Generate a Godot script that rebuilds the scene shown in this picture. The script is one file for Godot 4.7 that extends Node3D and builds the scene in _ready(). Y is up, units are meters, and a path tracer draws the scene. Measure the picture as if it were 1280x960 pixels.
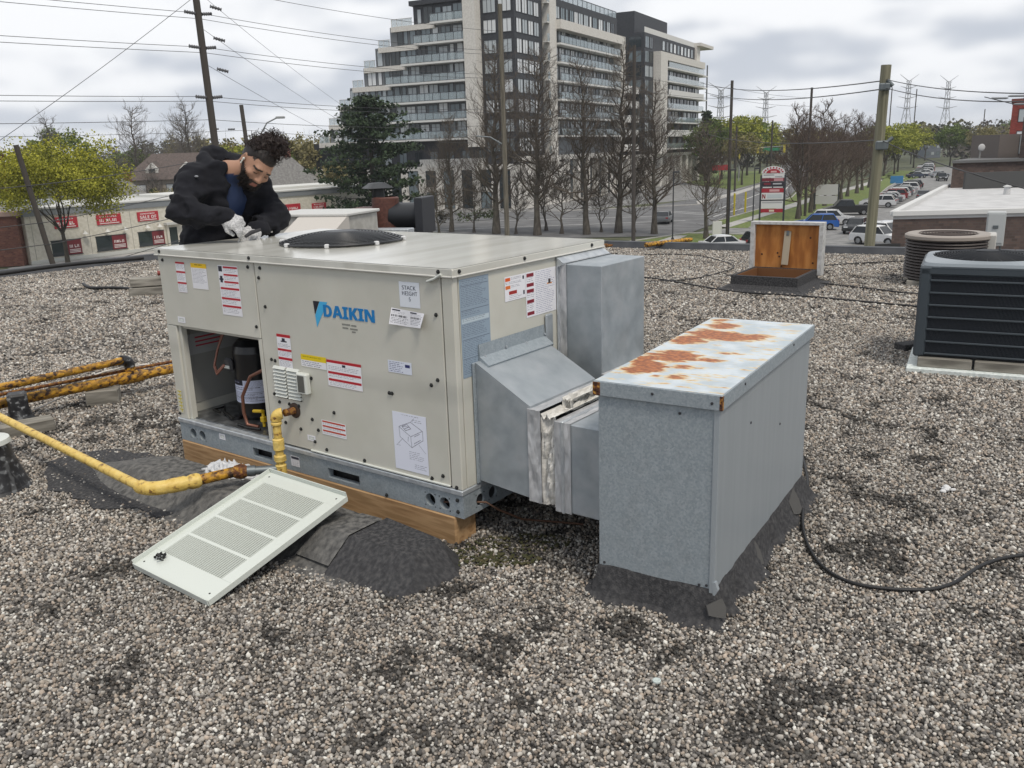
extends Node3D
# A rooftop air-conditioning unit on a gravel roof, a mechanic leaning over it, a condominium and a road behind.

const STREET := -7.5
var rng := RandomNumberGenerator.new()
var used := {}
var M := {}

# ---------- mesh builder: non-indexed triangles; quads are given counter-clockwise as seen from outside
class Mb:
	var v := PackedVector3Array()
	var n := PackedVector3Array()
	var uv := PackedVector2Array()
	var c := PackedColorArray()
	var xf := Transform3D.IDENTITY
	var col = null
	func put(p: Vector3, nn: Vector3, t: Vector2):
		v.append(xf * p)
		n.append((xf.basis * nn).normalized())
		uv.append(t)
		if col != null:
			c.append(col)
	func tri(a: Vector3, b: Vector3, d: Vector3, ua := Vector2.ZERO, ub := Vector2.RIGHT, ud := Vector2.DOWN):
		var nn := (b - a).cross(d - a).normalized()
		put(a, nn, ua)
		put(d, nn, ud)
		put(b, nn, ub)
	func tri_n(a: Vector3, b: Vector3, d: Vector3, na: Vector3, nb: Vector3, nd: Vector3, ua := Vector2.ZERO, ub := Vector2.ZERO, ud := Vector2.ZERO):
		put(a, na, ua)
		put(d, nd, ud)
		put(b, nb, ub)
	func quad(a: Vector3, b: Vector3, d: Vector3, e: Vector3, u0 := Vector2(0, 1), u1 := Vector2(1, 1), u2 := Vector2(1, 0), u3 := Vector2(0, 0)):
		tri(a, b, d, u0, u1, u2)
		tri(a, d, e, u0, u2, u3)
	func quad_n(a: Vector3, b: Vector3, d: Vector3, e: Vector3, na: Vector3, nb: Vector3, nd: Vector3, ne: Vector3, u0 := Vector2.ZERO, u1 := Vector2.ZERO, u2 := Vector2.ZERO, u3 := Vector2.ZERO):
		tri_n(a, b, d, na, nb, nd, u0, u1, u2)
		tri_n(a, d, e, na, nd, ne, u0, u2, u3)
	# a box with chamfered edges; lo and hi are opposite corners
	func bx(lo: Vector3, hi: Vector3, bev := 0.0):
		var ce := (lo + hi) * 0.5
		var h := (hi - lo).abs() * 0.5
		var b: float = min(bev, min(h.x, min(h.y, h.z)) * 0.95)
		var ax := [Vector3.RIGHT, Vector3.UP, Vector3.BACK]
		for i in 3:
			for s in [-1.0, 1.0]:
				var nn: Vector3 = ax[i] * s
				var t: Vector3 = ax[(i + 1) % 3] * s
				var w: Vector3 = ax[(i + 2) % 3]
				var hn: float = h[i]
				var ht: float = h[(i + 1) % 3] - b
				var hw: float = h[(i + 2) % 3] - b
				var o: Vector3 = ce + nn * hn
				quad(o - t * ht - w * hw, o + t * ht - w * hw, o + t * ht + w * hw, o - t * ht + w * hw, Vector2(-ht, hw), Vector2(ht, hw), Vector2(ht, -hw), Vector2(-ht, -hw))
		if b <= 0.0:
			return
		for i in 3:
			var j := (i + 1) % 3
			var k := (i + 2) % 3
			for sj in [-1.0, 1.0]:
				for sk in [-1.0, 1.0]:
					var e: Vector3 = ax[i] * (h[i] - b)
					var p1: Vector3 = ce + ax[j] * sj * h[j] + ax[k] * sk * (h[k] - b)
					var p2: Vector3 = ce + ax[j] * sj * (h[j] - b) + ax[k] * sk * h[k]
					if sj * sk > 0:
						quad(p2 - e, p2 + e, p1 + e, p1 - e)
					else:
						quad(p1 - e, p1 + e, p2 + e, p2 - e)
		for sx in [-1.0, 1.0]:
			for sy in [-1.0, 1.0]:
				for sz in [-1.0, 1.0]:
					var p := Vector3(sx * h.x, sy * h.y, sz * h.z) + ce
					var a := p - Vector3(0, sy, sz) * b
					var d := p - Vector3(sx, 0, sz) * b
					var e := p - Vector3(sx, sy, 0) * b
					if sx * sy * sz > 0:
						tri(a, d, e)
					else:
						tri(a, e, d)
	func cube(ce: Vector3, size: Vector3, bev := 0.0):
		bx(ce - size * 0.5, ce + size * 0.5, bev)
	static func frame(d: Vector3) -> Array:
		var up := Vector3.UP if abs(d.y) < 0.9 else Vector3.RIGHT
		var a := d.cross(up).normalized()
		return [a, a.cross(d).normalized()]
	# a tube through points, radii per point, smooth
	func tube(pts: Array, radii, sides := 8, caps := true, uvs := 1.0):
		var k := pts.size()
		var fr := []
		var dirs := []
		for i in k:
			var d: Vector3 = (pts[min(i + 1, k - 1)] - pts[max(i - 1, 0)]).normalized()
			dirs.append(d)
		var f: Array = Mb.frame(dirs[0])
		var a: Vector3 = f[0]
		var run := 0.0
		var rows := []
		for i in k:
			var d: Vector3 = dirs[i]
			a = (a - d * a.dot(d)).normalized()
			var b := d.cross(a)
			if i > 0:
				run += (pts[i] - pts[i - 1]).length()
			var row := []
			var r: float = radii if (radii is float or radii is int) else radii[i]
			for s in sides + 1:
				var an := TAU * s / sides
				var nn := a * cos(an) + b * sin(an)
				row.append([pts[i] + nn * r, nn, Vector2(float(s) / sides, run * uvs)])
			rows.append(row)
		for i in k - 1:
			for s in sides:
				var p = rows[i][s]
				var q = rows[i][s + 1]
				var r2 = rows[i + 1][s + 1]
				var t = rows[i + 1][s]
				quad_n(p[0], q[0], r2[0], t[0], p[1], q[1], r2[1], t[1], p[2], q[2], r2[2], t[2])
		if caps:
			for s in sides:
				tri(pts[0], rows[0][s + 1][0], rows[0][s][0])
				tri(pts[k - 1], rows[k - 1][s][0], rows[k - 1][s + 1][0])
	# profile [Vector2(radius, height)...] from the bottom up, turned round the y axis at o
	func lathe(o: Vector3, prof: Array, sides := 24, smooth := true, a0 := 0.0, a1 := TAU):
		for i in prof.size() - 1:
			var p: Vector2 = prof[i]
			var q: Vector2 = prof[i + 1]
			var sl := Vector2(q.y - p.y, p.x - q.x).normalized()
			for s in sides:
				var t0 := a0 + (a1 - a0) * s / sides
				var t1 := a0 + (a1 - a0) * (s + 1) / sides
				var d0 := Vector3(cos(t0), 0, -sin(t0))
				var d1 := Vector3(cos(t1), 0, -sin(t1))
				var n0 := (d0 * sl.x + Vector3.UP * sl.y)
				var n1 := (d1 * sl.x + Vector3.UP * sl.y)
				var u0 := Vector2(float(s) / sides, 1.0 - float(i) / (prof.size() - 1))
				var u1 := Vector2(float(s + 1) / sides, u0.y)
				var u2 := Vector2(u1.x, 1.0 - float(i + 1) / (prof.size() - 1))
				var u3 := Vector2(u0.x, u2.y)
				quad_n(o + d0 * p.x + Vector3.UP * p.y, o + d1 * p.x + Vector3.UP * p.y, o + d1 * q.x + Vector3.UP * q.y, o + d0 * q.x + Vector3.UP * q.y, n0, n1, n1, n0, u0, u1, u2, u3)
	# polygon in the xy plane (counter-clockwise), pushed from z0 to z1
	func prism(poly: PackedVector2Array, z0: float, z1: float):
		var p := poly
		if Geometry2D.is_polygon_clockwise(p):
			pass
		else:
			p = poly.duplicate()
			p.reverse()
		# godot calls a polygon clockwise with y down, which is counter-clockwise with y up... settle it by area
		var ar := 0.0
		for i in p.size():
			var q := p[(i + 1) % p.size()]
			ar += p[i].x * q.y - q.x * p[i].y
		if ar < 0:
			p.reverse()
		var ix := Geometry2D.triangulate_polygon(p)
		for i in range(0, ix.size(), 3):
			var a := p[ix[i]]
			var b := p[ix[i + 1]]
			var d := p[ix[i + 2]]
			if (b - a).cross(d - a) < 0:
				var t := b
				b = d
				d = t
			tri(Vector3(a.x, a.y, z1), Vector3(b.x, b.y, z1), Vector3(d.x, d.y, z1), a, b, d)
			tri(Vector3(a.x, a.y, z0), Vector3(d.x, d.y, z0), Vector3(b.x, b.y, z0), a, d, b)
		for i in p.size():
			var a := p[i]
			var b := p[(i + 1) % p.size()]
			quad(Vector3(a.x, a.y, z0), Vector3(b.x, b.y, z0), Vector3(b.x, b.y, z1), Vector3(a.x, a.y, z1))
	# a flat plate in the xy plane facing +z at z, with openings: ["r", x0, y0, x1, y1] or ["c", cx, cy, r]; depth gives the rim
	func plate(x0: float, y0: float, x1: float, y1: float, z: float, holes: Array, depth := 0.004):
		var hs := holes.duplicate()
		hs.sort_custom(func(a, b): return (a[1] if a[0] == "r" else a[1] - a[3]) < (b[1] if b[0] == "r" else b[1] - b[3]))
		var x := x0
		for h in hs:
			var l: float = h[1] if h[0] == "r" else h[1] - h[3] * 1.1
			var rr: float = h[3] if h[0] == "r" else h[1] + h[3] * 1.1
			if l > x:
				face(x, y0, l, y1, z)
			if h[0] == "r":
				face(l, y0, rr, h[2], z)
				face(l, h[4], rr, y1, z)
				var q := [Vector2(l, h[2]), Vector2(rr, h[2]), Vector2(rr, h[4]), Vector2(l, h[4])]
				for i in 4:
					var a: Vector2 = q[i]
					var b: Vector2 = q[(i + 1) % 4]
					quad(Vector3(a.x, a.y, z), Vector3(b.x, b.y, z), Vector3(b.x, b.y, z - depth), Vector3(a.x, a.y, z - depth))
			else:
				var r: float = h[3]
				var ce := Vector2(h[1], h[2])
				var b0: float = ce.y - r * 1.1
				var b1: float = ce.y + r * 1.1
				face(l, y0, rr, b0, z)
				face(l, b1, rr, y1, z)
				var k := 48 if r > 0.1 else 20
				for i in k:
					var t0 := TAU * i / k
					var t1 := TAU * (i + 1) / k
					var e0 := Vector2(cos(t0), sin(t0))
					var e1 := Vector2(cos(t1), sin(t1))
					var s0: Vector2 = ce + e0 / max(abs(e0.x), abs(e0.y)) * r * 1.1
					var s1: Vector2 = ce + e1 / max(abs(e1.x), abs(e1.y)) * r * 1.1
					var c0 := ce + e0 * r
					var c1 := ce + e1 * r
					quad(Vector3(c0.x, c0.y, z), Vector3(s0.x, s0.y, z), Vector3(s1.x, s1.y, z), Vector3(c1.x, c1.y, z), c0, s0, s1, c1)
					quad(Vector3(c0.x, c0.y, z), Vector3(c1.x, c1.y, z), Vector3(c1.x, c1.y, z - depth), Vector3(c0.x, c0.y, z - depth))
			x = rr
		if x < x1:
			face(x, y0, x1, y1, z)
	func face(x0: float, y0: float, x1: float, y1: float, z: float):
		if x1 - x0 < 1e-5 or y1 - y0 < 1e-5:
			return
		quad(Vector3(x0, y0, z), Vector3(x1, y0, z), Vector3(x1, y1, z), Vector3(x0, y1, z), Vector2(x0, -y0), Vector2(x1, -y0), Vector2(x1, -y1), Vector2(x0, -y1))
	func ball(o: Vector3, r: Vector3, seg := 12, rings := 8):
		var g := func(i, j):
			var th: float = PI * i / rings
			var ph: float = TAU * j / seg
			return Vector3(sin(th) * cos(ph), cos(th), -sin(th) * sin(ph))
		for i in rings:
			for j in seg:
				var a: Vector3 = g.call(i + 1, j)
				var b: Vector3 = g.call(i + 1, j + 1)
				var d: Vector3 = g.call(i, j + 1)
				var e: Vector3 = g.call(i, j)
				quad_n(o + a * r, o + b * r, o + d * r, o + e * r, a / r, b / r, d / r, e / r)
	func mesh(mat: Material) -> ArrayMesh:
		var arr := []
		arr.resize(Mesh.ARRAY_MAX)
		arr[Mesh.ARRAY_VERTEX] = v
		arr[Mesh.ARRAY_NORMAL] = n
		arr[Mesh.ARRAY_TEX_UV] = uv
		if c.size() == v.size() and c.size() > 0:
			arr[Mesh.ARRAY_COLOR] = c
		var m := ArrayMesh.new()
		m.add_surface_from_arrays(Mesh.PRIMITIVE_TRIANGLES, arr)
		m.surface_set_material(0, mat)
		return m

func at(pos: Vector3, turn := 0.0) -> Transform3D:
	return Transform3D(Basis(Vector3.UP, turn), pos)

# ---------- naming and metadata
func numbered(called: String) -> String:
	if not used.has(called):
		used[called] = 0
		return called
	used[called] += 1
	return "%s_%03d" % [called, used[called]]

func tag(o: Node, label: String, category: String, group := "", kind := "") -> Node:
	if label:
		o.set_meta("label", label)
	if category:
		o.set_meta("category", category)
	if group:
		o.set_meta("group", group)
	if kind:
		o.set_meta("kind", kind)
	return o

func thing(called: String, pos: Vector3, turn: float, label: String, category: String, group := "") -> Node3D:
	var o := Node3D.new()
	o.name = numbered(called)
	add_child(o, true)
	o.position = pos
	o.rotation.y = turn
	tag(o, label, category, group)
	return o

func part(called: String, mb, mat: Material, parent: Node, label := "") -> MeshInstance3D:
	var o := MeshInstance3D.new()
	o.name = called
	o.mesh = mb.mesh(mat) if mb is Mb else mb
	if not (mb is Mb) and mat:
		o.material_override = mat
	parent.add_child(o, true)
	if label:
		o.set_meta("label", label)
	return o

func solo(called: String, mb: Mb, mat: Material, label: String, category: String, group := "", pos := Vector3.ZERO, turn := 0.0) -> MeshInstance3D:
	var o := MeshInstance3D.new()
	o.name = numbered(called)
	o.mesh = mb.mesh(mat)
	add_child(o, true)
	o.position = pos
	o.rotation.y = turn
	tag(o, label, category, group)
	return o

func struct(called: String, mb: Mb, mat: Material) -> MeshInstance3D:
	var o := MeshInstance3D.new()
	o.name = called
	o.mesh = mb.mesh(mat)
	add_child(o, true)
	o.set_meta("kind", "structure")
	return o

func copy_of(o: Node3D, pos: Vector3, turn: float, label: String, group := "") -> Node3D:
	var d: Node3D = o.duplicate()
	d.name = numbered(String(o.name).rstrip("0123456789").trim_suffix("_"))
	add_child(d, true)
	d.position = pos
	d.rotation.y = turn
	d.set_meta("label", label)
	if group:
		d.set_meta("group", group)
	return d

# ---------- materials
func lin(r: float, g: float, b: float, a := 1.0) -> Color:
	return Color(r, g, b, a).linear_to_srgb()

func mat(r: float, g: float, b: float, rough := 0.7, metal := 0.0) -> StandardMaterial3D:
	var m := StandardMaterial3D.new()
	m.albedo_color = lin(r, g, b)
	m.roughness = rough
	m.metallic = metal
	return m

func fnl(sd: int, freq: float, oct := 4, kind := FastNoiseLite.TYPE_SIMPLEX_SMOOTH) -> FastNoiseLite:
	var f := FastNoiseLite.new()
	f.seed = sd
	f.frequency = freq
	f.noise_type = kind
	f.fractal_type = FastNoiseLite.FRACTAL_FBM if oct > 1 else FastNoiseLite.FRACTAL_NONE
	f.fractal_octaves = oct
	return f

# colours are linear [offset, r, g, b] stops
func ramp_tex(noise: FastNoiseLite, stops: Array, size := 256) -> NoiseTexture2D:
	var g := Gradient.new()
	var offs := PackedFloat32Array()
	var cols := PackedColorArray()
	for s in stops:
		offs.append(s[0])
		cols.append(lin(s[1], s[2], s[3]))
	g.offsets = offs
	g.colors = cols
	var t := NoiseTexture2D.new()
	t.width = size
	t.height = size
	t.seamless = true
	t.noise = noise
	t.color_ramp = g
	return t

func bump_tex(noise: FastNoiseLite, strength := 4.0, size := 256) -> NoiseTexture2D:
	var t := NoiseTexture2D.new()
	t.width = size
	t.height = size
	t.seamless = true
	t.noise = noise
	t.as_normal_map = true
	t.bump_strength = strength
	return t

# a material whose colour is a noise between stops, wrapped round the thing; scale in repeats per metre
func nmat(noise: FastNoiseLite, stops: Array, scale: float, rough := 0.8, metal := 0.0, bump: NoiseTexture2D = null, size := 256, stretch := Vector3.ONE) -> StandardMaterial3D:
	var m := StandardMaterial3D.new()
	m.albedo_texture = ramp_tex(noise, stops, size)
	m.uv1_triplanar = true
	m.uv1_scale = Vector3.ONE * scale * stretch
	m.roughness = rough
	m.metallic = metal
	if bump:
		m.normal_enabled = true
		m.normal_texture = bump
	return m
func make_sky() -> Sky:
	# an overcast afternoon: sheets of pale cloud with bluish grey undersides, laid out on a flat layer overhead
	var w := 1024
	var h := 512
	var img := Image.create(w, h, false, Image.FORMAT_RGBF)
	var n1 := fnl(11, 0.55, 5)
	var n2 := fnl(23, 1.9, 6)
	var n3 := fnl(37, 0.2, 3)
	for y in h:
		var el := (0.5 - (y + 0.5) / h) * PI
		var sy := sin(el)
		for x in w:
			var c: Color
			if sy > 0.0:
				var an := (x + 0.5) / w * TAU
				var k := 1.0 / (sy + 0.13)
				var px := cos(an) * cos(el) * k
				var py := sin(an) * cos(el) * k
				var a := n1.get_noise_2d(px * 1.0, py * 1.0) + 0.6 * n2.get_noise_2d(px, py) + 0.5 * n3.get_noise_2d(px, py)
				var t: float = clamp(0.47 + a * 1.35, 0.0, 1.0)
				t = t * t * (3.0 - 2.0 * t)
				c = Color(0.43, 0.47, 0.54).lerp(Color(0.84, 0.85, 0.868), t)
				var hz: float = exp(-sy * 9.0)
				c = c.lerp(Color(0.76, 0.785, 0.82), hz * 0.5)
			else:
				c = Color(0.16, 0.16, 0.155)
			img.set_pixel(x, y, c)
	var m := PanoramaSkyMaterial.new()
	m.panorama = ImageTexture.create_from_image(img)
	m.energy_multiplier = 1.0
	var s := Sky.new()
	s.sky_material = m
	return s

func setup():
	var cam := Camera3D.new()
	cam.name = "camera"
	cam.position = Vector3(0, 1.55, 0)
	cam.rotation_degrees = Vector3(-15.117, 0, -1.88)
	cam.fov = 47.834
	cam.near = 0.05
	cam.far = 3000.0
	add_child(cam)
	cam.current = true
	var we := WorldEnvironment.new()
	we.name = "world_environment"
	var e := Environment.new()
	e.background_mode = Environment.BG_SKY
	e.sky = make_sky()
	e.ambient_light_source = Environment.AMBIENT_SOURCE_SKY
	e.reflected_light_source = Environment.REFLECTION_SOURCE_SKY
	e.tonemap_mode = Environment.TONE_MAPPER_LINEAR
	e.tonemap_exposure = 1.2
	e.sdfgi_enabled = true
	e.ssao_enabled = true
	e.ssil_enabled = true
	e.fog_enabled = true
	e.fog_density = 0.00022
	e.fog_light_color = Color(.86, .88, .91)
	we.environment = e
	add_child(we)
	var sun := DirectionalLight3D.new()
	sun.name = "sun"
	sun.light_energy = 0.6
	sun.light_color = Color(1.0, 0.965, 0.91)
	sun.light_angular_distance = 14.0
	sun.shadow_enabled = true
	sun.rotation_degrees = Vector3(-58, 28, 0)
	add_child(sun)

# ---------- the roof that the camera stands on
func roof_poly() -> PackedVector2Array:
	# x, z; the far corner lies behind the unit
	return PackedVector2Array([Vector2(-14.0, -5.96), Vector2(-3.32, -16.69), Vector2(9.0, -9.78), Vector2(14.0, 4.0), Vector2(-10.0, 6.0)])

var spots := []
func stain(p: Vector2) -> float:
	var s := 0.0
	for q in spots:
		var d := Vector2((p.x - q[0]) / q[2], (p.y - q[1]) / q[3])
		s = max(s, 1.0 - d.length())
	return s

func build_roof():
	spots = [[-1.75, -3.1, .34, .22], [-.2, -2.4, .5, .2], [1.6, -3.68, .16, .3], [-2.7, -5.25, .6, .35], [-.76, -3.45, .25, .2], [-.1, -3.2, .5, .25], [-5.2, -11.0, .9, .25],
		[1.4, -3.1, .2, .4], [0.25, -2.6, .3, .15], [-2.0, -4.1, .7, .35], [.55, -3.2, .35, .5], [-1.3, -2.55, .25, .15], [.9, -2.2, .3, .12], [2.6, -6.2, .3, .2], [-.4, -2.0, .3, .1]]
	var rp := roof_poly()
	var base := nmat(fnl(5, 0.06, 4), [[0.25, .025, .023, .021], [0.5, .07, .064, .057], [0.75, .17, .155, .14]], 1.4, 0.95, 0.0, bump_tex(fnl(6, 0.09, 3), 10.0, 512), 512)
	var mb := Mb.new()
	mb.xf = Transform3D(Basis(Vector3.RIGHT, PI / 2), Vector3.ZERO)
	var pp := PackedVector2Array()
	for q in rp:
		pp.append(q)
	mb.prism(pp, 0.0, 0.35)
	struct("roof_ground", mb, base)
	# loose pea gravel, thousands of stones
	var st := Mb.new()
	var nz := fnl(77, 0.9, 2)
	var sh := SphereMesh.new()
	sh.radius = 1.0
	sh.height = 2.0
	sh.radial_segments = 6
	sh.rings = 3
	var ar := sh.get_mesh_arrays()
	var vs: PackedVector3Array = ar[Mesh.ARRAY_VERTEX]
	for i in vs.size():
		vs[i] *= 1.0 + 0.5 * nz.get_noise_3dv(vs[i] * 1.1)
	ar[Mesh.ARRAY_VERTEX] = vs
	var stone := ArrayMesh.new()
	stone.add_surface_from_arrays(Mesh.PRIMITIVE_TRIANGLES, ar)
	var sm := mat(1, 1, 1, 0.88)
	sm.vertex_color_use_as_albedo = true
	stone.surface_set_material(0, sm)
	var buf := PackedFloat32Array()
	var big := fnl(91, 0.5, 3)
	var fine := fnl(92, 2.6, 3)
	var palette := [Color(.42, .39, .345), Color(.26, .235, .205), Color(.50, .465, .42), Color(.16, .145, .13), Color(.37, .32, .265), Color(.62, .60, .55), Color(.24, .205, .17), Color(.085, .08, .076), Color(.32, .295, .265), Color(.42, .35, .285), Color(.13, .12, .11), Color(.30, .28, .26)]
	var bands := [[1.55, 3.3, 0.0094, 0.0053], [3.3, 5.0, 0.0112, 0.0060], [5.0, 8.0, 0.0140, 0.0072], [8.0, 17.0, 0.0225, 0.0098]]
	var count := 0
	for b in bands:
		var step: float = b[2]
		var rad: float = b[3]
		var z := -float(b[1])
		while z < -1.2:
			var x := z * 0.64 - 1.7
			var xe := -x
			while x < xe:
				var p := Vector2(x + rng.randf_range(-.5, .5) * step, z + rng.randf_range(-.5, .5) * step)
				x += step
				var d := p.length()
				if d < b[0] or d >= b[1]:
					continue
				if d > 5.0 and not Geometry2D.is_point_in_polygon(p, rp):
					continue
				var s := stain(p) * 0.44 + 0.8 * fine.get_noise_2d(p.x, p.y) + 0.2 * big.get_noise_2d(p.x, p.y)
				var tar := s > 0.38
				if tar and rng.randf() < 0.3:
					continue
				var r: float = rad * exp(clampf(rng.randfn(0.0, 0.25), -.6, .5))
				var bs := Basis.from_euler(Vector3(rng.randf() * TAU, rng.randf() * TAU, rng.randf() * TAU)) * Basis.from_scale(Vector3(r * rng.randf_range(.8, 1.3), r * rng.randf_range(.6, .95), r))
				var y := rng.randf_range(-0.004, 0.007)
				buf.append_array([bs.x.x, bs.y.x, bs.z.x, p.x, bs.x.y, bs.y.y, bs.z.y, y, bs.x.z, bs.y.z, bs.z.z, p.y])
				var c: Color = palette[rng.randi() % palette.size()]
				var k := rng.randf_range(.70, 1.16) * (1.0 + 0.22 * big.get_noise_2d(p.x * 1.3 + 40, p.y * 1.3))
				if tar:
					k *= rng.randf_range(.10, .3) if rng.randf() < .62 else rng.randf_range(.55, 1.0)
				elif s > 0.1 and rng.randf() < (s - .1) * 1.4:
					k *= rng.randf_range(.15, .6)
				buf.append_array([c.r * k, c.g * k, c.b * k, 1.0])
				count += 1
			z += step
	var mm := MultiMesh.new()
	mm.transform_format = MultiMesh.TRANSFORM_3D
	mm.use_colors = true
	mm.mesh = stone
	mm.instance_count = count
	mm.buffer = buf
	var mi := MultiMeshInstance3D.new()
	mi.name = "roof_gravel"
	mi.multimesh = mm
	add_child(mi)
	tag(mi, "loose grey and tan pea gravel covering the flat roof", "gravel", "", "stuff")
	print("stones ", count)
	# the metal edge along the two far sides
	var em := nmat(fnl(8, 0.03, 3), [[0.2, .035, .038, .045], [0.8, .06, .063, .07]], 0.7, 0.55)
	for s in [[Vector2(-14.0, -5.96), Vector2(-3.32, -16.69), "dark metal roof edge flashing along the side facing the storefronts"], [Vector2(-3.32, -16.69), Vector2(9.0, -9.78), "dark metal roof edge flashing along the side facing the parking lot"]]:
		var a: Vector2 = s[0]
		var e: Vector2 = s[1]
		var L := (e - a).length()
		var o := thing("roof_edge_flashing", Vector3(a.x, 0, a.y), -(e - a).angle(), s[2], "roof edge")
		var k := 5
		for i in k:
			var m := Mb.new()
			var prof := PackedVector2Array([Vector2(-.10, -.01), Vector2(-.055, .085), Vector2(-.05, .10), Vector2(.045, .105), Vector2(.05, .09), Vector2(.05, -.25), Vector2(.0, -.25), Vector2(.0, -.01)])
			m.xf = Transform3D(Basis(Vector3(0, 0, -1), Vector3.UP, Vector3.RIGHT), Vector3.ZERO)
			m.prism(prof, L * i / k + 0.004, L * (i + 1) / k - 0.004)
			part("metal_strip", m, em, o)
	# the building under the roof
	var wall := Mb.new()
	wall.xf = Transform3D(Basis(Vector3.RIGHT, PI / 2), Vector3.ZERO)
	var ip := PackedVector2Array()
	for q in rp:
		ip.append(q * 0.985)
	wall.prism(ip, 0.36, -STREET + 0.3)
	var bw := solo("host_building", wall, mat(.28, .25, .22, .9), "low building whose flat gravel roof carries the air conditioning units", "building")
func make_materials():
	# galvanised sheet: a fine spangle under cloudy weathering
	var sp := fnl(201, 0.09, 2, FastNoiseLite.TYPE_CELLULAR)
	sp.cellular_return_type = FastNoiseLite.RETURN_CELL_VALUE
	var g := nmat(sp, [[0.0, .29, .335, .365], [0.5, .355, .40, .43], [1.0, .43, .47, .50]], 3.2, .42, .55, null, 512)
	g.roughness_texture = ramp_tex(fnl(202, .015, 4), [[.2, .32, .32, .32], [.8, .62, .62, .62]])
	g.roughness = 1.0
	M.galv = g
	var g2: StandardMaterial3D = nmat(fnl(203, .012, 5), [[0.2, .34, .375, .40], [0.5, .385, .42, .445], [0.8, .43, .46, .485]], 1.3, .38, .6, null, 512)
	g2.roughness_texture = ramp_tex(fnl(204, .02, 4), [[.2, .25, .25, .25], [.8, .55, .55, .55]])
	g2.roughness = 1.0
	M.galv_duct = g2
	M.galv_light = nmat(fnl(205, .03, 3), [[.3, .42, .45, .48], [.7, .56, .59, .61]], 2.0, .4, .5)
	M.panel_white = mat(.60, .62, .58, .4)
	M.timber = nmat(fnl(206, .016, 5), [[.2, .27, .155, .07], [.45, .40, .245, .12], [.6, .45, .285, .145], [.8, .33, .20, .095]], 1.6, .8, 0.0, null, 512, Vector3(.14, 1.4, 1.0))
	M.old_wood = nmat(fnl(207, .02, 5), [[.2, .14, .13, .11], [.5, .24, .225, .195], [.8, .33, .31, .27]], 2.0, .9, 0.0, null, 256, Vector3(.2, 1.5, 1.5))
	# granulated roofing felt
	var fb := bump_tex(fnl(208, .35, 2), 1.3)
	M.felt = nmat(fnl(209, .05, 5), [[.2, .022, .022, .024], [.5, .040, .040, .043], [.8, .075, .073, .073]], 1.6, .92, 0.0, fb, 512)
	M.felt_grey = nmat(fnl(210, .03, 5), [[.2, .05, .05, .05], [.45, .10, .098, .095], [.8, .17, .165, .155]], 1.6, .92, 0.0, fb, 512)
	M.tar = nmat(fnl(211, .03, 4), [[.3, .012, .012, .014], [.62, .028, .029, .032], [.75, .30, .31, .32]], 2.4, .5)
	M.rubber = mat(.012, .012, .013, .55)
	var ye := fnl(212, .022, 5)
	M.pipe_yellow = nmat(ye, [[.22, .12, .05, .016], [.29, .58, .38, .08], [.5, .68, .48, .12], [.8, .73, .54, .17]], 1.8, .5, 0.0, bump_tex(fnl(213, .05, 3), 2.0), 512)
	M.pipe_orange = nmat(fnl(214, .018, 5), [[.38, .028, .014, .008], [.46, .14, .05, .012], [.5, .50, .25, .02], [.8, .62, .34, .03]], 2.4, .55, 0.0, bump_tex(fnl(215, .05, 3), 3.0), 512)
	M.pipe_rust = nmat(fnl(216, .05, 4), [[.3, .05, .018, .009], [.6, .16, .055, .018], [.75, .42, .22, .03]], 3.0, .8, 0.0, bump_tex(fnl(217, .06, 3), 4.0))
	M.steel = mat(.16, .18, .19, .45, .6)
	M.canvas = nmat(fnl(218, .03, 4), [[.2, .56, .54, .50], [.8, .68, .67, .64]], 1.4, .85, 0.0, bump_tex(fnl(219, .03, 4), 4.0))
	M.mastic = nmat(fnl(220, .03, 4), [[.2, .45, .46, .475], [.8, .55, .555, .565]], 1.5, .55, .35, bump_tex(fnl(221, .04, 4), 2.5), 256, Vector3(1, .25, 1))
# ---------- printed labels: rows of small print, coloured bars and line drawings
func print_img(w: int, h: int, cmds: Array, sd := 1) -> ImageTexture:
	var im := Image.create(w, h, true, Image.FORMAT_RGB8)
	var r := RandomNumberGenerator.new()
	r.seed = sd
	im.fill(Color(.9, .9, .92))
	for c in cmds:
		match c[0]:
			"bg":
				im.fill(c[1])
			"bar":
				im.fill_rect(Rect2i(c[1], c[2], c[3], c[4]), c[5])
			"text": # x, y, w, h, line step, colour
				var y: int = c[2]
				while y + 2 <= c[2] + c[4]:
					var x: int = c[1]
					var stop: int = c[1] + int(c[3] * r.randf_range(.7, 1.0))
					while x < stop:
						var l := r.randi_range(2, 9)
						var th: int = max(1, c[5] / 2 - 1)
						for xx in range(x, min(x + l, c[1] + c[3])):
							var k := r.randf_range(.35, .9)
							for yy in th:
								im.set_pixel(min(xx, w - 1), min(y + yy, h - 1), im.get_pixel(min(xx, w - 1), min(y + yy, h - 1)).lerp(c[6], k))
						x += l + r.randi_range(1, 3)
					y += c[5]
			"line":
				var a := Vector2(c[1], c[2])
				var b := Vector2(c[3], c[4])
				var k := int((b - a).length() * 2) + 1
				for i in k + 1:
					var p := a.lerp(b, float(i) / k)
					im.set_pixel(clampi(int(p.x), 0, w - 1), clampi(int(p.y), 0, h - 1), c[5])
			"codes": # a barcode
				var x2: int = c[1]
				while x2 < c[1] + c[3]:
					var l2 := r.randi_range(1, 3)
					im.fill_rect(Rect2i(x2, c[2], l2, c[4]), Color(.08, .08, .1))
					x2 += l2 + r.randi_range(1, 3)
	im.generate_mipmaps()
	return ImageTexture.create_from_image(im)

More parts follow.
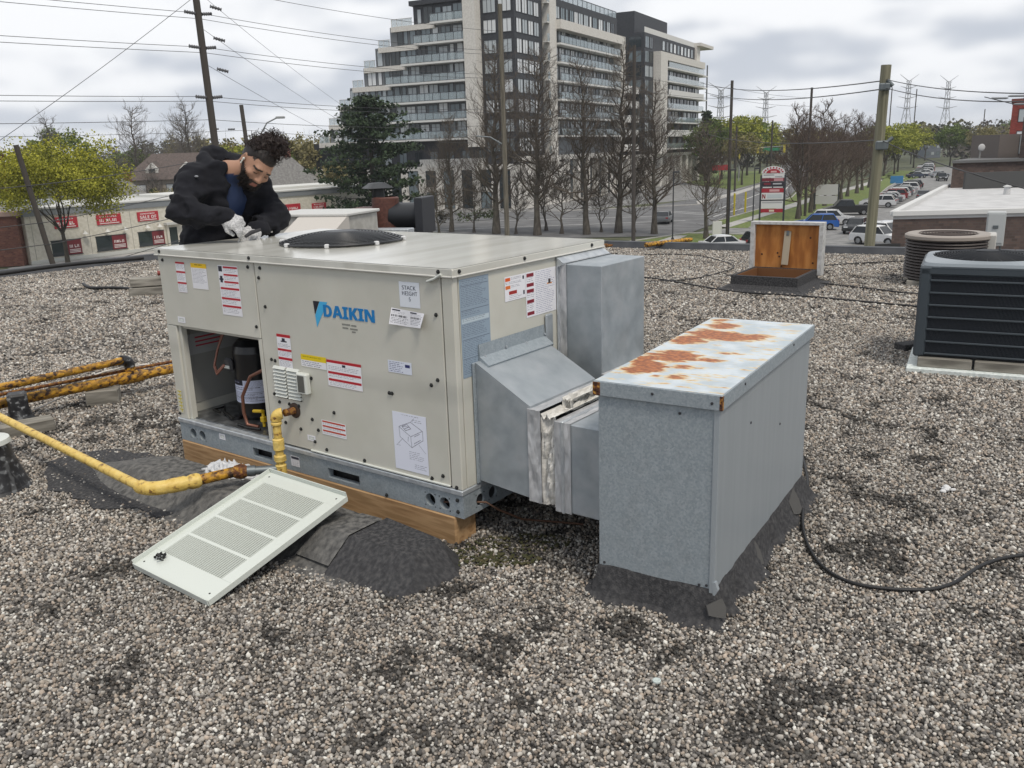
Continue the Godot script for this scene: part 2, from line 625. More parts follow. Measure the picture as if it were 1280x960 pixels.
func print_mat(t: Texture2D, rough := 0.45) -> StandardMaterial3D:
	var m := StandardMaterial3D.new()
	m.albedo_texture = t
	m.roughness = rough
	return m

# a sticker on a plane facing +z: a sheet 0.8 mm thick, its picture over the whole face
func sticker(called: String, parent: Node3D, x0: float, y0: float, x1: float, y1: float, z: float, m: Material, label := "", turn := 0.0, tilt := 0.0) -> MeshInstance3D:
	var b := Mb.new()
	var hw := (x1 - x0) / 2
	var hh := (y1 - y0) / 2
	b.quad(Vector3(-hw, -hh, .0009), Vector3(hw, -hh, .0009), Vector3(hw, hh, .0009), Vector3(-hw, hh, .0009))
	b.quad(Vector3(-hw, -hh, 0), Vector3(hw, -hh, 0), Vector3(hw, -hh, .0009), Vector3(-hw, -hh, .0009), Vector2(.01, .01), Vector2(.02, .01), Vector2(.02, .02), Vector2(.01, .02))
	b.quad(Vector3(hw, hh, 0), Vector3(-hw, hh, 0), Vector3(-hw, hh, .0009), Vector3(hw, hh, .0009), Vector2(.01, .01), Vector2(.02, .01), Vector2(.02, .02), Vector2(.01, .02))
	var o := part(called, b, m, parent, label)
	o.position = Vector3((x0 + x1) / 2, (y0 + y1) / 2, z)
	o.rotation = Vector3(0, turn, tilt)
	return o

func words(text: String, size: Vector2, mtl: Material, parent: Node, pos: Vector3, called := "lettering", turn := 0.0, bold := 700, tilt := 0.0, serif := false) -> MeshInstance3D:
	var t := TextMesh.new()
	var f := SystemFont.new()
	f.font_names = PackedStringArray(["Droid Serif" if serif else "Droid Sans"])
	f.font_weight = bold
	if bold >= 800:
		var fv := FontVariation.new()
		fv.base_font = f
		fv.variation_embolden = 0.6
		t.font = fv
	else:
		t.font = f
	t.text = text
	t.font_size = 48
	t.pixel_size = 0.01
	t.depth = 0.02
	t.material = mtl
	var o := MeshInstance3D.new()
	o.name = called
	o.mesh = t
	var bb := t.get_aabb()
	var s := Vector3(size.x / max(bb.size.x, .001), size.y / max(bb.size.y, .001), 0.06)
	o.transform = Transform3D(Basis.from_euler(Vector3(0, turn, tilt)) * Basis.from_scale(s), pos)
	parent.add_child(o, true)
	return o

func build_unit():
	var W := 1.94
	var D := 1.088
	var yb := 0.1245
	var yr := 0.228
	var yl := 1.1005
	var yt := 1.1322
	var red := Color(.70, .10, .16)
	var ink := Color(.15, .16, .22)
	var dirt := fnl(101, 0.012, 4)
	var paint := nmat(dirt, [[0.2, .525, .515, .455], [0.5, .56, .55, .49], [0.8, .585, .575, .515]], 0.7, 0.40, 0.0, bump_tex(fnl(102, .006, 2), 2.2))
	var galv: Material = M.galv
	var dark := mat(.012, .012, .013, .6)
	var u := thing("rooftop_air_conditioner", Vector3(-0.2094, 0, -3.2179), -deg_to_rad(36.8785), "large beige packaged rooftop air conditioner with an open compressor compartment", "air conditioner")
	# base rail with fork slots and knock-out holes
	var b := Mb.new()
	b.plate(-W, yb, 0, yr, 0.0, [["c", -1.828, .175, .026], ["c", -1.75, .175, .026], ["r", -1.335, .142, -1.19, .187], ["r", -.796, .142, -.594, .187], ["c", -.178, .17, .027], ["c", -.1, .17, .027]], .03)
	b.bx(Vector3(-W, yb, -.032), Vector3(-.0, yb + .003, -.001))
	b.xf = Transform3D(Basis(Vector3.UP, PI / 2), Vector3.ZERO)
	b.plate(0.0, yb, D, yr, 0.0, [["c", .107, .172, .026], ["c", .19, .176, .026], ["r", .4, .142, .6, .187]], .03)
	b.xf = Transform3D(Basis(Vector3.UP, -PI / 2), Vector3(-W, 0, -D))
	b.plate(0.0, yb, D, yr, 0.0, [["r", .4, .142, .6, .187]], .03)
	b.xf = Transform3D(Basis(Vector3.UP, PI), Vector3(0, 0, -D))
	b.plate(0.0, yb, W, yr, 0.0, [], .03)
	b.xf = Transform3D.IDENTITY
	var rail := part("base_rail", b, galv, u)
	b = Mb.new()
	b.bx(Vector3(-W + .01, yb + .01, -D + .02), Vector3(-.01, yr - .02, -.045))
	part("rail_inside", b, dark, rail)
	b = Mb.new()
	b.bx(Vector3(-W - .004, yr - .004, -D - .004), Vector3(.004, yr + .018, .008), .003)
	part("base_pan", b, M.galv_light, u)
	# the shell
	b = Mb.new()
	b.bx(Vector3(-1.172, yr + .024, -.02), Vector3(-.062, yl - .002, .0), .003)
	part("front_panel", b, paint, u)
	b = Mb.new()
	b.bx(Vector3(-W + .004, .745, -.02), Vector3(-1.178, yl - .002, 0.0), .003)
	part("upper_panel", b, paint, u)
	b = Mb.new()
	b.bx(Vector3(-W, yr + .018, -.03), Vector3(-1.858, .743, -.001), .003)
	b.bx(Vector3(-1.856, yr + .018, -.045), Vector3(-1.835, .743, -.012), .002)
	b.bx(Vector3(-1.203, yr + .018, -.05), Vector3(-1.178, .743, -.002), .002)
	b.bx(Vector3(-1.835, .728, -.05), Vector3(-1.203, .743, -.024), .002)
	part("opening_frame", b, paint, u)
	b = Mb.new()
	b.bx(Vector3(-.057, yr + .018, -.03), Vector3(0, yl - .001, .001), .004)
	part("corner_post", b, paint, u)
	b = Mb.new()
	b.bx(Vector3(-.02, yr + .018, -D), Vector3(0, yl - .001, -.033), .003)
	part("right_side_panel", b, paint, u)
	b = Mb.new()
	b.bx(Vector3(-W, yr + .018, -D), Vector3(-W + .012, yl - .001, -.032), .003)
	b.bx(Vector3(-W, yr + .018, -D - .0), Vector3(0, yl - .002, -D + .015), .003)
	part("rear_panel", b, paint, u)
	b = Mb.new()
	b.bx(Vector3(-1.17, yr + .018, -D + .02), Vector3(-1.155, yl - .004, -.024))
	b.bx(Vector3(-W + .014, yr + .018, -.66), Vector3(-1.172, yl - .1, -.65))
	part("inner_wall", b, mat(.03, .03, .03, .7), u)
	b = Mb.new()
	b.bx(Vector3(-W + .014, yr + .019, -.655), Vector3(-1.172, yr + .024, -.03))
	var floor_m := nmat(fnl(104, .02, 4), [[.3, .14, .145, .15], [.6, .24, .25, .26], [.8, .34, .35, .36]], 2.0, .3, .7)
	part("compartment_floor", b, floor_m, u)
	b = Mb.new()
	b.bx(Vector3(-W + .012, .30, -.6), Vector3(-W + .016, .70, -.06), .001)
	part("compartment_liner", b, mat(.33, .33, .31, .55), u)
	# lid with its round fan opening
	var lidm := nmat(fnl(106, .02, 4), [[.25, .54, .535, .49], [.5, .59, .585, .54], [.8, .64, .635, .59]], 1.0, .15, 0.0, null, 256, Vector3(1, 1, .12))
	b = Mb.new()
	b.xf = Transform3D(Basis(Vector3.RIGHT, -PI / 2), Vector3(0, yt, 0))
	b.plate(-W - .008, -.008, .008, D + .008, 0.0, [["c", -1.2, .57, .285]], .03)
	b.xf = Transform3D.IDENTITY
	for s in [[Vector3(-W - .009, yl, .0), Vector3(.009, yt - .001, .009)], [Vector3(.0, yl, -D - .009), Vector3(.009, yt - .001, .0)], [Vector3(-W - .009, yl, -D - .009), Vector3(-W, yt - .001, .0)], [Vector3(-W - .009, yl, -D - .009), Vector3(.009, yt - .001, -D)]]:
		b.bx(s[0], s[1], .003)
	var lid := part("lid", b, lidm, u)
	b = Mb.new()
	b.bx(Vector3(-W - .0105, yl - .003, .001), Vector3(.0105, yl + .003, .0125), .0015)
	b.bx(Vector3(.001, yl - .003, -D - .009), Vector3(.0125, yl + .003, .0125), .0015)
	part("drip_edge", b, mat(.62, .61, .57, .35), lid)
	# fan, its well and its wire guard
	b = Mb.new()
	var prof := []
	for i in 7:
		prof.append(Vector2(.262 + .025 * (float(i) / 6) ** 2, yt - .13 + .13 * i / 6.0))
	b.lathe(Vector3(-1.2, 0, -.57), prof, 40)
	part("fan_well", b, dark, u)
	b = Mb.new()
	for k in 4:
		for i in 5:
			var a0 := TAU * k / 4 + .28 * i
			var a1 := a0 + .28
			var h0 := yt - .12 + .018 * i
			var h1 := h0 + .018
			var cc := Vector3(-1.2, 0, -.57)
			b.quad(cc + Vector3(cos(a0) * .07, h0, sin(a0) * .07), cc + Vector3(cos(a0) * .245, h0 - .01, sin(a0) * .245), cc + Vector3(cos(a1) * .245, h1 - .01, sin(a1) * .245), cc + Vector3(cos(a1) * .07, h1, sin(a1) * .07))
	b.lathe(Vector3(-1.2, yt - .16, -.57), [Vector2(.08, 0), Vector2(.08, .1), Vector2(.06, .12), Vector2(0, .125)], 20)
	part("fan_blades", b, mat(.02, .02, .022, .4), u)
	b = Mb.new()
	var gm := mat(.014, .015, .017, .38)
	for i in 15:
		var r := .078 + .0162 * i
		var pts := []
		for k in 49:
			pts.append(Vector3(-1.2 + cos(TAU * k / 48) * r, yt + .010 + .042 * (1.0 - pow(r / .302, 2.6)), -.57 + sin(TAU * k / 48) * r))
		b.tube(pts, .0042 if i < 14 else .006, 5, false)
	for k in 40:
		var pts := []
		for i in 7:
			var r := .078 + .228 * i / 6.0
			pts.append(Vector3(-1.2 + cos(TAU * k / 40 + .06 * i) * r, yt + .007 + .042 * (1.0 - pow(r / .302, 2.6)), -.57 + sin(TAU * k / 40 + .06 * i) * r))
		b.tube(pts, .0042, 4, false)
	b.lathe(Vector3(-1.2, yt + .038, -.57), [Vector2(.09, 0), Vector2(.088, .012), Vector2(.07, .018), Vector2(0, .02)], 28)
	var guard := part("fan_guard", b, gm, u)
	for k in 8:
		b = Mb.new()
		var a := TAU * k / 8 + .2
		b.xf = at(Vector3(-1.2 + cos(a) * .308, yt, -.57 + sin(a) * .308), -a)
		b.bx(Vector3(-.012, 0, -.01), Vector3(.012, .02, .01), .004)
		part("guard_clip", b, mat(.6, .6, .6, .4), guard)
	# screws
	var screw := Mb.new()
	screw.xf = Transform3D(Basis(Vector3.RIGHT, PI / 2), Vector3.ZERO)
	screw.lathe(Vector3.ZERO, [Vector2(.009, 0), Vector2(.009, .002), Vector2(.0062, .0025), Vector2(.0062, .006), Vector2(.004, .0072), Vector2(0, .0075)], 6)
	var scm := mat(.03, .032, .032, .5, .3)
	var smesh := screw.mesh(scm)
	for p in [[1.895, 1.075], [1.216, 1.075], [1.13, 1.075], [1.145, 1.03], [1.12, .90], [1.19, 1.118], [1.90, 1.118], [.06, 1.118], [.10, .69], [.135, .665], [.37, .6], [.355, .60], [1.115, .655], [1.09, .652], [.90, .585], [.85, .60], [1.12, .49], [1.09, .455], [1.02, .455], [.955, .455], [.87, .405], [.72, .46], [1.06, .36], [.955, .345], [.865, .30], [.835, .36], [.79, .275], [.55, .27], [.16, .268], [.10, .29], [.03, .255], [1.20, .80], [.09, .95], [1.925, .27], [.43, .135], [.03, .2], [.03, .15]]:
		var o := part("screw", smesh, scm, u)
		o.position = Vector3(-p[0], p[1], .0005 if p[1] < 1.1 else .009)
	for p in [[.03, 1.118], [.45, 1.118], [.98, 1.118]]:
		var o := part("screw", smesh, scm, u)
		o.position = Vector3(.009, p[1], -p[0])
		o.rotation.y = PI / 2
	# louvres and the small vent box
	b = Mb.new()
	b.bx(Vector3(-1.11, .474, -.0), Vector3(-.92, .628, .0015), .0008)
	part("louver_plate", b, paint, u)
	b = Mb.new()
	b.prism(PackedVector2Array([Vector2(0, 0), Vector2(.011, .0), Vector2(.0, .012)]), -.041, .041)
	var lv := b.mesh(M.panel_white)
	b = Mb.new()
	b.bx(Vector3(-.042, -.0075, 0), Vector3(.042, -.001, .0011))
	var gap := b.mesh(dark)
	for cx in [-1.062, -.968]:
		for i in 9:
			var o := part("louver", lv, null, u)
			o.position = Vector3(cx, .486 + i * .0165, .0015)
			o.rotation.y = -PI / 2
			var q := part("louver_slot", gap, null, u)
			q.position = Vector3(cx, .486 + i * .0165, .0012)
	b = Mb.new()
	b.bx(Vector3(-.925, .525, 0), Vector3(-.855, .622, .03), .006)
	var vb := part("vent_box", b, M.panel_white, u)
	b = Mb.new()
	b.bx(Vector3(-.912, .535, .029), Vector3(-.868, .612, .0312), .001)
	part("vent_mesh", b, mat(.10, .10, .09, .8), vb)
	# gas inlet grommet
	b = Mb.new()
	b.xf = Transform3D(Basis(Vector3.RIGHT, PI / 2), Vector3(-.985, .43, 0))
	b.lathe(Vector3.ZERO, [Vector2(.036, 0), Vector2(.036, .004), Vector2(.03, .008), Vector2(.018, .008), Vector2(.016, -.01)], 24)
	part("gas_grommet", b, mat(.05, .03, .02, .8), u)
	# light strip along the foot of the front panel
	b = Mb.new()
	b.bx(Vector3(-.895, yr + .022, 0), Vector3(-.06, yr + .032, .009), .003)
	part("panel_lip", b, M.panel_white, u)
	# ---- labels
	var warn3 := print_img(48, 100, [["bar", 0, 0, 48, 6, red], ["text", 3, 8, 42, 16, 4, ink], ["bar", 0, 30, 48, 6, red], ["text", 3, 38, 42, 22, 4, ink], ["bar", 0, 66, 48, 6, red], ["text", 3, 74, 42, 24, 4, ink]], 3)
	var caution := print_img(80, 96, [["bar", 0, 0, 80, 17, Color(.93, .76, .1)], ["text", 20, 4, 40, 8, 8, Color(.1, .1, .1)], ["text", 5, 22, 70, 56, 5, ink]], 4)
	var safety := print_img(96, 168, [["bar", 2, 3, 18, 18, ink], ["bar", 6, 36, 12, 22, ink], ["bar", 2, 44, 20, 6, ink], ["bar", 25, 3, 68, 6, red], ["text", 27, 11, 64, 14, 5, ink], ["bar", 25, 28, 68, 6, red], ["text", 27, 36, 64, 14, 5, ink], ["bar", 25, 52, 68, 6, red], ["text", 27, 60, 64, 10, 5, ink], ["bar", 3, 74, 90, 7, red], ["text", 5, 84, 86, 22, 5, ink], ["bar", 3, 108, 90, 7, red], ["text", 5, 117, 86, 14, 5, ink], ["bar", 3, 134, 90, 7, red], ["text", 5, 143, 86, 20, 5, ink]], 5)
	sticker("warning_label", u, -1.787, .922, -1.713, 1.072, .0005, print_mat(warn3))
	sticker("caution_label", u, -1.66, .948, -1.535, 1.072, .0005, print_mat(caution))
	sticker("safety_label", u, -1.443, .838, -1.293, 1.073, .0005, print_mat(safety))
	var tagimg := print_img(48, 32, [["bar", 10, 8, 28, 16, Color(.55, .6, .58)], ["bar", 12, 10, 24, 12, Color(.92, .93, .92)], ["text", 14, 12, 20, 8, 4, ink]], 6)
	sticker("plate_label", u, -1.828, .765, -1.765, .795, .0005, print_mat(tagimg))
	var shock := print_img(64, 104, [["bar", 0, 0, 64, 9, red], ["bar", 24, 12, 14, 12, ink], ["bar", 18, 20, 28, 4, ink], ["text", 4, 30, 56, 12, 4, ink], ["bar", 0, 45, 64, 7, red], ["text", 4, 54, 56, 14, 4, ink], ["bar", 0, 72, 64, 8, red], ["text", 4, 83, 56, 18, 4, ink]], 7)
	sticker("shock_label", u, -1.062, .628, -.968, .782, .0007, print_mat(shock))
	var yellow := print_img(96, 40, [["bar", 0, 0, 96, 18, Color(.88, .77, .08)], ["text", 6, 6, 84, 6, 6, Color(.3, .3, .05)], ["text", 4, 22, 88, 16, 6, ink]], 8)
	sticker("yellow_label", u, -.907, .650, -.742, .706, .0007, print_mat(yellow))
	var danger := print_img(128, 88, [["bar", 0, 0, 128, 9, red], ["bar", 58, 11, 12, 8, ink], ["text", 6, 20, 116, 14, 5, ink], ["bar", 3, 38, 122, 8, red], ["text", 6, 48, 116, 10, 5, ink], ["bar", 3, 62, 122, 8, red], ["text", 6, 72, 116, 13, 5, ink]], 9)
	sticker("danger_label", u, -.739, .583, -.526, .700, .0009, print_mat(danger))
	var orange := print_img(96, 56, [["bar", 3, 2, 90, 6, Color(.72, .22, .12)], ["text", 4, 10, 88, 6, 4, ink], ["bar", 3, 20, 90, 6, Color(.72, .22, .12)], ["text", 4, 28, 88, 6, 4, ink], ["bar", 3, 38, 90, 6, Color(.72, .22, .12)], ["text", 4, 46, 88, 8, 4, ink]], 10)
	sticker("orange_label", u, -.808, .348, -.652, .415, .0007, print_mat(orange))
	sticker("plate_label", u, -.915, .30, -.86, .326, .0005, print_mat(tagimg))
	var drawn := [["bg", Color(.87, .88, .93)], ["text", 30, 5, 60, 5, 5, ink], ["text", 66, 14, 34, 10, 5, ink], ["text", 50, 104, 48, 26, 5, ink], ["text", 8, 92, 20, 6, 5, ink], ["text", 66, 138, 40, 14, 5, ink]]
	for s in [[20, 40, 60, 22], [60, 22, 98, 40], [98, 40, 58, 62], [58, 62, 20, 40], [20, 40, 22, 68], [58, 62, 60, 92], [98, 40, 98, 66], [22, 68, 60, 92], [60, 92, 98, 66], [30, 38, 48, 30], [48, 30, 60, 40], [60, 40, 42, 48], [42, 48, 30, 38], [34, 38, 52, 36], [38, 44, 54, 36], [60, 22, 72, 10], [84, 80, 104, 100], [30, 72, 12, 90], [48, 76, 50, 64], [70, 60, 88, 50], [68, 80, 90, 66]]:
		drawn.append(["line", s[0], s[1], s[2], s[3], Color(.35, .36, .42)])
	sticker("diagram_sheet", u, -.362, .275, -.175, .525, .0007, print_mat(print_img(112, 160, drawn, 11), .6))
	var small := print_img(80, 40, [["bg", Color(.85, .87, .92)], ["text", 4, 4, 50, 34, 6, Color(.1, .12, .3)], ["bar", 58, 8, 16, 10, Color(.15, .17, .4)]], 12)
	sticker("small_label", u, -.366, .692, -.235, .742, .0007, print_mat(small))
	var stack := print_img(64, 80, [["bg", Color(.87, .89, .92)]], 13)
	sticker("stack_label", u, -.276, .968, -.168, 1.068, .0005, print_mat(stack))
	var inkm := mat(.02, .025, .05, .6)
	words("STACK", Vector2(.072, .0155), inkm, u, Vector3(-.225, 1.045, .0014), "label_lettering", 0, 400)
	words("HEIGHT", Vector2(.08, .0155), inkm, u, Vector3(-.222, 1.023, .0014), "label_lettering", 0, 400)
	words("5", Vector2(.009, .015), inkm, u, Vector3(-.222, 1.000, .0014), "label_lettering", 0, 400)
	# the shipping label curls off the panel
	b = Mb.new()
	var cols := 14
	for i in cols:
		var q := []
		for k in [i, i + 1]:
			var t: float = float(k) / cols
			var x: float = -.318 + .178 * t
			var z: float = .002 + .03 * pow(abs(t - .45) * 1.9, 2.0)
			var sag: float = -.014 * sin(t * PI)
			q.append([Vector3(x, .962 - .01 * t + sag * .2, z * .35), Vector3(x - .005, .898 + sag * .6, z), t])
		b.quad(q[0][1], q[1][1], q[1][0], q[0][0], Vector2(q[0][2], 1), Vector2(q[1][2], 1), Vector2(q[1][2], 0), Vector2(q[0][2], 0))
	var ship := print_img(144, 64, [["bar", 4, 4, 30, 5, ink], ["codes", 4, 24, 58, 8], ["text", 4, 12, 60, 10, 5, ink], ["text", 4, 36, 66, 24, 6, ink], ["bar", 76, 4, 30, 5, ink], ["codes", 78, 22, 56, 8], ["text", 78, 12, 60, 8, 5, ink], ["text", 78, 34, 58, 24, 6, ink]], 14)
	part("curled_label", b, print_mat(ship), u)
	b = Mb.new()
	b.tube([Vector3(-.045, 1.109, .012), Vector3(-.075, 1.092, .014), Vector3(-.118, 1.078, .01)], .0055, 6)
	part("cable_tag", b, M.panel_white, u)
	var info := print_img(96, 288, [["bg", Color(.56, .62, .68)], ["text", 4, 6, 88, 12, 5, ink], ["bar", 3, 20, 90, 1, ink], ["text", 4, 24, 88, 60, 5, ink], ["bar", 3, 90, 90, 1, ink], ["text", 4, 94, 60, 16, 5, ink], ["bar", 3, 114, 90, 14, Color(.72, .77, .8)], ["text", 6, 116, 84, 10, 5, ink], ["text", 4, 132, 88, 40, 5, ink], ["bar", 3, 176, 90, 1, ink], ["text", 4, 180, 88, 48, 5, ink], ["bar", 3, 232, 90, 1, ink], ["text", 4, 236, 50, 46, 5, ink]], 15)
	var o1 := sticker("data_sheet_label", u, 0, .70, .18, 1.085, 0, print_mat(info))
	o1.position = Vector3(.0008, .892, -.125)
	o1.rotation = Vector3(0, PI / 2, 0)
	var ow := print_img(112, 72, [["bar", 4, 4, 26, 10, Color(.85, .35, .12)], ["text", 34, 5, 60, 8, 4, ink], ["bar", 96, 6, 8, 10, ink], ["text", 4, 17, 104, 6, 4, ink], ["bar", 4, 27, 26, 10, Color(.85, .45, .2)], ["text", 34, 28, 60, 8, 4, ink], ["bar", 22, 44, 42, 10, Color(.62, .16, .14)], ["text", 22, 57, 70, 12, 5, ink], ["bar", 98, 50, 8, 12, ink]], 16)
	o1 = sticker("side_label", u, 0, .955, .145, 1.055, 0, print_mat(ow))
	o1.position = Vector3(.0008, 1.006, -.391)
	o1.rotation = Vector3(0, PI / 2, 0)
	var cmd := [["text", 42, 4, 84, 112, 5, Color(.2, .22, .42)]]
	for y in [4, 30, 46, 74, 106]:
		cmd.append(["bar", 4, y, 30, 9, Color(.5, .12, .18)])
	cmd.append_array([["bar", 92, 40, 22, 3, Color(.85, .5, .1)], ["bar", 98, 30, 10, 12, Color(.25, .2, .2)], ["text", 4, 14, 32, 14, 5, ink], ["text", 4, 56, 32, 16, 5, ink], ["text", 4, 84, 32, 18, 5, ink]])
	o1 = sticker("side_notice_label", u, 0, .865, .225, 1.056, 0, print_mat(print_img(132, 120, cmd, 17)))
	o1.position = Vector3(.0008, .961, -.577)
	o1.rotation = Vector3(0, PI / 2, 0)
	sticker("rail_label", u, -1.05, .15, -.99, .2, .0005, print_mat(print_img(40, 40, [["bar", 2, 2, 36, 10, ink], ["text", 4, 15, 32, 22, 5, ink]], 18)))
	sticker("rail_label", u, -1.60, .185, -1.55, .215, .0005, print_mat(tagimg))
	var ytag := [["bg", Color(.80, .79, .72)]]
	for i in 6:
		ytag.append(["bar", 3, 4 + i * 15, 26, 4, Color(.75, .68, .05)])
		ytag.append(["bar", 16, 8 + i * 15, 5, 8, Color(.75, .68, .05)])
	sticker("yellow_strip_label", u, -1.925, .275, -1.885, .40, .0006, print_mat(print_img(32, 96, ytag, 19)))
	# the maker's mark
	var blk := mat(.015, .015, .025, .4)
	var sky := mat(.06, .42, .74, .4)
	var navy := mat(.005, .19, .49, .4)
	b = Mb.new()
	b.prism(PackedVector2Array([Vector2(-.792, .952), Vector2(-.752, .952), Vector2(-.786, .893)]), .0004, .0012)
	var mark := part("logo", b, blk, u)
	b = Mb.new()
	b.prism(PackedVector2Array([Vector2(-.750, .952), Vector2(-.702, .952), Vector2(-.780, .838), Vector2(-.785, .889)]), .0004, .0012)
	part("logo_stripe", b, sky, mark)
	words("DAIKIN", Vector2(.306, .052), navy, u, Vector3(-.5775, .912, .0012), "logo_lettering", 0, 800)
	var faint := mat(.22, .22, .2, .6)
	for q in [[-.622, .862, .05], [-.566, .861, .03], [-.62, .847, .035], [-.575, .846, .045], [-.565, .834, .022]]:
		b = Mb.new()
		b.bx(Vector3(q[0], q[1], .0002), Vector3(q[0] + q[2], q[1] + .0065, .0008))
		part("faint_print", b, faint, u)
	# ---- the compressor behind the opening
	var blackm := mat(.010, .010, .012, .28)
	b = Mb.new()
	var cp := Vector3(-1.57, 0, -.24)
	b.lathe(cp, [Vector2(.0, .262), Vector2(.1, .262), Vector2(.108, .28), Vector2(.108, .60), Vector2(.1, .635), Vector2(.07, .665), Vector2(.0, .68)], 32)
	var comp := part("compressor", b, blackm, u)
	b = Mb.new()
	b.lathe(cp, [Vector2(.1095, .345), Vector2(.1095, .465)], 30, true, -2.6, -.1)
	var cl := [["bg", Color(.80, .82, .9)], ["bar", 0, 0, 100, 22, Color(.06, .08, .16)], ["text", 6, 8, 80, 8, 8, Color(.8, .8, .9)], ["text", 106, 4, 84, 24, 5, ink], ["text", 8, 30, 180, 16, 8, ink], ["bar", 0, 52, 200, 1, ink], ["text", 8, 58, 180, 36, 6, ink], ["bar", 0, 74, 200, 1, ink]]
	part("compressor_label", b, print_mat(print_img(200, 100, cl, 21)), comp)
	b = Mb.new()
	b.bx(Vector3(-1.665, .505, -.145), Vector3(-1.605, .575, -.115), .012)
	part("terminal_cover", b, mat(.05, .05, .055, .35), comp)
	b = Mb.new()
	b.bx(Vector3(-1.660, .522, -.116), Vector3(-1.612, .538, -.112), .001)
	part("terminal_tag", b, M.panel_white, comp)
	for k in 4:
		b = Mb.new()
		var a := TAU * k / 4 + .4
		b.xf = at(cp + Vector3(cos(a) * .12, 0, sin(a) * .12))
		b.lathe(Vector3.ZERO, [Vector2(.024, .252), Vector2(.024, .268), Vector2(.016, .272), Vector2(0, .272)], 12)
		part("compressor_foot", b, blackm, comp)
	b = Mb.new()
	b.tube([Vector3(-1.655, .54, -.115), Vector3(-1.70, .50, -.10), Vector3(-1.745, .53, -.12), Vector3(-1.76, .60, -.16), Vector3(-1.74, .72, -.2)], .006, 6)
	b.tube([Vector3(-1.648, .54, -.115), Vector3(-1.69, .49, -.09), Vector3(-1.735, .52, -.11), Vector3(-1.75, .60, -.15), Vector3(-1.72, .72, -.2)], .006, 6)
	part("compressor_wire", b, mat(.30, .13, .09, .5), u)
	b = Mb.new()
	b.tube([Vector3(-1.25, .58, -.06), Vector3(-1.36, .53, -.05), Vector3(-1.44, .42, -.05), Vector3(-1.46, .33, -.06), Vector3(-1.44, .27, -.06), Vector3(-1.38, .262, -.08)], .0085, 8)
	part("copper_line", b, mat(.22, .10, .07, .4, .4), u)
	b = Mb.new()
	b.tube([Vector3(-1.72, .28, -.10), Vector3(-1.80, .275, -.12), Vector3(-1.82, .27, -.2), Vector3(-1.74, .268, -.14), Vector3(-1.6, .268, -.09)], .008, 6)
	part("drain_hose", b, mat(.01, .01, .01, .5), u)
	b = Mb.new()
	b.tube([Vector3(-1.52, .26, -.06), Vector3(-1.42, .262, -.045), Vector3(-1.34, .262, -.06)], .006, 6)
	part("drain_hose", b, mat(.01, .01, .01, .5), u)
	b = Mb.new()
	b.tube([Vector3(-1.36, .262, -.10), Vector3(-1.36, .345, -.10)], .008, 8)
	b.tube([Vector3(-1.42, .335, -.09), Vector3(-1.35, .345, -.09)], .009, 8)
	b.bx(Vector3(-1.372, .285, -.112), Vector3(-1.345, .315, -.086), .004)
	part("gas_valve", b, mat(.62, .42, .02, .5), u)
	b = Mb.new()
	b.tube([Vector3(-1.3, .262, -.12), Vector3(-1.3, .30, -.12)], .02, 10)
	part("valve_cap", b, mat(.35, .06, .03, .5), u)
	for i in 3:
		b = Mb.new()
		b.bx(Vector3(-W + .0162, .60 + i * .022, -.30), Vector3(-W + .017, .608 + i * .022, -.14), 0)
		part("warning_stripe", b, mat(.5, .05, .07, .5), u)
	b = Mb.new()
	b.bx(Vector3(-W + .0156, .56, -.42), Vector3(-W + .0161, .67, -.09), 0)
	part("inner_label", b, mat(.45, .46, .46, .5), u)
	b = Mb.new()
	b.tube([Vector3(-.15, .163, .02 - .03), Vector3(.02, .16, -.12), Vector3(.05, .12, -.16), Vector3(.10, .05, -.26), Vector3(.16, .018, -.36), Vector3(.30, .015, -.42)], .0045, 6)
	part("thermostat_wire", b, mat(.12, .06, .035, .6), u)
	# timber the unit sits on
	var tm: StandardMaterial3D = M.timber
	for s in [[0.0, "front", "long squared timber under the front edge of the beige air conditioner"], [-D + .11, "rear", "long squared timber under the rear edge of the beige air conditioner"]]:
		b = Mb.new()
		b.bx(Vector3(-W - .0, -.02, s[0] - .13), Vector3(-.045, yb - .001, s[0] + .004), .006)
		solo("timber_sleeper", b, tm, s[2], "timber", "", u.position, u.rotation.y)
const UNIT_AT := Vector3(-0.2094, 0, -3.2179)
const UNIT_TURN := -0.643651
func in_unit(p: Vector3) -> Vector3:
	return UNIT_AT + Basis(Vector3.UP, UNIT_TURN) * p

# a rectangular sleeve along x: rings of points pushed about by noise
func sleeve(b: Mb, x0: float, x1: float, y0: float, y1: float, z0: float, z1: float, amp: float, sd: int, nx := 8, step := .02, slope := 0.0):
	var nz := fnl(sd, 9.0, 3)
	var loop := []
	var cs := [Vector2(z0, y0), Vector2(z1, y0), Vector2(z1, y1), Vector2(z0, y1)]
	for i in 4:
		var a: Vector2 = cs[i]
		var d: Vector2 = cs[(i + 1) % 4]
		var k: int = max(2, int((d - a).length() / step))
		for j in k:
			var p := a.lerp(d, float(j) / k)
			var nn := Vector2((d - a).y, -(d - a).x).normalized()
			loop.append([p, nn])
	var rows := []
	for i in nx + 1:
		var row := []
		var t := float(i) / nx
		for q in loop:
			var p: Vector2 = q[0]
			var nn: Vector2 = q[1]
			var push: float = amp * (nz.get_noise_3d(p.x, p.y, t * .35) * 1.6 - .5) * sin(t * PI)
			var o: Vector2 = p + nn * push
			row.append(Vector3(lerp(x0, x1, t) + amp * .35 * nz.get_noise_3d(p.y + 3.0, p.x, t) * sin(t * PI), o.y + slope * t, o.x))
		rows.append(row)
	var m := loop.size()
	for i in nx:
		for j in m:
			b.quad(rows[i][j], rows[i + 1][j], rows[i + 1][(j + 1) % m], rows[i][(j + 1) % m])

